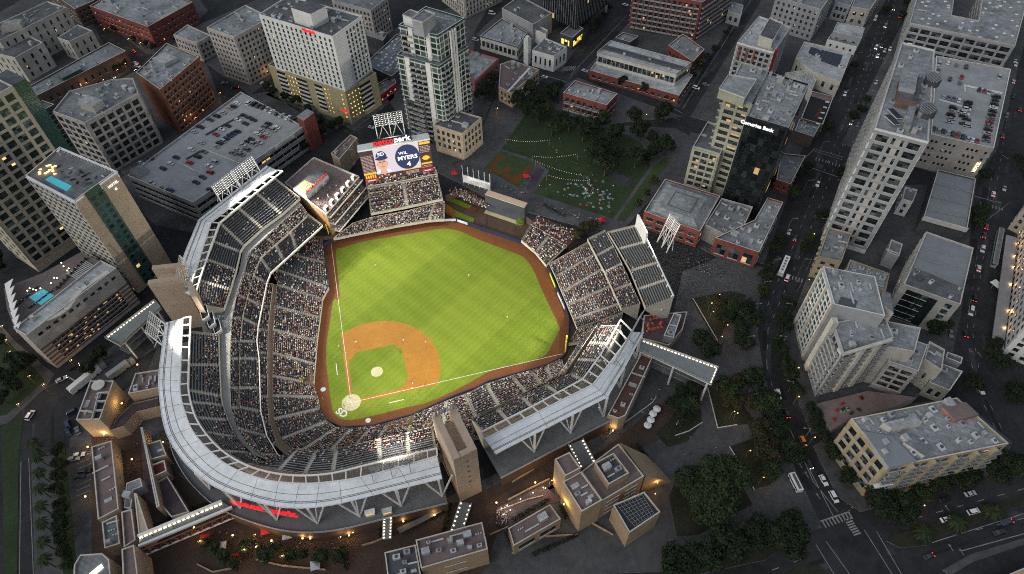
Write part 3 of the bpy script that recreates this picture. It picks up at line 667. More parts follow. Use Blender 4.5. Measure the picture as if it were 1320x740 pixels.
o1, o2 = sp(.3, 1, -3.8), sp(.68, 1, -3.8); o1.z = o2.z = zt_+1
rack('floodlight rack on tall white legs above the video scoreboard', o1, o2, (40, 30, FZ), 9, 6.5, 6, 9, lean=.12)
# curved red sign on the rim behind home plate
O, I, Fr, nrm = CO['b']
rs = thing('rim_sign', 'red stadium name letters standing along the rim behind home plate', 'sign', tuple(G(340, 660, 8)))
word = 'petco park'; pa, pm, pb = G(297, 645, 14), G(337, 657, 14), G(380, 663, 14)
for k, ch in enumerate(word):
    if ch == ' ': continue
    t = (k+.5)/len(word); p = pa*(1-t)**2+pm*2*t*(1-t)+pb*t*t; d = (pm-pa)*(1-t)+(pb-pm)*t
    p.z = 13.5; child('letter', textmesh(ch, 5.2, e_sred, .3, .22), rs, frame_mat(p, d, (0, 0, 1)))
m = MB()
for k in range(12):
    t0, t1 = k/12, (k+1)/12
    q = [pa*(1-t)**2+pm*2*t*(1-t)+pb*t*t for t in (t0, t1)]
    m.beam((q[0].x, q[0].y, 11.2), (q[1].x, q[1].y, 11.2), .4, steel_g, .4)
    if k % 4 == 0: m.beam((q[0].x, q[0].y, 8), (q[0].x, q[0].y, 11.2), .3, steel_g)
m.build('support_rail', rs)
# ---------------------------------------------------------------- batter's eye, right-centre terraces
hed = thing('batters_eye', 'dark grey batter\'s eye wall beyond centre field', 'wall', tuple(G(650, 275, 0)))
a, b = G(626, 270, FZ+1), G(676, 287, FZ+1); d = (b-a).normalized(); nn = Vector((-d.y, d.x, 0)); zt = HH((626, 251), (626, 270), FZ+1)
m = MB(); q = [a, b, b+nn*4, a+nn*4]; m.hexa([(p.x, p.y, FZ) for p in q]+[(p.x, p.y, zt) for p in q], mat('batters_eye_wall', (.035, .04, .05), noise=.1)); m.build('wall', hed)
m = MB(); m.hexa([(p.x, p.y, zt+.01) for p in q]+[(p.x, p.y, zt+.3) for p in q], tan); m.build('roof_terrace', hed)
m = MB(); q = [G(*p, FZ+.5) for p in ((626, 270.5), (676, 287.5), (671, 291), (624, 275))]; polysheet(m, q, clay, FZ+.6); struct('sand_strip', m)  # sand drawn in pale clay, floodlight brightness put into the colour
m = MB(); polysheet(m, GP([(582,254),(608,265.5),(604,269.5),(577,259)], FZ+.8), grass, FZ+.9); polysheet(m, GP([(588,272),(612,282),(610,288),(586,279)], FZ+.4), grass, FZ+.6); struct('bullpen_grass', m)
m = MB(); polysheet(m, GP([(574,262),(588,272),(586,281),(574,276)], FZ+.4), dirt, FZ+.55); polysheet(m, GP([(608,265.5),(616,270),(612,274),(604,270)], FZ+.8), track, FZ+.9); struct('bullpen_dirt', m)
m = MB(); polysheet(m, GP([(568,262),(580,252),(628,272),(626,297),(606,291),(586,284),(574,283)], FZ+.1), conc_wall, FZ+.2); struct('bullpen_floor', m)
bc2 = thing('picnic_terrace', 'brown terrace of picnic tables and seats between the batter\'s eye and the right field stand', 'terrace', tuple(G(715, 300, 0)))
deck(bc2, 'seats', list(zip([(672,311),(690,326),(704,343)], [(684,290),(708,304),(731,318)])), FZ+2.6, 0, .75, rowd=1.2)
m = MB(); q = ccw(GP([(684,290),(731,318),(747,304),(741,297),(692,278)], .5)); m.prism(q, -2, .5, mat('red_brown_floor', (.09, .04, .03), noise=.15)); m.build('terrace_floor', bc2)
wtab = mat('table_white', (.45, .43, .38), noise=.1)
for k in range(230):
    x = random.uniform(684, 742); y = random.uniform(278, 318)
    if inpoly(x, y, [(686,289),(731,316),(745,304),(740,298),(692,280)]):
        p = G(x, y, .5); CROWD.append((p.x, p.y, .5, random.uniform(0, 6.3)))
        if k % 5 == 0: m = MB(); m.cyl((p.x+.8, p.y, .5), .08, .75, steel_g, 6); m.cyl((p.x+.8, p.y, 1.22), .6, .06, wtab, 8); m.build('table', bc2)
for k in range(260):
    t = random.random(); x, y = 585+t*42+random.uniform(-6, 6), 247+t*18+random.uniform(-4, 4)
    p = G(x, y, .2); CROWD.append((p.x, p.y, .2, random.uniform(0, 6.3)))
wsg = thing('entrance_sign', 'long white billboard of dark lettering beyond the centre field beach', 'billboard', tuple(G(615, 238, 0)))
a, b = G(597, 236, .5), G(632, 247, .5); d = (b-a).normalized(); nn = Vector((-d.y, d.x, 0)); z9 = HH((598, 227), (597, 235), .5)
m = MB(); q = [a, b, b+nn*.5, a+nn*.5]; m.hexa([(p.x, p.y, 1.5) for p in q]+[(p.x, p.y, z9+1.5) for p in q], mat('billboard_white', (.62, .62, .62), noise=.35, ns=1.3)); m.build('panel', wsg)
m = MB()
for k in range(6): p = a.lerp(b, k/5)+nn*.3; m.beam((p.x, p.y, 0), (p.x, p.y, z9+8), .2, steel_w)
m.build('mast', wsg)
# ---------------------------------------------------------------- Western brick warehouse in left field
wm = thing('warehouse', 'tan brick warehouse with white balconies and rooftop terrace at the left field corner', 'building', tuple(G(420, 290, 0)))
zw = HH((417.5, 275), (426, 310.5), FZ)
rp = ccw([G(*p, zw) for p in ((368,237),(405,204.5),(463,229),(421,277))])
m = MB(); m.prism(rp, -4.9, zw, mat('warehouse_brick', (.27, .15, .07), noise=.15, ns=1.), roof_p)
m.build('wall', wm)
ins_ = inset(rp, .5); m = MB()
for i in range(4): m.beam((rp[i].x, rp[i].y, zw+.5), (rp[(i+1) % 4].x, rp[(i+1) % 4].y, zw+.5), .4, concrete_l, 1.)
m.build('parapet', wm)
A, Bq = G(421, 277, zw), G(463, 229, zw); d = (Bq-A).normalized(); nn = Vector((d.y, -d.x, 0)); L = (Bq-A).length
for k, zl in enumerate((zw-1.2, zw-5.6, zw-10.2)):
    m = MB(); ext = 2.2+1.6*k; q = [A-nn*.2, Bq-nn*.2, Bq+nn*ext, A+nn*ext]
    m.hexa([(p.x, p.y, zl-.4) for p in q]+[(p.x, p.y, zl) for p in q], concrete); e1, e2 = A+nn*ext, Bq+nn*ext
    m.beam((e1.x, e1.y, zl+.45), (e2.x, e2.y, zl+.45), .12, steel_w, .9); m.build('balcony', wm)
    for s in range(int(L/.8)):
        if random.random() < .75: p = A.lerp(Bq, (s+.5)/int(L/.8))+nn*(ext-1.); CROWD.append((p.x, p.y, zl, math.atan2(nn.y, nn.x)))
        if k and random.random() < .7: p = A.lerp(Bq, (s+.5)/int(L/.8))+nn*(ext-2.2); CROWD.append((p.x, p.y, zl+.3, math.atan2(nn.y, nn.x)))
    if k: continue
for k in range(6):
    m = MB(); p = A.lerp(Bq, (k+.5)/6)-nn*1.6; m.box((p.x, p.y, zw+1.5), (2.4, 1.6, 3.), steel_w, math.atan2(d.y, d.x)); m.build('bay_frame', wm)
    m = MB(); p = A.lerp(Bq, (k+.5)/6)-nn*.7; m.box((p.x, p.y, zw+1.4), (1.7, .3, 2.4), W['dark'], math.atan2(d.y, d.x)); m.build('bay_window', wm)
rb = thing('rooftop_bar', 'white rooftop bar with red letters on the warehouse roof terrace', 'kiosk', tuple(G(405, 250, zw)))
a, b = G(397, 258, zw), G(425, 233, zw); dd = (b-a).normalized(); n9 = Vector((-dd.y, dd.x, 0)); q = [a, b, b+n9*9, a+n9*9]
m = MB(); m.prism(ccw(q), zw, zw+4.2, greyw, roof_d); m.build('wall', rb)
m = MB(); w9 = [a+n9*.5, a+dd*8+n9*.5, a+dd*8+n9*8, a+n9*8]; polysheet(m, w9, clay, zw+4.3); m.build('roof_terrace', rb)
oo = (a+b)/2-n9*.1; oo.z = zw+5.2; child('lettering', textmesh('ESTRELLA JALISCO', 2.0, redp, .15, .05), rb, frame_mat(oo, dd, (0, 0, 1)))
for k in range(120):
    x, y = random.uniform(385, 462), random.uniform(206, 275)
    if inpoly(x, y, [(430,232),(460,228),(424,272),(400,262)]): p = G(x, y, zw); CROWD.append((p.x, p.y, zw, random.uniform(0, 6.3)))
# ---------------------------------------------------------------- dugouts
for lb, (a, b), back in (('third base', ((403, 474), (405, 500)), (396, 487)), ('first base', ((500, 547), (534, 538)), (515, 553))):
    A, Bq = G(*a, FZ+1.4), G(*b, FZ+1.4); d = (Bq-A).normalized(); nn = Vector((-d.y, d.x, 0)); k = G(*back, FZ+1.4)-A
    if nn.dot(k) < 0: nn = -nn
    r = thing('dugout', f'dugout roof with yellow rail along the {lb} side of the lower seats', 'dugout', A.to_tuple())
    m = MB(); q = [A, Bq, Bq+nn*4.5, A+nn*4.5]; q = ccw(q); m.prism(q, FZ, FZ+3.0, brownw); m.build('roof', r)
    m = MB(); e0 = A+nn*4.6; e1 = Bq+nn*4.6; m.beam((e0.x, e0.y, FZ+3.3), (e1.x, e1.y, FZ+3.3), .3, yellowp, .6); m.build('rail', r)

# stepped suite terraces beside the slab pylon
su = thing('suite_terrace', 'three small stepped suite terraces and a chair court between slab pylon and upper deck', 'terrace', tuple(G(285, 410, 8)))
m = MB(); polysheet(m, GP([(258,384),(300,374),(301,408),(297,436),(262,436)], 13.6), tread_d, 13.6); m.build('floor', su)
for k in range(3):
    m = MB(); q = ccw(GP([(257+k*8,398+k*9),(266+k*8,393+k*9),(270+k*8,408+k*9),(262+k*8,414+k*9)], 20-k*2)); m.prism(q, 13.6, 20-k*2, greyw, seat_m)
    for a, b in zip(q, q[1:]+q[:1]): m.beam((a.x, a.y, 20.5-k*2), (b.x, b.y, 20.5-k*2), .15, steel_w, .9)
    m.build('suite_box', su)
chm = MB(); chm.box((0, 0, .45), (.45, .45, .06), steel_w); chm.box((-.2, 0, .7), (.05, .45, .5), steel_w)
for sx in (-.18, .18):
    for sy in (-.18, .18): chm.box((sx, sy, .22), (.05, .05, .44), steel_g)
chm = chm.mesh('chair')
for k in range(30):
    x, y = random.uniform(281, 296), random.uniform(408, 432); child('chair', chm, su, Matrix.Translation(G(x, y, 13.62))@Matrix.Rotation(random.uniform(0, 6), 4, 'Z'))
# ================================================================ GROUND
holepx = [(418,305),(374,303),(345,343),(352,367),(347,395),(343,425),(342,455),(342,485),(342,510),(343,541),(352,572),(376,590),(404,606),(430,606),(470,597),(520,588),(568,578),(625,566),(655,549),(692,524),(712,500),(735,470),(770,440),(806,404),(779,345),(760,309),(735,318),(712,303),(690,287),(630,248),(605,240),(574,252),(575,262),(525,272),(478,280),(455,287),(430,303)]
holew = [(p.x, p.y, 0.) for p in GP(holepx, 0)]
E_ = 1500.
outer = [(-E_, -E_, 0), (E_, -E_, 0), (E_, E_, 0), (-E_, E_, 0)]
allv = outer+holew; tris = MG.tessellate_polygon([[Vector(v) for v in outer], [Vector(v) for v in holew]])
m = MB(); m.v = list(allv); k = m.mi(asphalt)
for t in tris:
    a, b, c = [Vector(allv[i]) for i in t]
    if (b-a).cross(c-a).z < 0: t = (t[0], t[2], t[1])
    m.f.append(tuple(t)); m.m.append(k)
g_ = struct('street_ground', m); 
m = MB(); polysheet(m, [(p[0], p[1]) for p in holew], conc_wall, FZ-.02); struct('field_base', m)
m = MB()
for i in range(len(holew)):
    a, b = holew[i], holew[(i+1) % len(holew)]; m.face([(a[0], a[1], FZ-.02), (b[0], b[1], FZ-.02), (b[0], b[1], .0), (a[0], a[1], .0)], conc_wall)
struct('field_bank', m)
def block(name, px, mt, z=.13, kerb=True):
    m = MB(); P = ccw(GP(px, z)); m.prism(P, 0.0, z, concrete if kerb else mt, mt); return struct(name, m)
pav2 = mat('plaza_paving', (.07, .07, .072), noise=.3, ns=.35); pavb = mat('brown_plaza', (.05, .033, .024), noise=.2, ns=.6); pavm = mat('mauve_plaza', (.085, .06, .066), noise=.15, ns=.6)
lawn = mat('lawn', (.022, .04, .014), noise=.25, ns=.4); lawn2 = mat('lawn_bright', (.034, .058, .018), noise=.2, ns=.4); lot = mat('parking_lot', (.05, .05, .052), noise=.15)
# city blocks (raised pavements with kerbs)
BLOCKS = [[(-40,40),(60,-20),(100,-10),(138,66),(40,118),(-20,140)],[(10,150),(160,76),(176,86),(40,160),(20,166)],
 [(112,10),(180,-30),(258,0),(268,14),(206,68),(190,70)],[(222,50),(256,32),(330,0),(420,-20),(430,6),(340,110),(322,122)],
 [(55,150),(175,92),(225,55),(262,70),(288,140),(214,196),(160,225),(120,190)],[(148,235),(160,226),(310,124),(345,118),(410,160),(300,250),(262,302),(200,290)],
 [(342,122),(356,114),(500,70),(508,126),(458,168)],[(486,108),(512,98),(470,60),(520,30),(640,-10),(612,40),(610,110),(640,115),(600,215),(560,215)],
 [(614,44),(660,0),(700,-20),(800,-20),(722,92),(660,75)],[(640,118),(606,110),(640,80),(664,90),(700,100),(690,112),(660,150),(622,200),(605,210)],
 [(752,92),(812,28),(890,-10),(960,0),(876,138)],[(720,114),(745,100),(800,122),(880,150),(780,160),(722,150)],
 [(890,150),(982,0),(1060,-20),(1150,-15),(1030,200),(1000,210),(960,170)],[(1085,185),(1168,20),(1190,-20),(1340,-20),(1286,190),(1255,238)],
 [(862,232),(890,170),(935,180),(1030,212),(985,340),(922,330),(850,290)],[(1030,385),(1050,330),(1075,290),(1120,240),(1258,236),(1240,400),(1225,470),(1180,515),(1046,560),(1010,470),(1012,420)],
 [(1048,575),(1110,530),(1235,512),(1305,570),(1290,610),(1180,640),(1110,660),(1080,640)]]
for b in BLOCKS: block('pavement', b, paving)
# stadium surroundings, plazas
block('stadium_plaza', [(90,560),(190,480),(205,440),(230,600),(300,665),(420,690),(560,650),(660,600),(790,540),(830,480),(860,440),(880,350),(930,330),(985,345),(975,420),(985,480),(1005,560),(1060,680),(900,735),(640,745),(300,760),(120,760),(85,700)], pav2, .12)
block('brown_plaza', [(118,562),(182,556),(215,600),(300,668),(420,692),(560,660),(720,590),(715,640),(640,690),(620,745),(118,745)], pavb, .135, False)
block('brick_plaza', [(690,640),(790,570),(850,520),(872,530),(865,560),(800,590)], pavb, .135, False)
block('mauve_plaza', [(182,565),(205,600),(250,660),(222,670),(186,640)], pavm, .14, False)
block('pavement', [(-60,350),(20,440),(70,482),(60,498),(10,545),(-60,560)], paving); block('pavement', [(110,490),(140,450),(205,400),(215,440),(150,480),(125,500)], paving)
block('pavement', [(40,598),(75,575),(84,745),(45,745)], paving)
block('lawn', [(-60,400),(10,440),(58,490),(8,535),(-60,545)], lawn, .15, False); block('lawn', [(2,550),(30,540),(24,590),(22,745),(5,745)], lawn, .1, False)
block('car_park', [(85,578),(122,572),(128,650),(95,700),(86,660)], lot, .13)
block('planting_strip', [(70,580),(84,578),(95,690),(100,745),(82,745)], lawn, .16, False)
# park beyond centre field
block('park_paths', [(560,220),(640,150),(690,118),(770,160),(870,165),(900,180),(862,232),(800,300),(740,290),(640,262),(600,240)], paving, .12)
block('park_lawn', [(646,192),(690,130),(760,160),(800,170),(828,185),(838,214),(790,282),(687,249),(708,220),(690,206)], lawn, .16, False)
block('park_lawn', [(842,216),(860,200),(862,210),(806,285),(794,284)], lawn2, .16, False)
block('small_ball_field', [(624,217),(645,194),(690,210),(688,216),(668,241)], lawn2, .2, False)
m = MB(); polysheet(m, GP([(628,216),(646,198),(652,200),(636,216),(662,228),(684,212),(687,215),(666,238)], .2), track, .22)
polysheet(m, [(G(655,218).x+2.4*math.cos(a*.5), G(655,218).y+2.4*math.sin(a*.5)) for a in range(13)], track, .222); struct('small_field_dirt', m)
block('dark_court', [(678,243),(692,216),(702,219),(686,248)], mat('court_paint', (.05, .04, .05), noise=.3, ns=1.5), .19, False)
block('dark_court', [(785,232),(792,221),(817,231),(810,241)], mat('court_dark', (.04, .037, .045), noise=.2, ns=1.), .2, False)
soil = mat('planting_soil', (.022, .024, .014), noise=.3, ns=.8)
block('planting_bed', [(890,385),(940,375),(962,380),(925,440),(915,428)], soil, .3); block('planting_bed', [(845,560),(865,540),(892,490),(900,495),(905,545),(885,570),(860,577)], soil, .3)
block('planting_bed', [(862,640),(880,600),(940,600),(970,650),(900,690),(872,692)], soil, .3); block('planting_bed', [(912,500),(940,500),(975,545),(925,552)], soil, .3); block('planting_bed', [(940,576),(985,560),(1010,610),(992,625),(970,632)], soil, .3)
block('planting_bed', [(900,700),(1000,680),(1035,690),(985,722),(880,745),(860,745)], soil, .25)
block('median', [(1142,697),(1150,690),(1185,680),(1320,637),(1322,650),(1215,690),(1195,703),(1160,706)], soil, .16)
block('median_kerb_walk', [(1215,735),(1250,715),(1325,692),(1326,700),(1255,724),(1225,742)], paving, .12)
block('median', [(1000,745),(1030,730),(1055,728),(1070,742),(1072,752),(1000,752)], soil, .14)
# roads: painted lines
mark = mat('road_paint', (.23, .23, .22), noise=.3, ns=2.)
m = MB()
def pl(pts, w=.12, dash=None, z=.008, gap=6.):
    P = [G(*p) for p in pts]
    for a, b in zip(P[:-1], P[1:]):
        L = (b-a).length; d = (b-a)/L; n = Vector((-d.y, d.x, 0))*w; s = 0.
        while s < L:
            e = min(L, s+(dash or L)); q = [a+d*s-n, a+d*e-n, a+d*e+n, a+d*s+n]; m.face([(p.x, p.y, z) for p in q], mark); s = e+(gap if dash else 1)
for off in (-7, 7): pl([(1150+off*.6,0),(1090+off*.7,165),(1024+off,330),(983+off,425),(982+off*.9,470),(1000+off*.9,540),(1022+off,590)], .13, 2.6)
pl([(1014,545),(1041,600),(1074,665)], .14); pl([(1024,565),(1048,620),(1080,660)], .14)
pl([(1057,672),(1095,660)], .2); pl([(1052,702),(1075,740)], .13); pl([(1065,698),(1095,740)], .13); pl([(1114,683),(1150,740)], .13); pl([(1130,685),(1162,740)], .13)
pl([(1200,700),(1320,662)], .13); pl([(1180,668),(1320,630)], .12, 3); pl([(1240,710),(1320,688)], .15); pl([(1230,690),(1320,668)], .12, 3)
pl([(995,735),(1050,715)], .13, 3); pl([(1036,205),(1050,192),(1088,203)], .2); pl([(1050,195),(1086,206)], .15); pl([(1042,215),(1080,228)], .2)
pl([(1256,253),(1292,262)], .2); pl([(1264,290),(1300,262)], .1); pl([(1292,200),(1300,205)], .2)
for off in (-4, 4): pl([(1308+off,60),(1282+off,230),(1262+off,340),(1250+off,430),(1262+off,500),(1310+off,600)], .1, 2.5)
pl([(735,97),(808,20)], .12); pl([(880,140),(968,0)], .12); pl([(800,133),(890,158)], .1, 3); pl([(695,104),(705,98),(735,107)], .2); pl([(857,148),(868,140),(880,146)], .2); pl([(858,154),(862,148)], .25)
for k in range(7): pl([(724+k*2.4,92-k*.2),(728+k*2.4,86-k*.2)], .25)
for k in range(6): pl([(1146+k*4,74+k*.8),(1149+k*4,68+k*.8)], .2)
pl([(100,490),(130,466),(180,425)], .1, 3); pl([(85,484),(98,492)], .3); pl([(37,590),(43,740)], .12); pl([(27,595),(25,740)], .12)
pl([(132,46),(200,80),(300,130),(350,120)], .1, 3); pl([(340,120),(452,172),(470,165)], .1, 3); pl([(400,182),(520,122)], .1, 3)
for k in range(8): pl([(98+k*.3,640-k*7),(117+k*.3,632-k*7)], .08, z=.142)
# crossings and lane arrows
def cross(a, b, n, w, L):
    A, Bq = G(*a), G(*b); d = (Bq-A); T = d.length; d /= T; nn = Vector((-d.y, d.x, 0))
    for k in range(n):
        c = A+d*(T*(k+.5)/n); q = [c-d*w-nn*L, c+d*w-nn*L, c+d*w+nn*L, c-d*w+nn*L]; m.face([(p.x, p.y, .009) for p in q], mark)
cross((1060,676),(1098,663), 9, .28, 1.5); cross((1092,668),(1106,690), 7, .28, 1.5); cross((1050,204),(1084,214), 8, .25, 1.2); cross((1120,70),(1148,78), 8, .25, 1.2); cross((1262,262),(1294,270), 8, .25, 1.2); cross((1000,352),(1036,362), 9, .25, 1.2)
for x, y in ((1254,455),(1263,457),(1221,655),(1226,706),(1240,712),(1032,600),(1040,612),(1055,640)):
    a = G(x, y); q = [a+Vector((-.12, -1.2, 0)), a+Vector((.12, -1.2, 0)), a+Vector((.12, .6, 0)), a+Vector((-.12, .6, 0))]; m.face([(p.x, p.y, .009) for p in q], mark); q = [a+Vector((-.5, .6, 0)), a+Vector((.5, .6, 0)), a+Vector((0, 1.5, 0))]; m.face([(p.x, p.y, .009) for p in q], mark)
struct('road_markings', m)
pa1 = mat('asphalt_patch_dark', (.012, .012, .013), noise=.2); pa2 = mat('asphalt_patch_light', (.042, .043, .044), noise=.25); m = MB(); k = 0
for path, wd_ in (([(1150,0),(1090,165),(1024,330),(983,425),(982,470),(1000,540),(1022,590),(1075,690)], 9), ([(1308,60),(1282,230),(1262,340),(1250,430),(1262,500),(1310,600)], 6), ([(735,97),(808,20)], 5), ([(690,105),(890,155)], 5), ([(1000,735),(1090,705),(1200,690),(1320,650)], 8), ([(60,600),(60,510),(100,490),(180,425)], 6), ([(350,118),(452,170),(520,122)], 5), ([(880,140),(968,0)], 5)):
    P = [G(*q) for q in path]
    for a, b in zip(P[:-1], P[1:]):
        L = (b-a).length; d = (b-a)/L; n = Vector((-d.y, d.x, 0))
        for j in range(int(L/9)):
            c = a+d*random.uniform(0, L)+n*random.uniform(-wd_, wd_); l, w_ = random.uniform(1, 9), random.uniform(.25, 1.5); q = [c-d*l-n*w_, c+d*l-n*w_, c+d*l+n*w_, c-d*l+n*w_]; z = .0025+.00004*(k % 60); k += 1
            m.face([(p.x, p.y, z) for p in q], random.choice([pa1, pa2]))
struct('asphalt_patches', m)
# ================================================================ BUILDINGS
BL = {}
def bld(name, label, roof, h, wall, rf=roof_g, st=None, faces=None, par=.9, clutter=5, z0=0., cat='building', capm=None, root=None, group=None, part='wall', clm=None):
    if isinstance(h, tuple): h = HH(h[0], h[1], z0)
    P = [G(x, y, h) for x, y in roof]; n = len(P); faces = faces or {}
    a = sum(P[i].x*P[(i+1) % n].y-P[(i+1) % n].x*P[i].y for i in range(n)); edges = list(range(n))
    if a < 0: P = P[::-1]; edges = [(n-2-i) % n for i in range(n)]
    c = sum(P, Vector())/n
    if root is None: root = thing(name, label, cat, (c.x, c.y, z0), group)
    capm = capm or concrete_l
    m = MB(); I = inset(P, .45); zt = h+par
    for i in range(n):
        j = (i+1) % n
        m.face([(P[i].x, P[i].y, z0), (P[j].x, P[j].y, z0), (P[j].x, P[j].y, zt), (P[i].x, P[i].y, zt)], wall)
        m.face([(P[i].x, P[i].y, zt), (P[j].x, P[j].y, zt), (I[j].x, I[j].y, zt), (I[i].x, I[i].y, zt)], capm)
        m.face([(I[j].x, I[j].y, h), (I[i].x, I[i].y, h), (I[i].x, I[i].y, zt), (I[j].x, I[j].y, zt)], wall)
    m.build(part, root)
    m = MB(); m.face([(p.x, p.y, h) for p in I], rf); rfo = m.build('roof', root)
    st0 = dict(kind='win', fh=3.5, cw=3.6, ww=1.7, wh=1.9, gl='dark', z0=z0+1.2, tm=.8, sm=1.)
    if st: st0.update(st)
    W_ = {}; Bc = {}
    for i in range(n):
        fc = dict(st0); ov = faces.get(edges[i], None)
        if ov is not None: fc.update(ov)
        if st is None and ov is None: continue
        if fc['kind'] == 'none': continue
        A, Bq = P[i], P[(i+1) % n]; d = Bq-A; L = d.length
        if L < 3: continue
        d /= L; nn = Vector((d.y, -d.x, 0)); mid = (A+Bq)/2
        vis = 0 if nn.dot(Vector(CAMP)-mid) > 0 else 1
        H = h-fc['tm']-fc['z0']; nf = max(1, int(H/fc['fh'])); fh = H/nf; Lu = L-2*fc['sm']; nc = max(1, round(Lu/fc['cw'])); cw = Lu/nc
        ww = fc['ww']*cw/fc['cw']; skip = fc.get('skip', ()); cols = fc.get('cols')
        bc = fc.get('bcols', ())
        for k in range(nc):
            if k in skip: continue
            u = fc['sm']+(k+.5)*cw
            for f in range(nf):
                if (f, k) in fc.get('blank', ()): continue
                zc = fc['z0']+(f+.5)*fh
                o = A+d*u+nn*.03
                Mx = Matrix(((d.x*ww, nn.x*.14, 0, o.x), (d.y*ww, nn.y*.14, 0, o.y), (0, 0, fc['wh']*fh/fc['fh'], zc), (0, 0, 0, 1)))
                W_.setdefault(fc['gl'] if not (cols and k in cols) else cols[k], []).append((Mx, vis))
                if fc['kind'] == 'balc' or k in bc or (nc+k if False else -1) in bc:
                    bw = min(cw*.96, fc.get('bw', cw*.9)); o2 = A+d*u; dp = fc.get('bd', 1.6)
                    Mb = Matrix(((d.x*bw, nn.x*dp, 0, o2.x), (d.y*bw, nn.y*dp, 0, o2.y), (0, 0, 2.6, zc-fh*.5), (0, 0, 0, 1)))
                    Bc.setdefault(fc.get('bm', 'white'), []).append((Mb, vis))
        if fc['kind'] in ('grid', 'piers', 'bands'):
            g = MB(); tm_ = fc.get('trim', wall); pr = fc.get('proud', .35)
            if fc['kind'] in ('grid', 'piers'):
                for k in range(nc+1):
                    u = fc['sm']+k*cw; pw = max(.25, cw-ww-.25)
                    q = [A+d*(u-pw/2), A+d*(u+pw/2), A+d*(u+pw/2)+nn*pr, A+d*(u-pw/2)+nn*pr]
                    g.hexa([(p.x, p.y, fc['z0']) for p in reversed(q)]+[(p.x, p.y, h-.1) for p in reversed(q)], tm_)
            if fc['kind'] in ('grid', 'bands'):
                for f in range(nf+1):
                    z = fc['z0']+f*fh; q = [A+d*.02, Bq-d*.02, Bq-d*.02+nn*(pr-.06), A+d*.02+nn*(pr-.06)]; hh_ = max(.2, (fh-fc['wh']*fh/fc['fh'])/2-.1)
                    g.hexa([(p.x, p.y, z-hh_) for p in reversed(q)]+[(p.x, p.y, min(h-.15, z+hh_)) for p in reversed(q)], fc.get('trim2', tm_))
            g.build('facade_frame', root)
    tot = max(1, sum(len(v) for v in W_.values()))
    for gl, L_ in W_.items(): place_many('window', unitbox('curtain_pane' if wall in (darkglass, greenglass) else 'window', W[gl]), L_, root, max(10, int(92*len(L_)/tot)))
    for bm, L_ in Bc.items(): place_many('balcony', balc_mesh(MATS[bm+'_wall'] if bm+'_wall' in MATS else MATS[bm], MATS['rail_metal']), L_, root, 90)
    roofstuff(rfo, I, h, clutter, clm)
    BL[label] = (root, P, h)
    return root, P, h
unit_m = mat('hvac_metal', (.3, .31, .32), rough=.5, noise=.15); unit_l = mat('hvac_light', (.48, .49, .5), rough=.5, noise=.12); unit_d = mat('hvac_dark', (.08, .085, .09), noise=.1)
def roofstuff(root, I, h, n, clm=None):
    if n <= 0: return
    n = int(n*1.6)
    xs = [p.x for p in I]; ys = [p.y for p in I]; d = (Vector((I[1].x, I[1].y))-Vector((I[0].x, I[0].y))); rz = math.atan2(d.y, d.x); k = 0; t = 0; placed = []
    poly = [(p.x, p.y) for p in inset([Vector((q[0], q[1])) for q in I], 1.2)]
    while k < n and t < n*30:
        t += 1; x, y = random.uniform(min(xs), max(xs)), random.uniform(min(ys), max(ys))
        if not inpoly(x, y, poly): continue
        ty = random.random(); s = random.uniform(1.2, 3.0)
        if any((x-a)**2+(y-b)**2 < (s+c)**2*.6 for a, b, c in placed): continue
        placed.append((x, y, s)); m = MB()
        if clm == 'sky' and random.random() < .8: m.box((x, y, h+.22), (1.7, 1.1, .4), steel_w, rz); m.build('skylight', root); k += 1; continue
        if ty < .45:
            mm = random.choice([unit_m, unit_l, unit_l]); hh_ = random.uniform(.8, 1.8); m.box((x, y, h+hh_/2+.15), (s, s*.65, hh_), mm, rz); m.cyl((x, y, h+hh_+.15), s*.24, .15, unit_d, 8)
            m.box((x, y, h+.08), (s*.8, s*.4, .16), unit_d, rz); m.build('rooftop_unit', root)
        elif ty < .6:
            m.box((x, y, h+1.2), (s*1.2, s*.9, 2.4), random.choice([greyw, stone]), rz); m.box((x, y, h+2.46), (s*1.25, s*.95, .12), roof_l, rz); m.build('stair_box', root)
        elif ty < .78:
            L = s*2.2; m.beam((x-L/2*math.cos(rz), y-L/2*math.sin(rz), h+.5), (x+L/2*math.cos(rz), y+L/2*math.sin(rz), h+.5), .5, unit_l, .5); m.box((x, y, h+.12), (.3, .7, .24), unit_d, rz); m.build('duct', root)
        elif ty < .9:
            for q in range(3): m.cyl((x+q*.9*math.cos(rz), y+q*.9*math.sin(rz), h), .3, .8, unit_l, 8, .3)
            m.build('vent', root)
        else:
            m.face([(x+a*s*.7*math.cos(rz)-b*s*.4*math.sin(rz), y+a*s*.7*math.sin(rz)+b*s*.4*math.cos(rz), h+.25) for a, b in ((-1, -1), (1, -1), (1, 1), (-1, 1))], roof_l)
            m.box((x, y, h+.11), (s*1.3, s*.7, .22), unit_m, rz); m.build('skylight', root)
        k += 1
def boxon(root, px, h0, h1, wall, rf=None, nm='penthouse', par=0.):
    P = ccw(GP(px, h1)); m = MB(); m.prism(P, h0, h1, wall, rf or roof_g)
    if par:
        for i in range(len(P)): a, b = P[i], P[(i+1) % len(P)]; m.beam((a.x, a.y, h1+par/2), (b.x, b.y, h1+par/2), .35, concrete_l, par)
    return m.build(nm, root)
G3 = dict
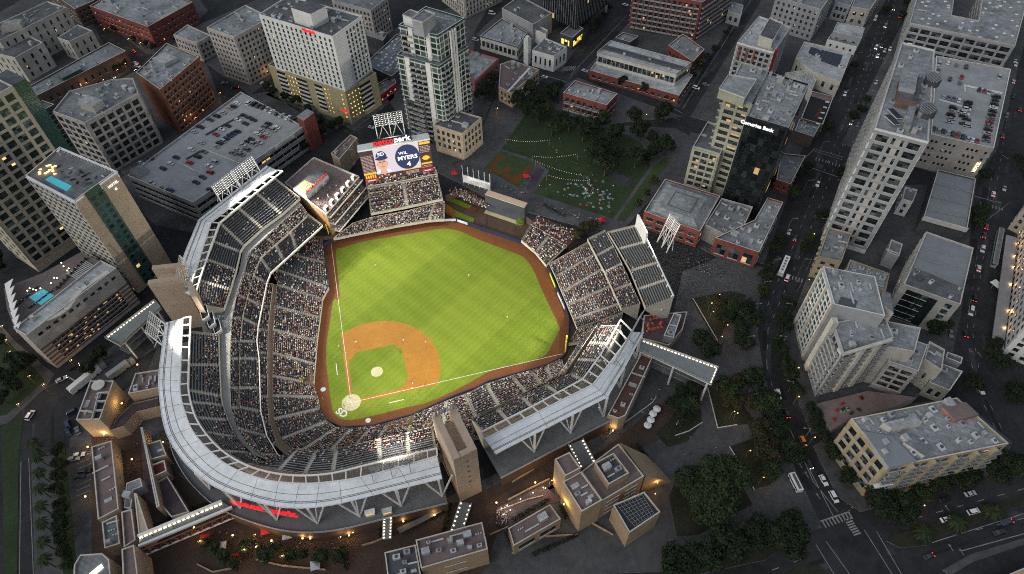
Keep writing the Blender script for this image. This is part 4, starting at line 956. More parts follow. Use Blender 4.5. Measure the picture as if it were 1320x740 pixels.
# --- top left
r, P, h = bld('institution_building', 'cream building with dark slot windows at the top left corner, its largest block', [(0,54),(86,11),(62,3),(-24,42)], 23, cream, roof_d, G3(cw=5.5, ww=1.3, fh=5.2, wh=3.2), clutter=8)
boxon(r, [(0,36),(25,30),(28,24),(5,27)], h, h+4, cream)
bld('institution_wing', 'cream wing with a flat grey roof at the left edge below the slot windowed block', [(-20,66),(20,76),(56,56),(22,40)], ((20,76),(33,110)), cream, roof_d, G3(cw=5.5, ww=1.3, fh=5, wh=3), clutter=2)
bld('institution_wing', 'small cream wing with a pale round wall mark right of the slot windowed block', [(75,50),(90,55),(120,41),(101,33)], ((90,55),(99,81)), cream, roof_d, G3(cw=5.5, ww=1.3, fh=5, wh=3), clutter=1)
bld('brick_block', 'red brick block with a large flat grey roof at the top left', [(116,9),(191,36),(249,4),(172,-22)], ((191,36),(204,61)), brick, roof_g, G3(cw=4, ww=1.6, fh=4), clutter=12)
bld('brown_building', 'brown brick building partly cut by the top edge left of the red block', [(58,-14),(97,13),(122,2),(84,-24)], 13, brickb, roof_m, G3(), clutter=3)
bld('stone_annex', 'low pale stone building with a plain grey roof beside the taller stone block', [(224,46),(254,57),(272,47),(242,33)], ((254,57),(266,79)), stone, roof_g, G3(cw=3, ww=1.4, fh=3.6, kind='grid'), clutter=1)
bld('stone_building', 'tall pale stone building with columns of windows left of the white hotel', [(267,37),(302,49),(350,24),(317,8)], ((302,49),(321,112)), stone, roof_g, G3(cw=3.2, ww=1.5, fh=3.5, kind='grid', proud=.3), clutter=7)
r, P, h = bld('dark_brick_row', 'long low dark brick building on the lamplit street at the top left', [(25,120),(36,131),(163,67),(141,56)], 10, brickb, roof_m, G3(cw=5, ww=1.6, fh=4.5), clutter=6)
boxon(r, [(72,96),(96,82),(105,88),(80,101)], h, h+3, greenglass, roof_m)
r, P, h = bld('office_block', 'beige office block with a regular grid of dark square windows behind the parking garage', [(69,145),(110,160),(179,122),(172,102),(145,104),(90,119)], ((179,122),(209,186)), stone, roof_m, G3(cw=5.2, ww=3.6, fh=4.2, wh=2.9, kind='grid', proud=.3), clutter=14)
boxon(r, [(100,131),(119,137),(132,129),(112,122)], h, h+5, concrete, roof_l)
r, P, h = bld('brick_hotel', 'orange brick block with black window columns and a cluttered grey roof', [(176,95),(207,117),(257,75),(215,57)], ((207,117),(224,179)), brick_o, roof_g, G3(cw=3.4, ww=2., fh=3.4, wh=2., kind='piers', proud=.25), {0: G3(kind='none')}, clutter=14)
boxon(r, [(196,75),(212,82),(228,74),(212,67)], h, h+3, greyw, roof_l)
bld('green_tower', 'small dark green glass block between the office block and the left edge tower', [(40,140),(54,145),(71,136),(56,131)], 26, darkw, roof_d, G3(gl='green', cw=2.5, ww=2.1, fh=3.3, wh=2.4), clutter=1)
# tall tower at the left edge
hT = HH((19, 112), (137, 290))
tb = G(51, 351); tc = G(22, 101, hT); tdir = (Vector((tc.x, tc.y, 0))-Vector((tb.x, tb.y, 0)))
def pxo(v): return PX((v.x, v.y, hT))
pA = Vector((tb.x, tb.y, 0)); L = 27.; 
pB = G(137, 290); L = (pB-pA).length; nrm_ = Vector((-(pB-pA).y, (pB-pA).x, 0)).normalized(); 
if nrm_.dot(pA-Vector((CX, CY, 0))) < 0: nrm_ = -nrm_
r, P, h = bld('hotel_tower', 'very tall tan and green glass tower rising out of the left edge', [pxo(pA), pxo(pB), pxo(pB+nrm_*20), pxo(pA+nrm_*20)], hT, mat('pale_beige_wall', (.5, .44, .34), noise=.1), roof_d, G3(gl='green', cw=5.4, ww=3.7, fh=4.6, wh=3.2, kind='grid', proud=.3, z0=6), {1: G3(cw=3, ww=2.7, trim=greenglass, trim2=greenglass), 3: G3(cw=6, ww=2.4, fh=4.6)}, clutter=4)
boxon(r, [pxo(pB+nrm_*2), pxo(pB+nrm_*2+(pB-pA).normalized()*7), pxo(pB+nrm_*16+(pB-pA).normalized()*7), pxo(pB+nrm_*16)], 0, hT-3, greenglass, roof_d, 'glass_wing')
# pool hotel
r, P, h = bld('pool_hotel', 'slender cream hotel tower with a blue rooftop pool and a green glass stripe', [(34,228),(97,261),(151,222),(78,191)], 61, tan, roof_m,
  faces={0: G3(kind='grid', cw=3.6, ww=2.5, fh=3.4, wh=2.3, trim=cream, sm=.8), 1: G3(kind='win', gl='dark', cw=3.6, ww=1.4, fh=3.4, wh=1.8, sm=1.5, skip=(0, 1, 2, 3, 4)), 2: G3(cw=3.6), 3: G3(cw=3.6)}, clutter=0, capm=steel_w)
A, Bq = G(97, 261, h), G(151, 222, h); d = (Bq-A); L = d.length; d.normalize(); nn = Vector((d.y, -d.x, 0))
if nn.dot(Vector(CAMP)-A) < 0: nn = -nn
m = MB(); q = [A+d*L*.24, A+d*L*.58, A+d*L*.58+nn*.5, A+d*L*.24+nn*.5]; m.hexa([(p.x, p.y, 2) for p in q]+[(p.x, p.y, h+1) for p in q], greenglass); m.build('glass_stripe', r)
ws = []
for f in range(17):
    for k in range(2):
        p = A+d*L*(.32+.17*k)+nn*.52; ws.append((Matrix(((d.x*1.8, nn.x*.14, 0, p.x), (d.y*1.8, nn.y*.14, 0, p.y), (0, 0, 1.7, 4+f*3.35), (0, 0, 0, 1))), 0))
place_many('stripe_window', unitbox('stripe_window', W['dark']), ws, r, 60)
m = MB(); polysheet(m, GP([(58,232),(66,227),(93,240),(86,247)], h), poolm, h+.12); m.build('pool', r)
m = MB(); q = GP([(36,227),(78,193),(149,222),(140,228),(80,200),(46,227)], h+3)
for a, b in (((34,228),(97,261)), ((97,261),(108,253)), ((129,238),(151,222)), ((151,222),(78,191)), ((78,191),(74,196))):
    a, b = G(*a, h+2.6), G(*b, h+2.6); m.beam(a, b, .9, steel_w, .35); dd = b-a
    for k in range(int(dd.length/2.2)+1): p = a.lerp(b, k*2.2/dd.length); m.beam((p.x, p.y, h), p, .18, steel_w)
m.build('roof_pergola', r)
for k in range(26):
    x, y = random.uniform(70, 135), random.uniform(202, 240)
    if inpoly(x, y, [(66,222),(80,203),(140,224),(110,240)]): m = MB(); p = G(x, y, h+.25); m.box(p, (2., .7, .35), random.choice([black, unit_l, roof_d]), random.uniform(0, 3)); m.build('lounger', r)
o_ = A+d*L*.8+nn*.3; o_.z = h-3.5; child('lettering', textmesh('HOTEL', 1.7, MATS['screen_white'], .1), r, frame_mat(o_, d, (0, 0, 1))); o_ = A+d*L*.8+nn*.3; o_.z = h-6; child('emblem', textmesh('o', 2.4, MATS['screen_white'], .1), r, frame_mat(o_, d, (0, 0, 1)))
wl = mat('warm_lamp', (.3, .2, .1), noise=0, emit=(1, .55, .16), es=3.); wl2 = mat('white_lamp', (.3, .3, .3), noise=0, emit=(1, .85, .6), es=2.2)
for k in range(14): m = MB(); p = G(50+random.uniform(0, 22), 224-random.uniform(0, 12)*1., h+.5); m.box(p, (1., .4, .3), wl); m.build('terrace_lamp', r)
# hotel podium with pool terrace
hp = HH((35,434), (72,478))
r, P, h = bld('hotel_podium', 'long beige hotel podium with slatted glowing windows along the left street', [(19,425),(35,434),(151,347),(131,337)], hp, stone, roof_l, None, {1: G3(kind='bands', gl='warm', cw=2.2, ww=2.0, fh=hp*.55/6, wh=hp*.55/6*.55, z0=2.5, tm=hp*.42, sm=5, trim=brickb, proud=.25)}, clutter=2)
A, Bq = P[0], P[1]
ws = []
a, b = G(35, 434, h), G(151, 347, h); d = (b-a); L = d.length; d.normalize(); nn = Vector((d.y, -d.x, 0)); nn = nn if nn.dot(Vector(CAMP)-a) > 0 else -nn
for k in range(11): p = a+d*(L*(.1+.082*k))+nn*.04; ws.append((Matrix(((d.x*2., nn.x*.14, 0, p.x), (d.y*2., nn.y*.14, 0, p.y), (0, 0, 1.6, h-3.), (0, 0, 0, 1))), 0))
place_many('window', unitbox('window', W['dark']), ws, r, 60)
m = MB(); q = smooth([G(*p, h+.35) for p in ((60,412),(84,400),(105,374),(140,350))], 5)
for a, b in zip(q[:-1], q[1:]): m.beam(a, b, 2.2, concrete_l, .5)
m.build('curved_canopy', r)
m = MB(); P2 = ccw(GP([(5,372),(9,398),(19,424),(130,337),(104,325),(55,352),(24,364)], h-3)); m.prism(P2, 0, h-3, stone, mat('terrace_tiles', (.16, .13, .125), noise=.15)); m.build('pool_terrace', r)
m = MB(); polysheet(m, GP([(37,383.5),(53,393.5),(70,381),(55,372)], h-2.9), poolm, h-2.88); m.build('pool', r)
for k in range(7):
    a = G(6+k*1.9, 366+k*9.2, h-2); b = G(17+k*1.6, 358+k*9.2+1, h+5); c = G(9+k*2.2, 381+k*8, h-2); m = MB(); n0 = (b-a).cross(c-a).normalized()*.08
    m.face([a+n0, b+n0, c+n0], steel_w); m.face([c-n0, b-n0, a-n0], steel_w); m.beam(c, b, .15, steel_w); m.build('shade_sail', r)
for k in range(22):
    x, y = random.uniform(30, 92), random.uniform(335, 395)
    if inpoly(x, y, [(20,372),(55,352),(100,328),(90,350),(70,372),(36,380)]): m = MB(); p = G(x, y, h-2.6); m.cyl((p.x, p.y, h-3), .12, 1.2, black, 6); m.cyl((p.x, p.y, h-1.8), .28, .4, wl2, 6); m.build('terrace_lamp', r)
# left field parking garage
r, P, h = bld('parking_garage', 'grey parking garage with a roof deck full of cars behind the left field stand', [(165,228),(250,263),(392,165),(311,120)], 15, greyw, deckgrey, G3(kind='bands', gl='lou', cw=6, ww=5.6, fh=3.4, wh=1.5, trim=greyw, proud=.2, z0=.8), par=1.1, clutter=0, cat='garage'); GAR1 = (r, h)
boxon(r, [(382,150),(396,140),(405,145),(391,156)], 0, h+7, brick, roof_g, 'stair_tower'); boxon(r, [(166,219),(180,212),(190,217),(176,226)], h, h+3, greyw, roof_m, 'stair_tower')
for a, b, mm, ww in (((265,174),(312,148),unit_d,.4), ((240,205),(262,193),unit_d,.4), ((232,210),(262,226),concrete_l,.5), ((262,192),(312,212),concrete_l,.5)): m = MB(); m.beam(G(*a, h+.5), G(*b, h+.5), ww, mm, .9); m.build('ramp_wall', r)
m = MB()
for k in range(30):
    for a, b in (((179+k*5, 214-k*3.6),(184+k*5, 216.5-k*3.6)), ((226+k*2.4, 219-k*1.6),(234+k*2.4, 223-k*1.6))):
        if (a[0] < 226 and k < 40) or (226 <= a[0] < 262): a, b = G(*a, h), G(*b, h); d = (b-a).normalized(); n_ = Vector((-d.y, d.x, 0))*.12; m.face([(p.x, p.y, h+.015) for p in (a-n_, b-n_, b+n_, a+n_)], mark)
m.build('parking_lines', r)
# white hotel on tan podium
rp_, Pp, hpd = bld('white_hotel', 'white hotel tower with rows of narrow green windows on a tan podium', [(346,85),(445,120),(485,95),(386,60)], 22.7, khaki, roof_d, None, {0: G3(kind='win', gl='yellow', cw=2.6, ww=.9, fh=3.1, wh=.9, sm=2, skip=(0, 1, 2, 3, 9, 10, 11, 12, 13, 18, 19, 20), z0=3), 1: G3(kind='win', gl='yellow', cw=2.6, ww=.9, fh=3.1, wh=.9, skip=(6, 7, 8, 9, 10, 11, 12), z0=3)}, clutter=0, cat='hotel')
for e_, u0, u1 in (((356,121),.1,.22), ((356,121),.36,.5), ((356,121),.6,.7), (None,.42,.78)):
    if e_: a, b = G(346, 85, 22.7), G(445, 120, 22.7)
    else: a, b = G(445, 120, 22.7), G(485, 95, 22.7)
    L = (b-a).length; d = (b-a)/L; nn = Vector((d.y, -d.x, 0)); nn = nn if nn.dot(Vector(CAMP)-a) > 0 else -nn
    for f in range(6):
        m = MB(); q = [a+d*L*u0, a+d*L*u1, a+d*L*u1+nn*.3, a+d*L*u0+nn*.3]; q = [p for p in q]; m.hexa([(p.x, p.y, 3+f*3.1) for p in q]+[(p.x, p.y, 4.3+f*3.1) for p in q], concrete_l); m.build('louvre_band', rp_)
        m = MB(); q = [a+d*L*u0, a+d*L*u1, a+d*L*u1+nn*.1, a+d*L*u0+nn*.1]; m.hexa([(p.x, p.y, 4.31+f*3.1) for p in q]+[(p.x, p.y, 6+f*3.1) for p in q], black); m.build('louvre_gap', rp_)
hH = HH((428.7, 48.7), (443.7, 117.5), 22.7); hH = 57.5
bld('', '', [(334,20),(429,49),(467,22),(372,-4)], hH, white, roof_d, G3(gl='green', cw=3.5, ww=1.4, fh=2.95, wh=1.9, z0=24, sm=1.), {1: G3(skip=(0, 1, 2), cw=3.2, ww=1.5)}, root=rp_, clutter=22, z0=22.7, part='tower', capm=white)
boxon(rp_, [(375,10),(400,18),(420,8),(396,0)], hH, hH+9, white, roof_d); m = MB(); a, b = G(425,47.6,hH), G(428.7,48.7,hH)
hs = thing('hotel_sign', 'red hotel lettering high on the white tower beside its roof edge', 'sign', tuple(G(399, 44, hH-2)))
a, b = G(334, 20, hH), G(429, 49, hH); d = (b-a).normalized(); nn = Vector((d.y, -d.x, 0)); nn = nn if nn.dot(Vector(CAMP)-a) > 0 else -nn; L = (b-a).length
o_ = a+d*L*.68+nn*.3; o_.z = hH-.2; child('lettering', textmesh('Marriott', 2.6, em('sign_red2', (.7, .01, .02), 1.), .15, .08), hs, frame_mat(o_, d, (0, 0, 1)))
hs2 = thing('hotel_sign', 'red hotel lettering low on the corner of the tan podium', 'sign', tuple(G(442, 140, 8)))
a, b = G(346, 85, 22.7), G(445, 120, 22.7); L = (b-a).length; d = (b-a)/L; nn = Vector((d.y, -d.x, 0)); nn = nn if nn.dot(Vector(CAMP)-a) > 0 else -nn
o_ = a+d*L*.94+nn*.4; o_.z = 9; child('lettering', textmesh('Marriott', 1.8, MATS['sign_red2'], .15, .06), hs2, frame_mat(o_, d, (0, 0, 1)))
# glass residential tower
hb = HH((596, 174), (598, 207))
rg, P, h = bld('glass_tower', 'green glass apartment tower with white piers rising from a tan corner block', [(559,162),(596,174),(621,153),(584,142)], hb, tan, roof_d, G3(gl='green', cw=3.4, ww=1.8, fh=3.5, wh=2.1, z0=4), clutter=4, cat='tower')
hg = HH((566, 87), (573.7, 157.7), hb); 
bld('', '', [(511,72),(566,87),(604,62),(550,45)], hg, greenglass, roof_m, G3(gl='green', cw=3.5, ww=3.0, fh=3.2, wh=2.4, kind='grid', trim=white, trim2=concrete_l, proud=.3, z0=6), {0: G3(bcols=(2, 3, 4), cols={2: 'dark', 3: 'dark', 4: 'dark'}, bm='concrete'), 1: G3(bcols=(0, 1, 6, 7), bm='concrete', cw=3.2, ww=2.7)}, root=rg, clutter=0, part='lower_shaft')
hu = hg+15
bld('', '', [(514,34),(564,47.5),(599,25),(549,10)], hu, greenglass, roof_m, G3(gl='green', cw=3.5, ww=3.0, fh=3.2, wh=2.4, kind='grid', trim=white, trim2=concrete_l, proud=.3, z0=hg+.8), {0: G3(bcols=(0, 1, 6), cols={0: 'dark', 1: 'dark', 6: 'dark'}, bm='concrete')}, root=rg, clutter=8, z0=hg, part='upper_shaft', capm=white)
boxon(rg, [(531,26),(545,30),(561,19),(547,14)], hu, hu+8, greyw, roof_m, 'lift_tower', .8); boxon(rg, [(519,20),(531,24),(540,17),(529,13)], hu, hu+5, white, roof_m, 'penthouse', .5)
for (x0, y0), (x1, y1), zb0, zt0 in (((522,75),(528,76.6),3,hg), ((549,82.3),(555,84),3,hg), ((526.5,37.4),(532,38.9),hg,hu), ((549,43.5),(554,44.8),hg,hu)):
    a, b = G(x0, y0, zt0), G(x1, y1, zt0); d = (b-a).normalized(); nn = Vector((d.y, -d.x, 0)); nn = nn if nn.dot(Vector(CAMP)-a) > 0 else -nn
    m = MB(); q = [a, b, b+nn*.7, a+nn*.7]; m.hexa([(p.x, p.y, zb0) for p in q]+[(p.x, p.y, zt0+1) for p in q], white); m.build('white_pier', rg)
for u in (.42, .5, .58):
    a, b = G(566, 87, hg), G(604, 62, hg); L = (b-a).length; d = (b-a)/L; nn = Vector((d.y, -d.x, 0)); nn = nn if nn.dot(Vector(CAMP)-a) > 0 else -nn
    m = MB(); q = [a+d*L*u, a+d*(L*u+.7), a+d*(L*u+.7)+nn*.8, a+d*L*u+nn*.8]; m.hexa([(p.x, p.y, 10) for p in q]+[(p.x, p.y, hu+1.2) for p in q], white); m.build('white_fin', rg)
bld('', '', [(523,128),(548,137),(560,128),(535,118)], 27, darkw, roof_d, G3(kind='balc', gl='dark', cw=4, ww=3.4, fh=3.1, wh=2.2, z0=2, bm='concrete', bd=1.2), root=rg, clutter=3, part='low_wing')
# centre top
bld('skylit_warehouse', 'low grey roof dotted with pale skylights between the two central towers', [(470,84),(512,45),(545,66),(505,100)], 8, darkw, roof_m, None, clutter=30, clm='sky')
bld('arched_hall', 'small arched roof hall with a rust patch behind the white hotel', [(468,34),(500,44),(494,54),(470,46)], 8, darkw, roof_g, None, clutter=2)
bld('corner_shop', 'single storey shop with a red fascia at the foot of the glass tower street', [(479,114),(507,98),(511,108),(488,126)], 5, redp, roof_m, G3(gl='warm', cw=3, ww=2.2, fh=4, wh=2, z0=.5), clutter=4)
bld('office_building', 'pale building cut by the top edge behind the white hotel, dark ground floor', [(428,2),(478,15),(500,-2),(450,-16)], 24, stone, roof_m, G3(cw=3.2, ww=1.6), clutter=3)
bld('office_building', 'pale ribbed building at the top edge left of the empty street', [pxo_ for pxo_ in [PX((G(600,25).x, G(600,25).y, 30)), PX((G(648,2).x, G(648,2).y, 30)), PX((G(618,-22).x, G(618,-22).y, 30)), PX((G(570,2).x, G(570,2).y, 30))]], 30, stone, roof_m, G3(cw=3.2, ww=1.5, fh=3.4, kind='piers', proud=.4, trim=cream), clutter=2)
bld('black_front_hall', 'low hall with a black and white shopfront and a grey patched roof', [(619,47.5),(646.7,25),(680,43),(667,61.7)], ((667,61.7),(664,77)), darkw, roof_g, G3(gl='dark', cw=3.4, ww=2.2, fh=4.4, wh=2.4, kind='grid', trim=concrete_l, proud=.25, z0=.6), clutter=6)
bld('blank_hall', 'windowless grey hall behind the black fronted shop', [(647,12),(687,33),(712,18),(670,-4)], 14, greyw, roof_d, None, clutter=2)
r, P, h = bld('mission_hall', 'white mission style hall with a small bell tower', [(686,66),(714,74),(731,62),(702,50)], ((714,74),(714,93)), white, roof_m, G3(cw=3.6, ww=1.3, fh=4.6, wh=2.6), clutter=4)
boxon(r, [(675,50),(681,53),(685,49),(679,46)], 0, h+7, white, white, 'bell_tower'); boxon(r, [(677,47),(680.5,48.6),(683,46.5),(679.5,45)], h+7, h+10, white, white, 'bell_tower_cap')
bld('white_house', 'small white house block between the mission hall and dark tower', [(686,38),(704,46),(706,40),(690,32)], 9, white, roof_m, None, clutter=0)
bld('rose_building', 'rose walled low building with a red edged roof right of the glass tower', [(605,66),(643,77),(625,94),(612,106),(597,90)], 8.5, pink, roof_g, G3(cw=6, ww=1.4, fh=4), clutter=5, capm=redp)
r, P, h = bld('tan_flats', 'tan flats with stepped mauve roofs and a light diagonal parapet', [(645,84),(660,79),(695,91),(660,122),(643,113)], ((695,91),(693,108)), tan, roof_p, G3(cw=3.2, ww=1.7, fh=3.4, wh=2, kind='grid', proud=.2), clutter=7)
m = MB(); a, b = G(683, 88, h+.8), G(655, 118, h+.8); m.beam(a, b, 1.2, steel_w, .8); m.build('roof_rail', r)
bld('brick_pavilion', 'two storey red brick pavilion with a flat grey roof at the park edge', [(726,121),(741,105),(796,122),(782,137)], ((782,137),(780,157)), brick, roof_g, G3(cw=4, ww=2.6, fh=4.2, wh=2.4, z0=.8), {3: G3(kind='balc', bm='grey')}, clutter=6)
# dark glass tower top
zt2 = 55; f1, f2, f3, f4 = G(699, 19, 9), G(742, 38, 9), G(785, 4, 9), G(742, -14, 9)
r, P, h = bld('dark_glass_tower', 'black glass office tower with a lit golden lobby, cut by the top edge', [PX((p.x, p.y, zt2)) for p in (f1, f2, f3, f4)], zt2, darkglass, roof_d, G3(gl='black', cw=2., ww=1.8, fh=4, wh=3.6, kind='piers', trim=steel_g, proud=.2, z0=10), clutter=2, z0=9, cat='tower')
bld('', '', [(722,44),(738,50),(752,38),(738,31)], 8.6, darkw, roof_d, G3(gl='yellow', cw=2.4, ww=2.0, fh=7, wh=4., z0=.6), root=r, clutter=0, z0=0, part='lobby')
for q in (f1, f2, f3):
    m = MB(); c_ = q.lerp((f1+f3)/2, .08); m.box((c_.x, c_.y, 4.5), (1.5, 1.5, 9), concrete); m.build('column', r)
m = MB(); c_ = (f1+f3)/2; m.box((c_.x, c_.y, 4.5), (14, 14, 9), darkw, .4); m.build('core', r)
# library-like building
r, P, h = bld('banded_hall', 'long grey and white hall of two glass storeys on a red brick base', [(760,92),(875,125),(893,98),(782,62)], 5.5, brick, roof_l, G3(cw=4.5, ww=2.6, fh=5, wh=2.4, z0=.5), clutter=0)
bld('', '', [(770,67.5),(872,96),(891,82),(787,53.5)], 14, greyw, roof_l, G3(gl='dark', cw=3., ww=2.6, fh=3.8, wh=2.0, z0=5.8, kind='bands', trim=concrete_l), root=r, clutter=4, z0=5.5, part='upper_hall')
m = MB()
for t in (.42, .58): a, b = G(770, 67.5, 14.6).lerp(G(787, 53.5, 14.6), t), G(872, 96, 14.6).lerp(G(891, 82, 14.6), t); m.beam(a, b, 1.6, unit_d, 1.); 
m.build('roof_monitor', r)
# red brick flats
z36 = 27; q4 = [(810,36),(895,52),(938,22),(856,0)]
r, P, h = bld('brick_flats', 'large red brick apartment block with many balconies at the top centre', [PX((G(*p).x, G(*p).y, z36)) for p in q4], z36, brick, roof_m, G3(kind='balc', gl='dark', cw=3.8, ww=2.4, fh=3.2, wh=2.2, bm='grey', bd=1.2, z0=1), clutter=8)
bld('brick_annex', 'low red brick wing with grey roofs in front of the brick apartments', [(861,60),(880,45),(908,65),(893,81)], ((893,81),(890,95)), brick, roof_m, G3(cw=4, ww=1.8, fh=4), clutter=3)
bld('small_shop', 'small grey roofed shop at the street end beyond the brick apartments', [(938,16),(941,3),(958,8),(955,21)], 8, greyw, roof_g, G3(), clutter=1)
bld('low_garage', 'low grey shed between the banded hall and brick apartments', [(793,50),(803,43),(823,48),(812,56)], 6, darkw, roof_m, None, clutter=1)
# diamond view tower
hD = HH((970, 137), (935, 255))
r, P, h = bld('diamond_tower', 'tall office tower of tan grid floors beside a black glass face', [(933,126),(970,137),(990,93),(955,82)], hD, olive, roof_g, None, {0: G3(kind='grid', gl='warm', cw=5.4, ww=4.2, fh=4.0, wh=2.4, z0=5, trim=olive), 3: G3(kind='balc', gl='dark', cw=4, ww=3, fh=4, bm='olive', z0=5)}, clutter=4, cat='tower')
bld('', '', [(962,151),(1016,167),(1043,110),(989,94)], hD, darkglass, roof_g, G3(gl='black', cw=2.4, ww=2.2, fh=4, wh=3.7, z0=4), root=r, clutter=22, part='glass_block', capm=greyw)
boxon(r, [(927,115),(960,127),(975,103),(939,97)], hD, hD+5, olive, roof_g, 'penthouse', .6)
bld('', '', [(893,190),(928,200),(942,170),(912,158)], hD-30, olive, roof_d, G3(kind='grid', gl='warm', cw=4.6, ww=3.6, fh=4.0, wh=2.6, z0=4), root=r, clutter=3, part='west_wing')
bs = thing('bank_sign', 'white bank name across the top of the black glass face', 'sign', tuple(G(977, 162, hD-3)))
a, b = G(962, 151, hD), G(1016, 167, hD); L = (b-a).length; d = (b-a)/L; nn = Vector((d.y, -d.x, 0)); nn = nn if nn.dot(Vector(CAMP)-a) > 0 else -nn
o_ = a+d*L*.3+nn*.4; o_.z = hD-2.8; child('lettering', textmesh('Comerica Bank', 2.5, e_wht, .15, .06), bs, frame_mat(o_, d, (0, 0, 1)))
r, P, h = bld('penthouse_block', 'white topped block with red fins and a cream penthouse behind the office tower', [(950,56),(978,22),(1019,36),(997,69)], 30, white, roof_l, G3(gl='dark', cw=3.6, ww=2.4, fh=3.4, wh=2.1, kind='grid', trim=greyw, proud=.25), {1: G3(bcols=())}, clutter=8)
boxon(r, [(979,47),(996,53),(1009,31),(992,24)], h, h+6, cream, roof_d, 'penthouse', .8)
for t in (.1, .3, .5):
    a, b = G(950, 56, h), G(997, 69, h); L = (b-a).length; d = (b-a)/L; nn = Vector((d.y, -d.x, 0)); nn = nn if nn.dot(Vector(CAMP)-a) > 0 else -nn
    m = MB(); q = [a+d*L*t, a+d*(L*t+1), a+d*(L*t+1)+nn*1.2, a+d*L*t+nn*1.2]; m.hexa([(p.x, p.y, h-9) for p in q]+[(p.x, p.y, h-1) for p in q], brick_o); m.build('red_fin', r)
a = G(1000, 66, h); m = MB(); m.box((a.x, a.y, h/2), (1.5, 1.5, h+2), redp); m.build('red_fin', r)
bld('grey_hotel', 'grey hotel with square black windows at the top right of centre, amber lit roof edge', [(1000,-3),(1058,14),(1078,-14),(1022,-30)], ((1058,14),(1043,53)), greyw, roof_m, G3(cw=3.8, ww=1.6, fh=3.6, wh=1.8), clutter=6)
bld('buff_building', 'buff walled building with a patchy side wall near the boulevard top', [(1097,10),(1121,14),(1140,-14),(1112,-22)], ((1121,14),(1113,37)), stone, roof_m, G3(cw=4.5, ww=1.8, fh=4), clutter=3)
bld('grey_flats', 'grey flats with window bays left of the buff building', [(1076,4),(1096,9),(1108,-16),(1090,-22)], 12, greyw, roof_m, G3(cw=3.4, ww=2.2, fh=3.4), clutter=2)
bld('white_roof_store', 'plain white roofed store beside the boulevard', [(1079,30),(1114,37.5),(1110,51),(1073,42)], 9, greyw, roof_l, G3(cw=6, ww=2, fh=4), clutter=2)
r, P, h = bld('solar_roof_building', 'pale roofed building covered with dark solar panels', [(1036,55),(1098,69),(1083,107),(1045,93),(1025,76)], 10, cream, roof_l, G3(cw=5, ww=1.6, fh=4), clutter=3)
solm = mat('solar_panel', (.03, .035, .055), rough=.3, noise=.15, ns=1.5); frm = mat('solar_frame', (.16, .17, .19), noise=0)
for i in range(4):
    for j in range(9):
        u0, v0 = .12+j*.085, .1+i*.14
        def bil(u, v): return G(1040, 57, h+.6).lerp(G(1094, 70, h+.6), u).lerp(G(1031, 76, h+.6).lerp(G(1084, 99, h+.6), u), v)
        if i == 3 and j < 4: continue
        m = MB(); q = [bil(u0, v0), bil(u0+.078, v0), bil(u0+.078, v0+.12), bil(u0, v0+.12)]; m.hexa([(p.x, p.y, h+.3) for p in q]+[(p.x, p.y, h+.4+.25*(k < 2)) for k, p in enumerate(q)], solm); m.build('solar_panel', r)
bld('low_store', 'low store with mixed grey roofs between the solar roof and office tower', [(1012,95),(1043,91),(1052,104),(1046,118),(1040,110)], 8, cream, roof_l, None, clutter=5)
bld('white_cube_store', 'small two level store with a white front above the boulevard crossing', [(1066,52),(1104,62),(1108,53),(1072,44)], 5.5, white, roof_m, G3(cw=5, ww=1.5, fh=4), clutter=1)
r, P, h = bld('restaurant', 'dark roofed restaurant with faded red roof lettering and a busy roof terrace', [(1032,154),(1046,119),(1074,126),(1060,162)], 8, brickb, mat('near_black_roof', (.022, .02, .02), noise=.2), G3(), clutter=0)
o_ = G(1055, 146, h+.1); o_.z = h+.06; d = (G(1064, 128, h)-G(1050, 160, h)).normalized(); child('lettering', textmesh('URBANA', 3., mat('faded_red_paint', (.22, .05, .03), noise=.2), .01), r, frame_mat(o_, d, Vector((0, 0, 1)).cross(d)))
m = MB(); polysheet(m, GP([(1046,119),(1074,126),(1069,132),(1044,124)], h), roof_p, h+.3); m.build('roof_terrace', r)
for k in range(5): m = MB(); a = G(1069-k*3, 132+k*7, h+.6); b = G(1064-k*3, 131+k*7, h+.6); m.beam(a, b, .8, steel_w, .5); m.build('roof_fin', r)
bld('restaurant_annex', 'grey roofed annex below the dark restaurant roof', [(1030,155),(1057,162),(1048,178),(1024,170)], 7, brickb, roof_g, None, clutter=3)
bld('slim_building', 'slim brick building with a pale flat roof behind the black glass tower', [(1007,199),(1038,202),(1019,239),(1000,233)], 7, brick, roof_m, G3(cw=4, ww=1.6, fh=4), clutter=2)
bld('brick_cafe', 'brick fronted low building with a grey roof and dark bays near the right field plaza', [(921,308),(978,327),(1009,262),(989,256),(972,285)], ((921,308),(917,328)), brick, roof_g, G3(gl='dark', cw=8, ww=6, fh=6, wh=4.2, z0=.5), clutter=8)
bld('grey_hall', 'grey windowless hall with rooftop plant between the brick hall and the cafe', [(930,257),(970,268),(950,312),(908,291)], 10, concrete, roof_m, None, clutter=9)
r, P, h = bld('brick_hall', 'brick hall with a pale bowed roof beside the right field floodlights', [(830,274),(857,232),(928,254),(902,300)], 11, brick, roof_g, G3(gl='dark', cw=6, ww=4.2, fh=4.6, wh=2.2, z0=1), clutter=0)
m = MB(); I = inset(P, 1.5); c0 = sum(P, Vector())/4
J = inset(P, 5.5)
for i in range(4): j = (i+1) % 4; m.face([(I[i].x, I[i].y, h+.05), (I[j].x, I[j].y, h+.05), (J[j].x, J[j].y, h+2.2), (J[i].x, J[i].y, h+2.2)], roof_g)
m.face([(p.x, p.y, h+2.2) for p in J], roof_g); K = inset(P, 9)
m.build('bowed_roof', r); m = MB()
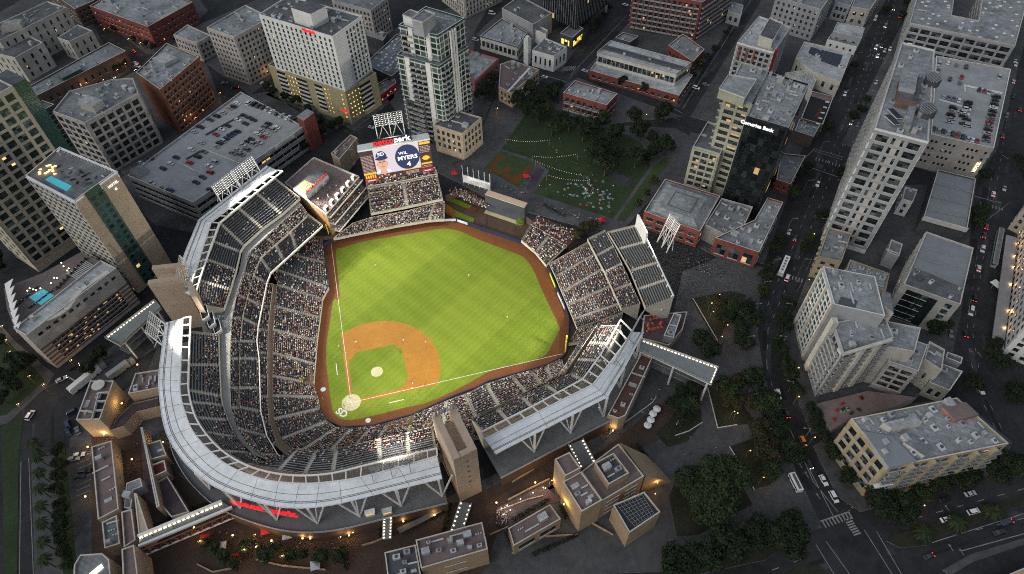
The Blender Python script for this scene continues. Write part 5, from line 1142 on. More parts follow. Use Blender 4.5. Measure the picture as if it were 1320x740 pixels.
for i in range(4): j = (i+1) % 4; m.beam((K[i].x, K[i].y, h+2.25), (K[j].x, K[j].y, h+2.25), .35, unit_d, .25)
m.build('roof_seam', r)
# right side
hR = HH((1196, 185), (1117, 330))
r, P, h = bld('white_grid_tower', 'tall pale tower with three bays of black windows on the right', [(1127,167),(1196,185),(1204,66),(1162,56)], hR, white, roof_g, None, {0: G3(kind='grid', gl='dark', cw=6.6, ww=5.0, fh=4.9, wh=3.3, z0=4, trim=greyw, sm=1.2), 3: G3(kind='grid', gl='teal', cw=4.5, ww=3.6, fh=3.2, wh=2.4, z0=4, trim=greyw)}, clutter=14, cat='tower')
a, b = G(1127, 167, h), G(1196, 185, h); L = (b-a).length; d = (b-a)/L; nn = Vector((d.y, -d.x, 0)); nn = nn if nn.dot(Vector(CAMP)-a) > 0 else -nn
nfl = max(1, int((h-.8-4)/4.9)); fh_ = (h-4.8)/nfl
for f in range(nfl):
    m = MB(); zc = 4+(f+.5)*fh_; p = a+d*L*.5+nn*.15; m.box((p.x, p.y, zc), (L*.11, .3, fh_*.7), stone, math.atan2(d.y, d.x)); m.build('spandrel', r)
boxon(r, [(1158,126),(1183,131),(1190,100),(1163,95)], h, h+5, brickb, roof_d, 'penthouse'); boxon(r, [(1160,112),(1180,117),(1184,90),(1164,86)], h+5, h+7, greyw, roof_g, 'penthouse')
boxon(r, [(1165,162),(1174,164),(1185,125),(1176,122)], h, h+2.5, olive, roof_g, 'roof_spine')
for c_, r_ in (((1192,148),5.5), ((1200,108),5.)):
    p = G(*c_, h); m = MB(); m.cyl((p.x, p.y, h), r_*.7, 3.5, unit_d, 20, r_*.7, unit_d); m.build('curved_louvre', r)
    for k in range(9): m = MB(); m.box((p.x, p.y-3.2+k*.8, h+3.6), (r_*1.6*math.sqrt(max(.08, 1-((k-4)/4.6)**2)), .3, .9), unit_m, .3); m.build('louvre_fin', r)
for k in range(2):
    a_, b_ = G(1148+k*-4, 140+k*8, h+.6), G(1160-k*3, 152+k*8, h+1.4); m = MB(); m.beam(a_, b_, 2.4, solm, .2); m.beam(a_-Vector((0, 0, .4)), b_-Vector((0, 0, .4)), 2.9, steel_w, .2); m.build('solar_panel', r)
hG = HH((1280, 193), (1254, 233))
r, P, h = bld('parking_garage', 'pale parking garage with a crowded roof deck on the right beside the grid tower', [(1199,175),(1280,193),(1302,91),(1206,74)], hG, stone, deckgrey, None, {0: G3(kind='win', gl='lou', cw=2.3, ww=1.2, fh=3.6, wh=1.3, z0=3, skip=(2, 6, 7, 11, 15, 16)), 1: G3(kind='bands', gl='lou', cw=6, ww=5, fh=3.4, wh=1.4), 3: G3(kind='bands', gl='lou', cw=6, ww=5, fh=3.4, wh=1.4)}, par=1.1, clutter=0, cat='garage', capm=steel_w); GAR2 = (r, h)
for a, b in (((1243,110),(1292,120)), ((1243,110),(1244,118)), ((1210,128),(1240,137))): m = MB(); m.beam(G(*a, h+.6), G(*b, h+.6), .5, steel_w, .9); m.build('ramp_wall', r)
ht = thing('hotel_sign', 'upright lit white lettering on the corner of the pale right side garage', 'sign', tuple(G(1257, 222, h-12)))
a, b = G(1199, 175, h), G(1280, 193, h); L = (b-a).length; d = (b-a)/L; nn = Vector((d.y, -d.x, 0)); nn = nn if nn.dot(Vector(CAMP)-a) > 0 else -nn
o_ = a+d*L*.93+nn*.3; o_.z = h*.42; child('lettering', textmesh('HOTEL', 2.2, em('sign_warm', (1, .8, .4), 1.4), .1, .05), ht, frame_mat(o_, (0, 0, 1), -d))
bld('notched_block', 'big white roofed block with a courtyard notch in the top right corner', [(1172,31),(1308,60),(1326,-6),(1268,-18),(1261,28),(1226,21),(1234,-32),(1192,-42)], 24, stone, roof_g, G3(cw=7, ww=5.6, fh=4.5, wh=3.0, kind='grid', trim=greyw, z0=5), clutter=44, clm='sky')
bld('corrugated_hall', 'grey hall with a corrugated stepped roof below the right side garage', [(1208,220),(1257,232),(1246,296),(1190,280)], 11, darkw, corr, None, clutter=0)
m = MB(); a, b = G(1189, 281, 11.5), G(1247, 297, 11.5)
r = BL['grey hall with a corrugated stepped roof below the right side garage'][0]; m.beam(a, b, .7, concrete_l, 2.4); m.build('parapet_wall', r)
for k in range(3): m = MB(); a, b = G(1206-k*5, 236+k*17, 11.3), G(1254-k*4, 248+k*16, 11.3); m.beam(a, b, 1.2, corr, .5); m.build('roof_step', r)
hC = HH((1236, 394), (1208, 432))
r, P, h = bld('glass_front_block', 'grey corrugated roofed block with a sloping black glass front near the right boulevard', [(1193,300),(1254,321),(1237,394),(1164,368)], hC, concrete, corr, None, {2: G3(kind='win', gl='green', cw=3, ww=2.5, fh=3.6, wh=2.6, sm=2., skip=(3, 4, 9)), 3: G3(kind='bands', gl='green', cw=3, ww=2.6, fh=3.6, wh=2.2)}, clutter=0)
m = MB(); a, b = G(1236, 393.5, h), G(1165, 368.5, h); L = (b-a).length; d = (b-a)/L; nn = Vector((d.y, -d.x, 0)); nn = nn if nn.dot(Vector(CAMP)-a) > 0 else -nn
q = [a+d*2, b-d*2, b-d*2+nn*.02, a+d*2+nn*.02]; m.hexa([(p.x, p.y, .5) for p in q]+[(p.x, p.y, h-1.5) for p in q], darkglass); m.build('glass_curtain', r)
m = MB(); polysheet(m, GP([(1166,366),(1237,392),(1242,371),(1179,345)], h), roof_d, h+.04); m.build('plant_deck', r)
for k in range(16):
    x, y = random.uniform(1172, 1238), random.uniform(348, 388)
    if inpoly(x, y, [(1170,364),(1236,389),(1241,372),(1180,348)]): m = MB(); p = G(x, y, h); s = random.uniform(1, 2.4); m.box((p.x, p.y, h+.8), (s, s*.7, 1.5), random.choice([unit_d, unit_l, unit_m]), .3); m.cyl((p.x, p.y, h+1.55), s*.25, .2, unit_d, 8); m.build('rooftop_unit', r)
for k in range(3): m = MB(); a, b = G(1190-k*6, 318+k*13, h+.25), G(1250-k*5, 337+k*14, h+.25); m.beam(a, b, 1.2, corr, .5); m.build('roof_step', r)
bld('yellow_block', 'low block with cream yellow trimmed roof beside the boulevard below the grid tower', [(1068,294),(1097,302),(1084,339),(1054,332)], 14, yellow_t, roof_m, G3(cw=4, ww=2, fh=4), clutter=4, capm=yellow_t)
bld('yellow_block', 'low cream yellow block behind the white balcony tower with cluttered roof', [(1095,336),(1146,354),(1141,376),(1088,357)], 14, yellow_t, roof_g, G3(cw=4, ww=2, fh=4), clutter=8, capm=yellow_t)
bld('link_block', 'small grey block in the narrow yard left of the glass front block', [(1148,310),(1163,316),(1158,332),(1143,326)], 9, greyw, roof_m, None, clutter=1); bld('yard_house', 'white framed small house in the yard beside the grid tower', [(1166,242),(1182,246),(1176,262),(1162,258)], 10, white, roof_m, G3(), clutter=1)
# white balcony tower
h1 = HH((1086, 457), (1053, 514)); h2 = h1+7
r, P, h = bld('balcony_tower', 'white apartment tower with cream piers and many balconies on the right', [(1073,418),(1086,457),(1151,437),(1138,405)], h1, greyw, roof_g, None, {0: G3(kind='balc', gl='dark', cw=3.6, ww=2.8, fh=3.1, wh=2.2, bm='white', z0=3, bd=1.4), 1: G3(kind='balc', gl='dark', cw=3.8, ww=2.4, fh=3.1, wh=2.1, bm='stone', z0=3, bd=1.)}, clutter=5, cat='tower', capm=cream)
bld('', '', [(1060,345),(1074,394),(1140,409),(1127,358)], h2, greyw, roof_g, None, {0: G3(kind='grid', gl='green', cw=3.4, ww=2.8, fh=3.1, wh=2.3, z0=3, trim=white, sm=.6), 3: G3(cw=4)}, root=r, clutter=6, part='rear_tower', capm=white)
a, b = G(1086, 457, h1), G(1151, 437, h1); L = (b-a).length; d = (b-a)/L; nn = Vector((d.y, -d.x, 0)); nn = nn if nn.dot(Vector(CAMP)-a) > 0 else -nn
for u in (.3, .62): m = MB(); q = [a+d*L*u, a+d*(L*u+2.2), a+d*(L*u+2.2)+nn*1.6, a+d*L*u+nn*1.6]; m.hexa([(p.x, p.y, 3) for p in q]+[(p.x, p.y, h1+1.5) for p in q], cream); m.build('cream_pier', r)
a, b = G(1073, 418, h1), G(1086, 457, h1); L = (b-a).length; d = (b-a)/L; nn = Vector((d.y, -d.x, 0)); nn = nn if nn.dot(Vector(CAMP)-a) > 0 else -nn
for u in (.02,): m = MB(); q = [a+d*L*u, a+d*(L*u+3.), a+d*(L*u+3.)+nn*2.2, a+d*L*u+nn*2.2]; m.hexa([(p.x, p.y, 3) for p in q]+[(p.x, p.y, h1+5) for p in q], cream); m.build('cream_pier', r)
a, b = G(1060, 345, h2), G(1074, 394, h2); L = (b-a).length; d = (b-a)/L; nn = Vector((d.y, -d.x, 0)); nn = nn if nn.dot(Vector(CAMP)-a) > 0 else -nn
for u in (.05, .5, .96): m = MB(); q = [a+d*L*u, a+d*(L*u+1.), a+d*(L*u+1.)+nn*1.2, a+d*L*u+nn*1.2]; m.hexa([(p.x, p.y, 3) for p in q]+[(p.x, p.y, h2+1) for p in q], cream); m.build('cream_pier', r)
boxon(r, [(1080,392),(1102,398),(1106,388),(1084,382)], h2, h2+.2, unit_d, unit_d, 'roof_well'); boxon(r, [(1134,388),(1152,404),(1148,378),(1138,374)], h2-6, h2, stone, roof_m, 'stair_tower')
m = MB(); pts = [G(1086+i*.0, 457, h1+2.2) for i in range(1)]; a, b, c_ = G(1082, 450, h1+2.5), G(1086, 457, h1+2.5), G(1150, 438, h1+2.5); m.beam(a, b, 1.4, cream, 1.6); m.beam(b, c_, 1.2, cream, 1.); m.build('roof_frame', r)
bld('', '', [(1144,467),(1183,480),(1195,446),(1150,430)], HH((1182, 480), (1158, 513)), greyw, roof_g, None, {0: G3(kind='grid', gl='dark', cw=4.2, ww=3.4, fh=3.1, wh=2.2, z0=3, trim=stone)}, root=r, clutter=3, part='balcony_wing')
bld('', '', [(1140,415),(1186,424),(1178,455),(1140,448)], 26, stone, roof_g, None, root=r, clutter=1, part='rear_wing')
bld('', '', [(1190,464),(1213,479),(1217,452),(1197,441)], ((1190,464),(1189,509)), cream, roof_m, G3(cw=9, ww=1.5, fh=7), root=r, clutter=2, part='white_wing')
bld('green_shed_block', 'low greenish block with a pale roof right of the white wing', [(1196,494),(1223,505),(1240,480),(1213,470)], 9, olive, roof_m, G3(), clutter=1); bld('blue_shed', 'small blue grey shed by the far right street', [(1218,462),(1238,470),(1240,462),(1220,455)], 6, greyw, roof_d, None, clutter=0)
m = MB(); P_ = ccw(GP([(1046,522),(1118,504),(1182,512),(1150,525),(1095,540),(1072,554)], 5)); m.prism(P_, 0, 5, stone, roof_p); m.build('podium_terrace', r)
for k in range(20):
    x, y = random.uniform(1055, 1140), random.uniform(508, 545); 
    if inpoly(x, y, [(1055,524),(1118,510),(1140,516),(1075,546)]): m = MB(); p = G(x, y, 5); m.box((p.x, p.y, 5.3), (1.8, .9, .6), random.choice([olive, brickb, lawn, redp]), random.uniform(0, 3)); m.cyl((p.x, p.y, 5.6), .4, .6, lawn, 7, .2); m.build('planter', r)
# bottom right building
hQ = HH((1146, 604), (1112, 641))
r, P, h = bld('tan_condo', 'tan condominium with wide grey roof and white corner balconies at the bottom right', [(1096,541),(1146,604),(1299,573),(1232,514)], hQ, yellow_t, roof_g, None, {0: G3(kind='grid', gl='dark', cw=4.6, ww=3., fh=4.4, wh=3, z0=3, trim=yellow_t), 1: G3(kind='balc', gl='warm', cw=4., ww=3., fh=3.2, wh=2.2, bm='grey', z0=2)}, clutter=20, capm=cream)
boxon(r, [(1138,545),(1150,552),(1190,544),(1178,536)], h, h+3.5, cream, roof_l, 'penthouse'); boxon(r, [(1113,556),(1146,603),(1182,594),(1150,562)], h, h+1.6, greyw, corr, 'pitched_roof')
boxon(r, [(1165,570),(1192,588),(1204,580),(1178,560)], h, h+2, cream, roof_m, 'raised_roof'); boxon(r, [(1215,525),(1245,518),(1262,534),(1232,542)], h, h+2.5, pink, roof_p, 'raised_roof')
# far right tower
zz = 46; q4 = [(1288,458),(1312,300),(1420,330),(1400,500)]
r, P, h = bld('white_corner_tower', 'white tower cut by the right edge with a lit canopy at its base', [PX((G(*p).x, G(*p).y, zz)) for p in q4], zz, white, roof_g, G3(cw=4.5, ww=2.2, fh=3.6, wh=2.), clutter=0, cat='tower')
m = MB(); a, b = G(1284, 460, 5), G(1304, 305, 5); m.beam(a, b, 5, steel_g, .5); m.build('street_canopy', r)
bld('corner_house', 'tan roof corner entering the frame at the bottom right', [(1272,752),(1330,728),(1370,760),(1300,800)], 9, tan, mat('sand_roof', (.42, .3, .17), noise=.2), None, clutter=2)
bld('edge_block', 'grey block just inside the right edge above the far street', [(1318,270),(1340,240),(1380,250),(1360,290)], 14, stone, roof_m, G3(), clutter=0)
# stadium side buildings
bld('tan_service_block', 'tan block with open roof cells and a white dish left of the stands', [(99,542.5),(117.5,492),(148,492),(130,542)], ((99,542.5),(118,566)), tan, roof_p, G3(cw=14, ww=.3, wh=.3, fh=8), clutter=3)
r, P, h = BL['tan block with open roof cells and a white dish left of the stands']
p = G(127, 497, h+1.2); m = MB(); m.cyl((p.x, p.y, h), .3, 1.2, steel_g, 8); m.cyl((p.x, p.y, h+1.2), 2.4, .5, cream, 24, 2.6); m.build('dish', r)
for a, b in (((119,541),(128,507)), ((128,507),(142,506)), ((124,518),(138,517)), ((121,530),(134,529)), ((104,530),(120,531))): m = MB(); m.beam(G(*a, h+.6), G(*b, h+.6), .4, concrete_l, 1.4); m.build('cell_wall', r)
for q in ([(129,508),(140,507),(137,516),(126,517)], [(125.5,519),(136.5,518),(133.5,528),(122.5,529)], [(122,531),(133,530.5),(130,540),(119.5,540.5)]): m = MB(); polysheet(m, GP(q, h), black, h+.02); m.build('roof_well', r)
bld('tan_service_block', 'tan block with a mauve roof tucked against the canopy on the left', [(166,509),(175.5,482.5),(207,477.5),(206,501.5)], 12, tan, roof_p, G3(cw=10, ww=.5, wh=.5, fh=6), clutter=5)
bld('tan_terrace', 'angular tan terrace with a dark parapet between the left service blocks', [(142,556),(150,540),(172,520),(206,512),(207,524),(176,532),(160,550)], 7, tan, pavm, None, clutter=0, capm=black)
bld('tan_hall', 'long tan hall with a plain mauve roof beside the small car park', [(119,577),(145,569),(154.5,657),(127.5,671)], 7.5, tan, roof_p, G3(cw=9, ww=1, wh=1, fh=6), clutter=4)
bld('glass_roof_court', 'glass roofed court below the long tan hall', [(132.5,674.5),(151.7,665),(156,702),(136,708)], 7.5, tan, mat('glass_roof', (.12, .15, .14), rough=.25, noise=.3, ns=1.), None, clutter=4)
bld('tan_terrace', 'narrow tan terrace with hedge edge beside the lit footbridge', [(157.5,661),(171,657),(176,697),(161,707)], 7.5, tan, roof_p, None, clutter=0)
bld('tan_block', 'tan block with a mauve roof strip at the bottom left edge', [(158,709),(174,703),(180,748),(160,752)], 14, tan, roof_p, None, clutter=0)
r, P, h = bld('grey_dome_hall', 'hall with a curved grey roof and lit skylight at the bottom left edge', [(97,729),(105,716),(133,714),(142,722),(146,760),(95,760)], 13, tan, roof_m, None, clutter=0)
m = MB(); polysheet(m, GP([(113,742),(131,727),(134,732),(118,746)], h), wl2, h+.3); m.build('lit_skylight', r)
bld('tan_wall', 'long thin tan wall splitting the left plaza', [(181,551),(184,551),(206,652),(202,655)], 9, tan, tan, None, clutter=0, par=.2, cat='wall')
bld('tan_wall', 'wedge shaped tan wall next to the stairs on the left plaza', [(173,636),(176,636),(192,686),(180,700)], 9, tan, tan, None, clutter=0, par=.2, cat='wall')
bld('grey_kiosk', 'bent grey canopy roof over the left plaza stairs', [(163,623),(181,616),(184,627),(172,632),(169,656),(160,655)], 6, greyw, roof_g, None, clutter=1, par=.2)
bld('raised_plaza', 'raised mauve terrace between the tan wall and stadium rim', [(200,624),(217,615),(245,661),(222,668),(207,650)], 4, tan, pavm, None, clutter=0, cat='terrace')
bld('red_trellis', 'dark red trellis pavilion below the stadium rim on the left', [(195,601),(213,594),(216,608),(199,616)], 7, tan, mat('trellis_red', (.1, .02, .02), noise=.3, ns=2.), None, clutter=0, cat='pavilion')
bld('walled_court', 'tan walled court under the curving rim on the left', [(189,574),(208,568),(216,588),(195,594)], 7, tan, roof_d, None, clutter=1)
# elevated glass terraces
def terrace(label, q, z, legs, lamps):
    r = thing('elevated_terrace', label, 'terrace', tuple(sum(GP(q, z), Vector())/4*1)[:2]+(0,))
    P = ccw(GP(q, z)); m = MB(); m.prism(P, z-.6, z, steel_w, mat('terrace_deck', (.19, .205, .2), noise=.15), True); m.build('deck', r)
    for k in range(4):
        a, b = P[k], P[(k+1) % 4]; m = MB(); m.beam((a.x, a.y, z+.55), (b.x, b.y, z+.55), .12, rail_m, 1.); m.build('railing', r)
    for z2 in (z-4.5, z-8.5):
        m = MB(); I = inset(P, 1.2); m.prism(I, z2-.4, z2, steel_g, roof_d, True); m.build('lower_floor', r)
    for t in legs: 
        p = P[0].lerp(P[1], t) if t <= 1 else P[2].lerp(P[3], t-1); m = MB(); m.beam((p.x, p.y, 0), (p.x, p.y, z-.6), .6, steel_w); m.build('leg', r)
    I = inset(P, .5)
    for e in lamps:
        a, b = I[e], I[(e+1) % 4]; L = (b-a).length; nl = int(L/1.5)
        for k in range(nl): m = MB(); p = a.lerp(b, (k+.5)/nl); d = (b-a).normalized(); m.box((p.x, p.y, z+.12), (.9, .3, .16), wl2, math.atan2(d.y, d.x)); m.build('edge_lamp', r)
terrace('long elevated terrace with lit edges on the right of the first base canopy', [(827,438),(926,474),(917,496),(821,451)], 14, (.05, .5, .95, 1.05, 1.5, 1.95), (0, 2, 1, 3)[:3])
terrace('glass floored elevated terrace with lit edges left of the slab pylon', [(136,436),(200,387),(208,397),(155,446)], 13, (.1, .5, .9, 1.1, 1.5, 1.9), (0, 2))
r, P, h = bld('brown_roof_gallery', 'long tan gallery with a brown roof and rounded end beside the first base canopy', [(826,457),(841,462),(806,537),(797,541),(783,536)], 10, tan, mat('brown_roof', (.1, .055, .042), noise=.12), G3(cw=8, ww=.4, wh=.6, fh=6), clutter=4)
bld('plaza_deck', 'raised mauve deck with red umbrellas behind the right field foul corner', [(830,407),(886,402),(880,425),(862,446),(827,437)], 5, tan, pavm, None, clutter=0, par=.4, cat='terrace')
r, P, h = bld('refreshment_kiosk', 'grey roofed kiosk with an open red counter on the raised deck', [(868,405),(878,407),(868,437),(855,434)], 9, greyw, roof_g, None, clutter=2, z0=5, cat='kiosk')
# tan office blocks below the canopies
r, P, h = bld('tan_office', 'tan block with a broad mauve roof at the bottom edge', [(536,697),(621.7,674),(629,709),(543,734)], 15, sand, roof_p, G3(cw=15, ww=5, wh=.4, fh=5), clutter=8, capm=cream)
bld('tan_office', 'tan block with open rooftop plant at the bottom edge left of the mauve roof', [(496,713),(536,703),(543,742),(501,752)], 13, sand, unit_d, None, clutter=12, capm=cream)
r, P, h = bld('tan_complex', 'tan office complex with a lit side wall below the tan pylon, tallest block topped mauve', [(715,593),(734,584),(748.5,604.7),(728.5,615)], 22, sand, roof_p, None, clutter=0, capm=cream)
bld('', '', [(725,622),(749,609),(776,646),(749.5,661)], 19, sand, roof_p, None, {1: G3(kind='win', gl='lou', cw=12, ww=6, fh=3, wh=.5)}, root=r, clutter=4, capm=cream, part='middle_block')
bld('', '', [(749,609),(797,573),(830,615),(776,647)], 16.5, sand, roof_p, None, {2: G3(kind='win', gl='lou', cw=9, ww=6, fh=3, wh=.5)}, root=r, clutter=0, capm=cream, part='main_block')
q = [(766,599),(790.5,586),(810.5,612),(784,627)]
bld('', '', q, 20, sand, unit_d, None, root=r, clutter=9, capm=cream, part='plant_court', par=1.6, z0=16.5)
bld('', '', [(790,652),(830,635),(851,661),(811,688)], 14, sand, mat('gridded_glass_roof', (.03, .034, .034), rough=.2, noise=.2), None, root=r, clutter=0, part='glass_wing')
m = MB()
for k in range(8):
    t = k/7; m.beam(G(795, 651, 14.3).lerp(G(818, 678, 14.3), t), G(828, 638, 14.3).lerp(G(843, 662, 14.3), t), .1, rail_m, .1); m.beam(G(795, 651, 14.3).lerp(G(828, 638, 14.3), t), G(818, 678, 14.3).lerp(G(843, 662, 14.3), t), .1, rail_m, .1)
m.build('glazing_bars', r)
m = MB(); a, b, c_, d_2 = G(800, 571, 12), G(836, 588, .5), G(866, 621, .5), G(832, 614, 14)
m.face([a, b, c_, d_2], sand); z = .1
for p, q in ((a, b), (b, c_), (c_, d_2), (d_2, a)): m.face([(p.x, p.y, z), (q.x, q.y, z), q, p], sand)
m.build('sloping_wedge', r)
bld('tan_annex', 'small tan block with a mauve roof and hedge between the bottom edge blocks', [(655,682),(709,651),(723,670),(662,705)], 9, sand, roof_p, None, {2: G3(kind='win', gl='lou', cw=8, ww=6, fh=4, wh=2)}, clutter=4, capm=cream)
bld('left_field_tan_block', 'tan block beside the video scoreboard behind the warehouse', [(427,199),(452,175),(461,179),(438,207)], 12, tan, roof_p, G3(cw=14, ww=.5, wh=.5, fh=8), clutter=3)
# long footbridge
br = thing('footbridge', 'long white footbridge with lit rail and red truss reaching the stadium rim', 'footbridge', tuple(G(235, 675, 0)))
z = 9.; A1, A2, B1, B2 = G(179, 692, z), G(180, 705, z), G(287, 647, z), G(300, 655, z)
m = MB(); q = ccw([A1, A2, B2, B1]); m.prism(q, z-.5, z, steel_g, mat('bridge_deck', (.15, .16, .155), noise=.12), True); m.build('deck', br)
for a, b in ((A1, B1), (A2, B2)): m = MB(); m.beam((a.x, a.y, z+.7), (b.x, b.y, z+.7), .9, steel_w, 1.2); m.build('rail', br)
L = (B1-A1).length
for k in range(int(L/1.6)): p = A1.lerp(B1, (k+.5)/int(L/1.6)); d = (B1-A1).normalized(); nn = Vector((d.y, -d.x, 0)); m = MB(); p = p+nn*.9; m.box((p.x, p.y, z+.4), (1.1, .25, .25), wl2, math.atan2(d.y, d.x)); m.build('rail_lamp', br)
rust = mat('truss_red', (.2, .085, .055), noise=.15); m = MB(); dn = Vector((0, 0, -4.5)); nk = 9; o_ = Vector((0, -1.5, 0))
m.beam(A2+dn+o_, B2+dn+o_, .5, steel_w)
for k in range(nk): a, b = A2.lerp(B2, k/nk)+o_, A2.lerp(B2, (k+1)/nk)+o_; m.beam(a-Vector((0, 0, .5)), A2.lerp(B2, (k+.5)/nk)+dn+o_, .35, rust); m.beam(A2.lerp(B2, (k+.5)/nk)+dn+o_, b-Vector((0, 0, .5)), .35, rust)
m.beam(A2+o_-Vector((0, 0, .5)), B2+o_-Vector((0, 0, .5)), .4, rust); m.build('truss', br)
for (a, b), lb in ((((668-123,660),(560-3,682)), 'first'),):
    pass
for a, b, w_, lb in (((601,648),(588,688),2.2,'lit walkway bridge from the rim down to the bottom tan block'), ((500,667),(499,695),1.6,'narrow lit walkway bridge with brown deck left of the tan pylon'), ((742,570),(758,600),3.2,'wide lit walkway bridge from the rim to the tan complex')):
    r = thing('walkway_bridge', lb, 'footbridge', tuple(G(*a, 0))); z = 8.; A, Bq = G(*a, z), G(*b, z); d = (Bq-A); L = d.length; d.normalize(); nn = Vector((-d.y, d.x, 0))
    m = MB(); q = ccw([A-nn*w_, Bq-nn*w_, Bq+nn*w_, A+nn*w_]); m.prism(q, z-.6, z+.02, conc_wall, conc_top, True); m.build('deck', r)
    for s in (-1, 1):
        m = MB(); m.beam(A+nn*w_*s+Vector((0, 0, .6)), Bq+nn*w_*s+Vector((0, 0, .6)), .2, greyw, 1.); m.build('parapet', r)
        for k in range(7): p = A.lerp(Bq, (k+.5)/7)+nn*(w_-.4)*s; m = MB(); m.box((p.x, p.y, z+.2), (.5, .4, .3), wl2, 0); m.build('deck_lamp', r)

# extra detail: pool terrace furniture, condo piers, street shelter and tram on the far right street
r, P, h = BL['long beige hotel podium with slatted glowing windows along the left street']
for k in range(26):
    x, y = (22+(k % 13)*2.1, 388-(k % 13)*1.9) if k < 13 else (40+(k % 13)*2.6, 398-(k % 13)*2.)
    m = MB(); p = G(x, y+(6 if k < 13 else -2), h-3); m.box((p.x, p.y, h-2.75), (1.9, .7, .3), random.choice([black, steel_w, unit_d]), .6); m.box((p.x+.7, p.y+.4, h-2.5), (.5, .7, .3), unit_d, .6); m.build('lounger', r)
for k in range(9):
    m = MB(); p = G(75+k*4.5, 372-k*4.6, h-3); m.box((p.x, p.y, h-2.6), (2., .8, .8), brickb, .6); m.cyl((p.x, p.y, h-2.2), .6, .9, lawn, 7, .3); m.build('planter', r)
for k in range(12):
    m = MB(); a = G(86+k*2.2, 352-k*1.4, h-2.6); b = G(100+k*2.2, 360-k*1.4, h-2.6); m.beam(a, b, .35, unit_l, .3); m.build('pergola_slat', r)
r, P, h = BL['tan condominium with wide grey roof and white corner balconies at the bottom right']
a, b = G(1146, 604, h), G(1299, 573, h); L = (b-a).length; d = (b-a)/L; nn = Vector((d.y, -d.x, 0)); nn = nn if nn.dot(Vector(CAMP)-a) > 0 else -nn
for u in (.16, .34, .52, .7, .86):
    m = MB(); q = [a+d*L*u, a+d*(L*u+1.6), a+d*(L*u+1.6)+nn*1.7, a+d*L*u+nn*1.7]; m.hexa([(p.x, p.y, 0) for p in q]+[(p.x, p.y, h+.5) for p in q], yellow_t); m.build('tan_pier', r)
m = MB(); q = [a-d*.2, a+d*7, a+d*7+nn*1.6, a-d*.2+nn*1.6]
for f in range(4):
    m = MB(); z = 2.+f*3.; m.hexa([(p.x, p.y, z) for p in q]+[(p.x, p.y, z+.9) for p in q], redp if f < 2 else white); m.build('corner_balcony', r)
tr9 = thing('tram', 'grey tram standing at the platform beside the far right street', 'tram', tuple(G(1286, 318, 0)))
a, b = G(1290, 296, 1.9), G(1281, 343, 1.9); d = (b-a).normalized()
for k in range(3):
    p, q = a.lerp(b, k/3)+d*.3, a.lerp(b, (k+1)/3)-d*.3; m = MB(); m.beam(p, q, 2.5, greyw, 3.); m.beam(p+Vector((0, 0, 1.6)), q+Vector((0, 0, 1.6)), 1.6, roof_m, .3); m.build('carriage', tr9)
    m = MB(); m.beam(p+Vector((0, 0, .6)), q+Vector((0, 0, .6)), 2.56, darkglass, .9); m.build('window_band', tr9)
    m = MB(); c_ = p.lerp(q, .5); m.beam(p.lerp(q, .25)-Vector((0, 0, 1.65)), p.lerp(q, .75)-Vector((0, 0, 1.65)), 1.8, black, .4); m.build('bogie', tr9)
sh = thing('street_shelter', 'small square white shelter roof on the far right pavement', 'shelter', tuple(G(1285, 366, 0)))
m = MB(); p = G(1285, 366, 3); m.box((p.x, p.y, 3.), (4., 4.6, .2), steel_w, .2); m.build('roof', sh)
for sx in (-1.6, 1.6): m = MB(); m.beam((p.x+sx, p.y, 0), (p.x+sx, p.y, 2.9), .2, steel_g); m.build('post', sh)
# ================================================================ TREES
ORD = ['first', 'second', 'third', 'fourth', 'fifth', 'sixth', 'seventh', 'eighth', 'ninth', 'tenth', 'eleventh', 'twelfth', 'thirteenth', 'fourteenth', 'fifteenth', 'sixteenth', 'seventeenth', 'eighteenth', 'nineteenth', 'twentieth', 'twenty-first', 'twenty-second', 'twenty-third', 'twenty-fourth', 'twenty-fifth']
bark = mat('bark', (.06, .045, .03), noise=.2, ns=2.)
def leafmat(name, a, b):
    m = bpy.data.materials.new(name); m.use_nodes = True; nt = m.node_tree; bs = nt.nodes['Principled BSDF']; bs.inputs['Roughness'].default_value = .75; bs.inputs['Specular IOR Level'].default_value = .2
    g = nt.nodes.new('ShaderNodeNewGeometry'); cr = nt.nodes.new('ShaderNodeValToRGB'); cr.color_ramp.elements[0].color = (*a, 1); cr.color_ramp.elements[1].color = (*b, 1)
    nt.links.new(g.outputs['Random Per Island'], cr.inputs[0]); nt.links.new(cr.outputs[0], bs.inputs['Base Color']); MATS[name] = m; return m
lf1 = leafmat('leaves_dark', (.007, .013, .006), (.022, .034, .013)); lf2 = leafmat('leaves_mid', (.011, .02, .007), (.036, .052, .018)); lf3 = leafmat('leaves_rust', (.022, .02, .009), (.05, .042, .018)); lf4 = leafmat('leaves_lime', (.06, .1, .01), (.16, .22, .03))
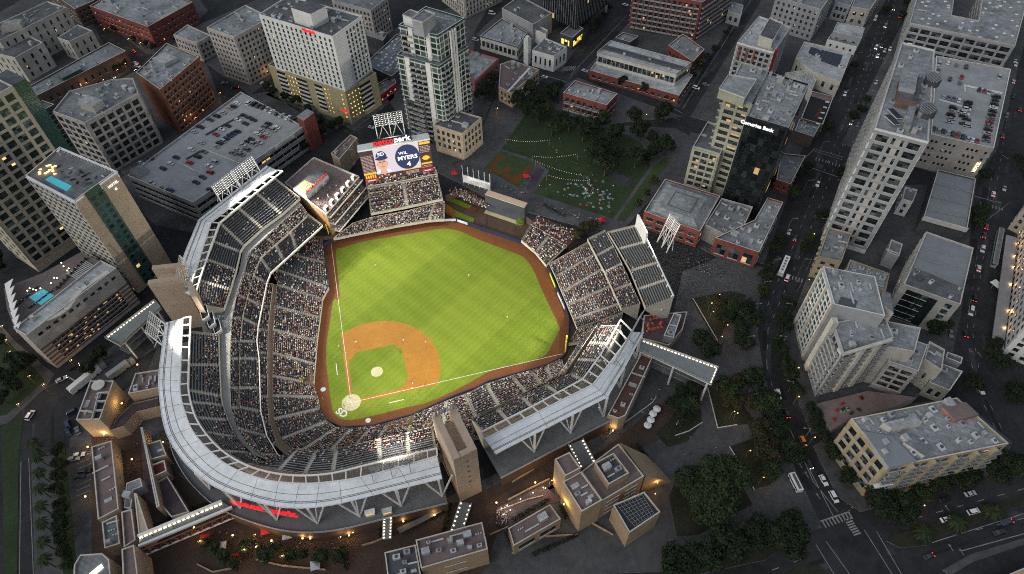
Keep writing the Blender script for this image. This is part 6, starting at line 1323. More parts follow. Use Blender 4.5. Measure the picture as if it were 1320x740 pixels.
def crown_mesh(seed, lm, nl=12, n=2600, flat=.8):
    r = random.Random(seed); V = []; F = []
    lobes = []
    for i in range(nl):
        a = r.uniform(0, 6.28); d = r.uniform(.15, .62); lobes.append((d*math.cos(a), d*math.sin(a), r.uniform(-.35, .45)*flat, r.uniform(.28, .5)))
    for i in range(n):
        cx, cy, cz, rr = r.choice(lobes); u = r.uniform(-1, 1); a = r.uniform(0, 6.28); s = math.sqrt(1-u*u); q = rr*(r.random()**.33)
        p = Vector((cx+q*s*math.cos(a), cy+q*s*math.sin(a), cz+q*u*flat)); nrm = Vector((s*math.cos(a)+r.uniform(-.7, .7), s*math.sin(a)+r.uniform(-.7, .7), u+.5+r.uniform(-.6, .6))).normalized()
        t = nrm.orthogonal().normalized(); b = nrm.cross(t); sz = r.uniform(.045, .1); k = len(V); ang = r.uniform(0, 6.28); t, b = t*math.cos(ang)+b*math.sin(ang), b*math.cos(ang)-t*math.sin(ang)
        V += [p+t*sz, p+b*sz*.7, p-t*sz*.8, p-b*sz*.8]; F.append((k, k+1, k+2, k+3))
    me = bpy.data.meshes.new('crown'); me.from_pydata([tuple(v) for v in V], [], F); me.materials.append(lm); me.update(); return me
CROWN = {k: [crown_mesh(s+i*7, lm) for s in range(4)] for i, (k, lm) in enumerate((('d', lf1), ('m', lf2), ('r', lf3), ('l', lf4)))}
def trunk_mesh():
    b = MB(); b.cyl((0, 0, 0), .045, .5, bark, 7, .03)
    for k in range(4): a = k*1.7+.4; b.beam((0, 0, .38+.03*k), (.3*math.cos(a), .3*math.sin(a), .72), .025, bark)
    return b.mesh('trunk')
TRUNK = trunk_mesh()
def tree(px, rad_, label, group, kind='d', hf=1.15):
    p = G(*px, .1); r = thing('broadleaf_tree', label, 'tree', p.to_tuple(), group); H = rad_*2*hf; rz = random.uniform(0, 6.28)
    child('trunk', TRUNK, r, Matrix.Translation(p)@Matrix.Diagonal((H*.9, H*.9, H*.75, 1)))
    s = rad_*1.12; child('crown', random.choice(CROWN[kind]), r, Matrix.Translation(p+Vector((0, 0, H*.62)))@Matrix.Rotation(rz, 4, 'Z')@Matrix.Diagonal((s*random.uniform(.9, 1.1), s*random.uniform(.9, 1.1), s*random.uniform(.85, 1.05), 1)))
TREES = {
 'in the park beyond centre field': ('tree counted from the left', [(693,159),(711,175),(722,163),(733,170),(748,165),(751,183),(762,174),(766,210),(770,203),(775,166),(777,194),(779,227),(790,185),(795,208),(817,161),(818,216),(825,181),(829,212),(837,208),(840,186),(846,203),(853,159),(856,200)], (3.2, 5.2), 'd'),
 'on the paved strip beside the brick hall': ('small tree counted from the left', [(821,268),(831,256),(842,239)], (2.2, 2.8), 'm'),
 'around the brick pavilion': ('dark tree counted from the left', [(668,140),(676,150),(685,125),(690,140),(700,140),(704,150),(710,130),(718,122)], (3.2, 4.6), 'd'),
 'along the street by the banded hall': ('tree counted from the left', [(749,61),(764,42),(771,35),(779,25),(785,15),(802,112),(830,120),(860,128),(893,102),(901,91),(910,82),(920,70),(935,47)], (1.8, 2.8), 'd'),
 'between glass tower and tan flats': ('dark tree counted from the left', [(618,130),(625,127),(630,120),(634,128),(637,110)], (3, 4), 'd'),
 'on the left side of the right boulevard': ('tree counted from the top', [(1148,4),(1140,20),(1099,90),(1107,147),(1096,158),(1065,170),(1040,222),(1027,230),(1020,257),(1005,315),(997,327),(988,350),(985,366),(980,384)], (2.2, 3.4), 'd'),
 'on the right side of the right boulevard': ('tree counted from the top', [(1166,10),(1160,28),(1115,135),(1109,148),(1080,232),(1056,285),(1042,312),(1035,328),(1012,402),(1008,417),(1007,430),(1000,443),(1002,456),(1007,472),(1011,484),(1013,492),(1022,510),(1042,538),(1047,556),(1058,570),(1066,590),(1087,620)], (2.2, 3.4), 'd'),
 'in the dark row left of the right boulevard': ('tree counted from the top', [(940,408),(953,413),(932,420),(960,422),(950,428),(953,440),(955,450),(967,498),(975,520),(983,532),(993,545),(1000,565),(1010,585),(1020,597)], (3.4, 4.8), 'd'),
 'beside the long elevated terrace': ('tree counted from the left', [(870,530),(877,515),(877,545),(885,530),(893,507),(898,445),(904,452),(910,460)], (3, 4.2), 'd'),
 'in the planting beds of the right plaza': ('tree counted from the left', [(925,400),(930,515),(937,525),(945,503),(953,527),(968,562),(977,592),(985,580),(987,613)], (3.6, 5), 'r'),
 'in the bed right of the tan complex': ('tree counted from the left', [(880,625),(890,650),(897,662),(903,635),(912,620),(915,675),(920,655),(930,618),(932,640),(945,625)], (4.2, 6), 'm'),
 'along the bottom edge right of centre': ('tree counted from the left', [(860,735),(885,730),(910,725),(935,712),(960,703),(980,692),(1000,700),(1012,710),(1018,690)], (4.2, 5.6), 'd'),
 'in front of the tan condominium': ('tree counted from the left', [(1118,655),(1130,662),(1145,672),(1150,655),(1165,665),(1180,645),(1200,630),(1215,627),(1230,622),(1245,620),(1272,618),(1290,607),(1302,612)], (3.4, 4.6), 'd'),
 'along the far right street': ('tree counted from the top', [(1307,215),(1315,232),(1265,236),(1262,280),(1255,285),(1257,294),(1205,427),(1195,432),(1277,452),(1270,463),(1287,476),(1245,495),(1247,504),(1302,512),(1299,522)], (2.6, 3.8), 'd'),
 'on the lawn at the left edge': ('tree counted from the top', [(2,340),(5,352),(8,445),(30,470),(42,475),(37,482),(15,495),(28,505),(10,520)], (2.8, 4.2), 'd'),
 'in the left street by the white trailer': ('tree counted from the left', [(120,482),(128,470),(134,464)], (2.2, 3.2), 'd'),
 'in the hedge by the car park': ('bushy tree counted from the top', [(82,585),(84,602),(83,620),(82,636),(83,652),(87,667),(88,682),(87,697),(90,717),(93,732)], (2., 2.8), 'd'),
 'along the street below the white hotel': ('tree counted from the left', [(345,118),(355,126),(370,132),(385,137),(400,146),(405,158),(415,163),(430,170),(440,164),(472,140),(478,134)], (2.2, 3.), 'd'),
 'on the bottom plaza by the footbridge': ('tree counted from the left', [(270,703),(282,710),(295,722),(305,730),(320,707),(338,713),(347,720),(357,715),(378,722),(392,718),(418,723),(440,722)], (2., 3.), 'm'),
 'on the lamplit street at the top left': ('tree counted from the left', [(150,42),(155,95),(162,88),(175,57),(190,62),(200,66)], (1.8, 2.4), 'd'),
 'by the picnic terrace in right centre': ('small tree counted from the left', [(749,302),(756,299),(763,296),(744,308)], (2., 2.8), 'r'),
 'beside the white hotel garage ramp': ('dark tree counted from the left', [(392,195),(400,188),(408,182),(416,176)], (2.4, 3.2), 'd'),
}
for place, (lab, pts, (r0, r1), kd) in TREES.items():
    pts = sorted(pts, key=(lambda q: q[1]) if 'top' in lab else (lambda q: q[0]))
    for i, q in enumerate(pts):
        end = 'top' if 'top' in lab else 'left'; nm = lab.replace(' counted from the '+end, '')
        tree(q, random.uniform(r0, r1)*1.3, f'{ORD[i]} {nm} from the {end} {place}', 'trees '+place, kd if random.random() < .85 else 'm')
tree((671,293), 2.6, 'lime green floodlit tree at the right end of the batter\'s eye', None, 'l', 1.3)
# palms
def frond_mesh():
    b = MB(); r = random.Random(3)
    for k in range(26):
        a = k*2.4; up = r.uniform(.1, .9); P = []
        for t in (0, .35, .7, 1.): P.append(Vector((math.cos(a)*t, math.sin(a)*t, up*.6*t-.75*t*t)))
        side = Vector((-math.sin(a), math.cos(a), 0))
        for i, (w0, w1) in enumerate(((.03, .12), (.12, .1), (.1, .02))):
            p, q = P[i], P[i+1]; b.face([p-side*w0, q-side*w1, q, p], lf2); b.face([p, q, q+side*w1, p+side*w0], lf2)
    return b.mesh('crown')
FROND = frond_mesh(); PT = MB(); PT.cyl((0, 0, 0), .22, 1., bark, 8, .15); PTM = PT.mesh('trunk')
def palm(base, h, s, label, group):
    p = G(*base, .1); r = thing('palm_tree', label, 'palm', p.to_tuple(), group)
    child('trunk', PTM, r, Matrix.Translation(p)@Matrix.Diagonal((1, 1, h, 1))); child('crown', FROND, r, Matrix.Translation(p+Vector((0, 0, h)))@Matrix.Rotation(random.uniform(0, 6), 4, 'Z')@Matrix.Diagonal((s, s, s, 1)))
for i, q in enumerate([(55,583),(61,588),(62.5,601),(64,621),(65.5,641),(67,663),(68,685),(70,708),(72,731)]): palm(q, 9, 3.0, f'{ORD[i]} palm from the top in the row along the left bottom pavement', 'palms along the left bottom pavement')
for q, lb in (((1187,690), 'palm at the rounded tip of the median at the bottom right'), ((1230,677), 'palm in the middle of the median at the bottom right'), ((1275,662), 'palm at the right end of the median by the bottom right road')): palm(q, 4, 4.2, lb, 'palms on the median')
for q, lb in (((80,452), 'palm at the lower end of the hotel podium front'), ((132,416), 'palm at the middle of the hotel podium front'), ((168,388), 'palm at the upper end of the hotel podium front')): palm(q, 9, 2.4, lb, 'palms before the hotel podium')
# ================================================================ CARS
paint = objcolmat('car_paint'); cglass = mat('car_glass', (.012, .014, .016), rough=.08, noise=0, spec=.6); tyre = mat('tyre', (.015, .015, .015), noise=0)
tail = mat('tail_light', (.3, .01, .01), noise=0, emit=(1, .03, .02), es=3.); headl = mat('head_light', (.6, .6, .5), noise=0, emit=(1, .9, .7), es=4.)
def car_meshes(L=4.6, Wd=1.85, H=1.5, van=False):
    b = MB(); hw = Wd/2; prof = [(-L/2, .35), (-L/2, .85), (-L/2+.25, .98), (L/2-1.35, .98), (L/2-.15, .8), (L/2, .62), (L/2, .35)]
    def loft(xs, mb, m, wf):
        n = len(xs)
        for s in (-1, 1): mb.face([(x, s*wf(z), z) for x, z in (xs if s < 0 else xs[::-1])], m)
        for i in range(n): (x0, z0), (x1, z1) = xs[i], xs[(i+1) % n]; mb.face([(x0, wf(z0), z0), (x1, wf(z1), z1), (x1, -wf(z1), z1), (x0, -wf(z0), z0)], m)
    loft(prof, b, paint, lambda z: hw*(1 if z < .9 else .93))
    x0, x1 = (-L/2+.15, L/2-1.0) if van else (-L/2+.55, L/2-1.35); zt = H
    b.hexa([(x0+.35, -hw*.78, zt-.06), (x1-.75, -hw*.78, zt-.06), (x1-.75, hw*.78, zt-.06), (x0+.35, hw*.78, zt-.06), (x0+.45, -hw*.7, zt), (x1-.85, -hw*.7, zt), (x1-.85, hw*.7, zt), (x0+.45, hw*.7, zt)], paint)
    for x in (-L*.3, L*.3):
        for y in (-hw+.02, hw-.02):
            n = 10; P = [(x+.33*math.cos(6.283*i/n), .33+.33*math.sin(6.283*i/n)) for i in range(n)]
            for s in (-.11, .11): b.face([(px, y+s, pz) for px, pz in (P if s < 0 else P[::-1])], tyre)
            for i in range(n): (a, c), (d, e) = P[i], P[(i+1) % n]; b.face([(a, y-.11, c), (d, y-.11, e), (d, y+.11, e), (a, y+.11, c)], tyre)
    g = MB(); g.hexa([(x0, -hw*.92, .97), (x1, -hw*.92, .97), (x1, hw*.92, .97), (x0, hw*.92, .97), (x0+.36, -hw*.77, zt-.05), (x1-.76, -hw*.77, zt-.05), (x1-.76, hw*.77, zt-.05), (x0+.36, hw*.77, zt-.05)], cglass)
    return b.mesh('car'), g.mesh('cabin_glass')
CARM = {'car': car_meshes(), 'suv': car_meshes(4.9, 1.95, 1.8, True), 'van': car_meshes(5.6, 2.0, 2.3, True), 'hatch': car_meshes(4.1, 1.8, 1.5)}
LT = MB(); LT.box((0, 0, 0), (.12, .42, .18), tail); LTM = LT.mesh('tail_light'); LH = MB(); LH.box((0, 0, 0), (.12, .4, .16), headl); LHM = LH.mesh('head_light')
CC = {'white': (.72, .72, .72), 'silver': (.42, .43, .44), 'grey': (.15, .155, .16), 'black': (.018, .018, .02), 'dark blue': (.025, .04, .09), 'red': (.32, .02, .02), 'beige': (.35, .31, .25), 'yellow': (.6, .5, .03), 'orange': (.55, .2, .04)}
def pickcol(): return random.choices(['white', 'silver', 'grey', 'black', 'dark blue', 'red', 'beige'], [8, 5, 4, 8, 2, 1.6, 1.2])[0]
def car(p, ang, col, label, group, kind='car', lights=None):
    b, g = CARM[kind]; o = bpy.data.objects.new({'car': 'car', 'suv': 'suv', 'van': 'van', 'hatch': 'car'}[kind], b); COL.objects.link(o); o.location = p; o.rotation_euler = (0, 0, ang); o.color = (*CC[col], 1)
    tag(o, label, 'van' if kind == 'van' else 'car', group)
    c = bpy.data.objects.new('cabin_glass', g); COL.objects.link(c); c.parent = o
    xs = max(abs(v.co.x) for v in b.vertices)
    if lights in ('tail', 'both'):
        for s in (-1, 1): l = bpy.data.objects.new('tail_light', LTM); COL.objects.link(l); l.parent = o; l.location = (-xs, s*.62, .8)
    if lights in ('head', 'both'):
        for s in (-1, 1): l = bpy.data.objects.new('head_light', LHM); COL.objects.link(l); l.parent = o; l.location = (xs, s*.6, .66)
    return o
def label_row(items, where, group):
    """items: (px, colour, kind) sorted from the left; unique ordinal per colour"""
    items = sorted(items, key=lambda t: t[0][0]); cnt = {}; tot = {}
    for _, c, k in items: tot[c] = tot.get(c, 0)+1
    out = []
    for q, c, k in items:
        i = cnt.get(c, 0); cnt[c] = i+1
        out.append((q, c, k, (f'only {c} car {where}' if tot[c] == 1 else f'{ORD[i]} {c} car from the left {where}')))
    return out
def garage_rows(rows, h, off, sc, heads, gname):
    for (name, pts, hd) in rows:
        it = label_row([((off[0]+x/sc, off[1]+y/sc), pickcol(), random.choice(['car', 'car', 'suv', 'hatch'])) for x, y in pts], name, gname); placed = []
        a, b = heads[hd]; d = G(*b, h)-G(*a, h); ang = math.atan2(d.y, d.x)
        for q, c, k, lb in it:
            p = G(*q, h+.01)
            car(p, ang+random.choice([0, math.pi])+random.uniform(-.04, .04), c, lb, gname, k)
h = GAR1[1]
garage_rows([('in the parapet row of the left garage', [(770,160),(797,148),(825,125),(725,190),(685,215),(640,240),(575,290),(530,320),(235,500),(175,535)], 's'),
 ('in the back row of the left garage roof', [(905,125),(940,133),(970,145),(1000,155),(1030,168),(1060,182),(1095,197),(1130,210),(1170,225),(1205,238)], 'l'),
 ('in the middle row of the left garage', [(870,210),(905,225),(935,240),(830,240),(880,265),(760,280),(720,305),(680,340),(825,318),(800,332),(775,347),(750,365),(727,383),(703,398),(680,420),(600,455),(555,490),(500,530),(580,395),(510,440),(410,495),(370,535),(320,570)], 's'),
 ('in the crowded right row of the left garage', [(1035,265),(1012,287),(1090,290),(1068,308),(985,312),(960,332),(1025,340),(1000,358),(920,370),(895,387),(935,405),(975,393),(862,410),(888,440),(830,447),(795,467),(850,477)], 's'),
 ('near the front edge of the left garage', [(635,555),(640,597),(670,525),(590,630),(545,665),(640,715),(245,670),(320,705),(370,717)], 's')],
 h, (150, 110), 5.28, {'s': ((165,228),(250,263)), 'l': ((165,228),(311,120))}, 'cars on the left garage roof')
h = GAR2[1]
garage_rows([('in the front row of the right garage roof', [(620,342),(657,352),(694,362),(731,370),(768,380),(805,392),(845,403),(882,416),(918,428),(955,437)], 'l'),
 ('in the upper left row of the right garage', [(695,95),(735,103),(775,112),(815,122)], 'l'), ('beside the upper ramp of the right garage', [(970,40),(1010,50),(1045,60)], 'l'),
 ('in the right column of the right garage', [(1100,95),(1095,122),(1088,150),(1082,178),(1075,206),(1066,234),(1060,262),(1050,290),(1045,318),(1038,348),(1032,378),(1026,408),(1022,434)], 's'),
 ('in the middle cluster of the right garage', [(885,140),(880,165),(870,190),(770,180),(835,212),(862,228),(760,207),(750,235),(755,265),(845,245),(872,268),(740,289),(845,302),(880,318)], 's'),
 ('in the upper part of the right garage', [(660,-160),(655,-108),(640,-80),(730,-168),(795,-150),(870,-138),(835,-58),(820,-13),(745,-43),(1125,-58)], 'l')],
 h, (1100, 110), 6., {'s': ((1199,175),(1280,193)), 'l': ((1280,193),(1302,91))}, 'cars on the right garage roof')
def street(name, path, cars, flip=False):
    P = [G(*q) for q in path]; cnt = {}; tot = {}
    for c in cars: tot[(c[1], c[2])] = tot.get((c[1], c[2]), 0)+1
    for (q, c, k, l) in sorted(cars, key=lambda t: t[0][1]):
        p = G(*q, .01); best = min(range(len(P)-1), key=lambda i: ((P[i]+P[i+1])/2-p).length); d = P[best+1]-P[best]; ang = math.atan2(d.y, d.x)
        if l == 'head': pass
        if l == 'tail': ang += math.pi
        kd = {'suv': 'car', 'hatch': 'car'}.get(k, k); i = cnt.get((c, k), 0); cnt[(c, k)] = i+1
        kn = {'car': 'saloon car', 'suv': 'tall car', 'hatch': 'small car', 'van': 'van'}[k]
        lb = f'only {c} {kn} on {name}' if tot[(c, k)] == 1 else f'{ORD[i]} {c} {kn} from the top on {name}'
        car(p, ang, c, lb, 'cars on '+name, k, l if l != '-' else None)
street('the right boulevard', [(1150,0),(1090,165),(1024,330),(983,425),(982,470),(1000,540),(1022,590),(1078,690)],
 [((1152,12),'black','car','head'),((1141,34),'grey','suv','head'),((1128,25),'white','van','-'),((1160,22),'black','car','tail'),((1129,62),'white','suv','head'),((1136,60),'black','car','head'),((1140,66),'silver','car','-'),((1147,64),'white','car','-'),((1131,73),'white','car','head'),((1129,107),'silver','car','-'),((1089,122),'white','car','-'),((1097,159),'silver','car','head'),((1105,162),'grey','car','-'),((1070,161),'white','suv','-'),((1054,238),'white','car','-'),((1017,300),'silver','hatch','-'),((1025,308),'black','car','tail'),((1014.5,359),'white','suv','tail'),((1013,533),'black','suv','tail'),((1002.5,509),'white','suv','-'),((976,512),'white','van','-'),((1034.5,570),'orange','suv','-'),((1042,598),'black','car','head'),((1061,620),'white','car','-'),((1074,641),'white','suv','-')])
street('the far right street', [(1316,20),(1308,60),(1282,230),(1262,340),(1250,430),(1262,500),(1310,600)],
 [((1309,84),'white','car','-'),((1306,106),'silver','car','tail'),((1306,125),'black','car','-'),((1297,150),'grey','suv','-'),((1292,176),'black','car','tail'),((1314,142),'black','hatch','tail'),((1280,251),'white','car','tail'),((1294,244),'silver','hatch','-'),((1271,293),'red','car','tail'),((1268,304),'black','car','tail'),((1266,322),'white','suv','-'),((1261,347),'white','car','tail'),((1256,385),'black','suv','tail'),((1251,402),'white','van','-'),((1244,431),'black','hatch','tail'),((1225,431),'grey','car','-'),((1264,504),'white','hatch','-'),((1308,80),'white','hatch','-')])
street('the bottom right road', [(1090,705),(1180,672),(1320,635)], [((1217,645),'black','car','-'),((1250,637),'silver','car','-'),((1254,660),'white','suv','-'),((1219,670),'white','car','-'),((1287,687),'black','suv','tail'),((1297,674),'dark blue','car','tail'),((1196,718),'black','hatch','tail')])
street('the left street', [(60,600),(37,545),(60,510),(100,490),(180,425)], [((40,536),'white','suv','-'),((96,532),'dark blue','van','-'),((88,548),'dark blue','suv','-'),((89,558),'dark blue','car','-'),((101,556),'grey','car','-'),((80,490),'silver','car','head'),((96,474),'black','car','head')])
street('the lamplit top left streets', [(120,40),(200,75),(300,125),(345,118)], [((172,67),'red','car','tail'),((175,82),'white','car','tail'),((172,90),'black','car','head'),((160,84),'silver','car','tail'),((178,86),'white','suv','-'),((290,108),'grey','car','-'),((303,114),'black','suv','tail'),((340,108),'white','car','-'),((350,114),'silver','suv','-'),((130,108),'black','hatch','head'),((146,100),'grey','hatch','head')])
street('the streets north of the park', [(700,103),(800,125),(890,155)], [((754,92),'silver','car','-'),((806,7),'white','car','-'),((897,114),'white','suv','-'),((910,110),'grey','car','-'),((634,18),'white','van','-'),((613,52),'silver','suv','-'),((702,100),'white','hatch','-'),((505,160),'white','suv','-'),((479,165),'silver','hatch','-')])
street('the small car park', [(90,600),(115,596)], [((103,587),'white','car','-'),((96,592),'beige','car','-'),((110,608),'black','suv','-'),((103,615),'black','car','-')])
# bus, trailer, parked lorries
def bigbox(name, label, cat, px, L, Wd, H, ang_px, body, extra):
    p = G(*px, 0); d = G(*ang_px)-p; ang = math.atan2(d.y, d.x); r = thing(name, label, cat, p.to_tuple())
    c, s = math.cos(ang), math.sin(ang)
    m = MB(); m.box((p.x, p.y, .5+H/2), (L, Wd, H), body, ang); m.box((p.x, p.y, .5+H+.08), (L*.96, Wd*.9, .16), body, ang); m.build('body', r)
    for x in (-L*.32, L*.32):
        for y in (-Wd*.45, Wd*.45): m = MB(); q = (p.x+x*c-y*s, p.y+x*s+y*c, .5); m.box(q, (1., .3, 1.), tyre, ang); m.build('wheel', r)
    if extra == 'bus':
        for y in (-1, 1): m = MB(); q = (p.x-y*(Wd/2+.02)*s, p.y+y*(Wd/2+.02)*c, .5+H*.65); m.box(q, (L*.9, .06, H*.35), cglass, ang); m.build('window_band', r)
        m = MB(); m.box((p.x+(L/2+.02)*c, p.y+(L/2+.02)*s, .5+H*.6), (.06, Wd*.85, H*.45), cglass, ang); m.build('windscreen', r)
        for k in range(5): m = MB(); q = p+Vector((c, s, 0))*(-L*.35+k*L*.17); m.box((q.x, q.y, .5+H+.25), (1.2, 1., .25), roof_d, ang); m.build('roof_hatch', r)
    else:
        m = MB(); q = p+Vector((c, s, 0))*(L/2+1.4); m.box((q.x, q.y, 1.5), (2.2, Wd*.95, 2.2), greyw, ang); m.build('cab', r)
bigbox('bus', 'white bus with a row of black roof hatches on the right boulevard', 'bus', (1009, 346), 12.5, 2.6, 2.9, (1018, 325), steel_w, 'bus')
bigbox('trailer_truck', 'long white trailer parked beside the left street trees', 'truck', (112, 492), 15, 2.7, 3.2, (130, 477), MATS['white_wall'], 't')
bigbox('trailer_truck', 'smaller grey roofed trailer next to the glass floored terrace', 'truck', (155, 480), 10, 2.6, 3.0, (166, 472), greyw, 't')
bigbox('bus', 'white minibus parked on the plaza edge beside the right boulevard', 'bus', (1024, 624), 7.5, 2.4, 2.2, (1018, 612), steel_w, 'bus')
# ================================================================ PEOPLE
def skin_fig(name, joints, edges, radii, mats_by_z):
    me = bpy.data.meshes.new('rig'); me.from_pydata(joints, edges, []); o = bpy.data.objects.new('rig', me); COL.objects.link(o)
    sk_ = o.modifiers.new('s', 'SKIN'); sk_.use_smooth_shade = True
    for i, r in enumerate(radii): me.skin_vertices[0].data[i].radius = (r, r)
    me.skin_vertices[0].data[0].use_root = True
    ss = o.modifiers.new('d', 'SUBSURF'); ss.levels = 1; ss.render_levels = 1
    dg = bpy.context.evaluated_depsgraph_get(); out = bpy.data.meshes.new_from_object(o.evaluated_get(dg)); bpy.data.objects.remove(o); out.name = name
    out.materials.clear()
    for _, m in mats_by_z: out.materials.append(m)
    for p in out.polygons:
        z = p.center.z
        for k, (zz, _) in enumerate(mats_by_z):
            if z <= zz: p.material_index = k; break
    return out
shirt = objcolmat('shirt_cloth', .8); trous = mat('trouser_cloth', (.045, .05, .065), noise=0); trw = mat('uniform_white', (.42, .42, .4), noise=0); skinm = mat('skin', (.4, .25, .18), noise=0); hairm = mat('hair', (.03, .022, .016), noise=0); navy = mat('navy_cap', (.012, .02, .06), noise=0)
def fig(name, step=.0, arm=.1, crouch=0., tm=trous, hm=hairm):
    k = 1-crouch; J = [(0, 0, .95*k), (0, 0, 1.2*k+.02), (.03*crouch*8, 0, 1.45*k), (.04+crouch*.3, 0, 1.55*k), (.04+crouch*.35, 0, 1.64*k), (.05+crouch*.35, 0, 1.76*k),
       (0, -.1, .92*k), (step+crouch*.4, -.11, .5*k), (step*1.2, -.12, .06), (step*1.2+.14, -.12, .04), (0, .1, .92*k), (-step+crouch*.4, .11, .5*k), (-step*1.3, .12, .06), (-step*1.3+.14, .12, .04),
       (.02, -.2, 1.42*k), (-arm*.6, -.27, 1.12*k), (arm+.1*crouch*3, -.27, .88*k), (.02, .2, 1.42*k), (arm*.4, .27, 1.12*k), (-arm+.3*crouch*2, .27, .88*k)]
    Ed = [(0, 1), (1, 2), (2, 3), (3, 4), (4, 5), (0, 6), (6, 7), (7, 8), (8, 9), (0, 10), (10, 11), (11, 12), (12, 13), (2, 14), (14, 15), (15, 16), (2, 17), (17, 18), (18, 19)]
    Rr = [.15, .15, .16, .065, .1, .09, .1, .075, .055, .05, .1, .075, .055, .05, .08, .055, .045, .08, .055, .045]
    return skin_fig(name, J, Ed, Rr, [(.93*k, tm), (1.5*k, shirt), (1.7*k, skinm), (9, hm)])
FIG = [fig('person', .0, .06), fig('person', .22, .2), fig('person', .12, .12)]
PLAY = [fig('person', .05, .15, .0, trw, navy), fig('person', .18, .2, .12, trw, navy), fig('person', .1, .3, .3, trw, navy)]
UMP = fig('person', .08, .1, .0, trous, navy)
def person(p, ang, me, col, label, group=None, s=1.):
    o = bpy.data.objects.new('person', me); COL.objects.link(o); o.location = p; o.rotation_euler = (0, 0, ang); o.color = (*col, 1); o.scale = (s, s, s)
    tag(o, label, 'person', group)
WT = (.6, .6, .58); GYc = (.1, .1, .11); NV = (.015, .02, .06)
def face_to(p, q): d = G(*q, FZ)-p; return math.atan2(d.y, d.x)
for q, k, c, lb in (((485.5,476.5),0,WT,'pitcher in white standing on the pale mound'), ((447,521.5),2,WT,'catcher crouching behind home plate'), ((452.5,514.5),1,GYc,'batter in grey beside home plate'), ((444,524),'u',NV,'umpire in dark clothes behind the catcher'),
    ((532,495),1,WT,'first baseman in white beside first base'), ((534.5,491),1,GYc,'runner in grey leading off first base'), ((549,442),1,WT,'second baseman in white on the orange dirt right of second base'), ((459,442),1,WT,'shortstop in white on the orange dirt left of second base'), ((437,447),1,WT,'third baseman in white near the left foul line'),
    ((516,455),'u',NV,'umpire in black on the infield grass near second base'), ((520,438),1,GYc,'runner in grey at second base'), ((548,497.5),'u',NV,'umpire in black beyond first base on the foul line'), ((431,462),0,GYc,'coach in grey beside third base line box'), ((540,509.5),0,GYc,'coach in grey beside first base line box'),
    ((484.5,343),1,WT,'left fielder in white alone on the outfield grass'), ((604.5,356),1,WT,'centre fielder in white alone on the outfield grass'), ((654,410),1,WT,'right fielder in white alone on the outfield grass'), ((416.5,515),0,GYc,'player in grey near the left on-deck circle'), ((628,490),'u',(.3,.02,.02),'ball attendant in red on the track near right field seats')):
    p = G(*q, FZ+.02); person(p, face_to(p, (452, 517)) if q != (447,521.5) else face_to(p, (500, 470)), UMP if k == 'u' else PLAY[k], c, lb, None, 1.12)
PCOL = {'white': (.55, .55, .53), 'black': (.02, .02, .022), 'grey': (.16, .16, .17), 'red': (.3, .03, .03), 'navy': (.02, .03, .09), 'brown': (.15, .09, .05), 'pale blue': (.25, .35, .45)}
def scatter(where, poly, n, z, group):
    k = 0
    xs = [q[0] for q in poly]; ys = [q[1] for q in poly]
    while k < n:
        x, y = random.uniform(min(xs), max(xs)), random.uniform(min(ys), max(ys))
        if not inpoly(x, y, poly): continue
        c = random.choices(list(PCOL), [5, 5, 4, 2, 3, 2, 1])[0]
        person(G(x, y, z), random.uniform(0, 6.28), random.choice(FIG), PCOL[c], f'person in a {c} top {where}', group); k += 1
scatter('walking on the brown plaza under the red rim sign', [(262,680),(300,690),(380,702),(440,700),(440,716),(330,712),(265,700)], 46, .15, 'people on the brown plaza under the rim sign')
scatter('on the plaza right of the tan complex', [(865,560),(920,560),(945,600),(930,610),(880,600)], 14, .15, 'people on the plaza right of the tan complex')
scatter('walking on the path behind the picnic terrace', [(690,258),(780,288),(776,296),(735,283),(690,270)], 40, .15, 'people on the path behind the picnic terrace')
scatter('on the promenade behind the entrance billboard', [(635,235),(690,252),(690,262),(650,250)], 18, .15, 'people behind the entrance billboard')
scatter('in the dark court beside the tan complex', [(765,565),(795,548),(803,556),(772,574)], 14, .15, 'people in the court beside the tan complex')
scatter('on the brick court beside the brown roof gallery', [(826,530),(850,500),(858,520),(830,545)], 16, .15, 'people on the brick court by the gallery')
scatter('on the mauve plaza beside the long tan hall', [(160,600),(178,570),(186,600),(170,625)], 14, .15, 'people on the mauve plaza by the tan hall')
scatter('standing on the raised deck with red umbrellas', [(834,412),(862,408),(855,430),(833,432)], 8, 5.05, 'people on the raised deck')
scatter('at the rows of chairs on the right field plaza', [(888,328),(940,345),(930,362),(882,345)], 70, .15, 'people at the rows of chairs')
scatter('sitting about the dark park lawn away from the blankets', [(690,245),(720,175),(760,200),(800,250),(785,278)], 40, .17, 'people scattered over the park lawn')
scatter('waiting at the bottom right street corner', [(1086,650),(1098,646),(1104,656),(1092,660)], 8, .15, 'people at the bottom right corner')
scatter('walking across the long footbridge', [(190,690),(285,649),(290,655),(195,698)], 6, 9.05, 'people on the long footbridge')
scatter('on the street right of the scoreboard', [(575,200),(600,215),(590,230),(570,215)], 10, .15, 'people near the scoreboard street')
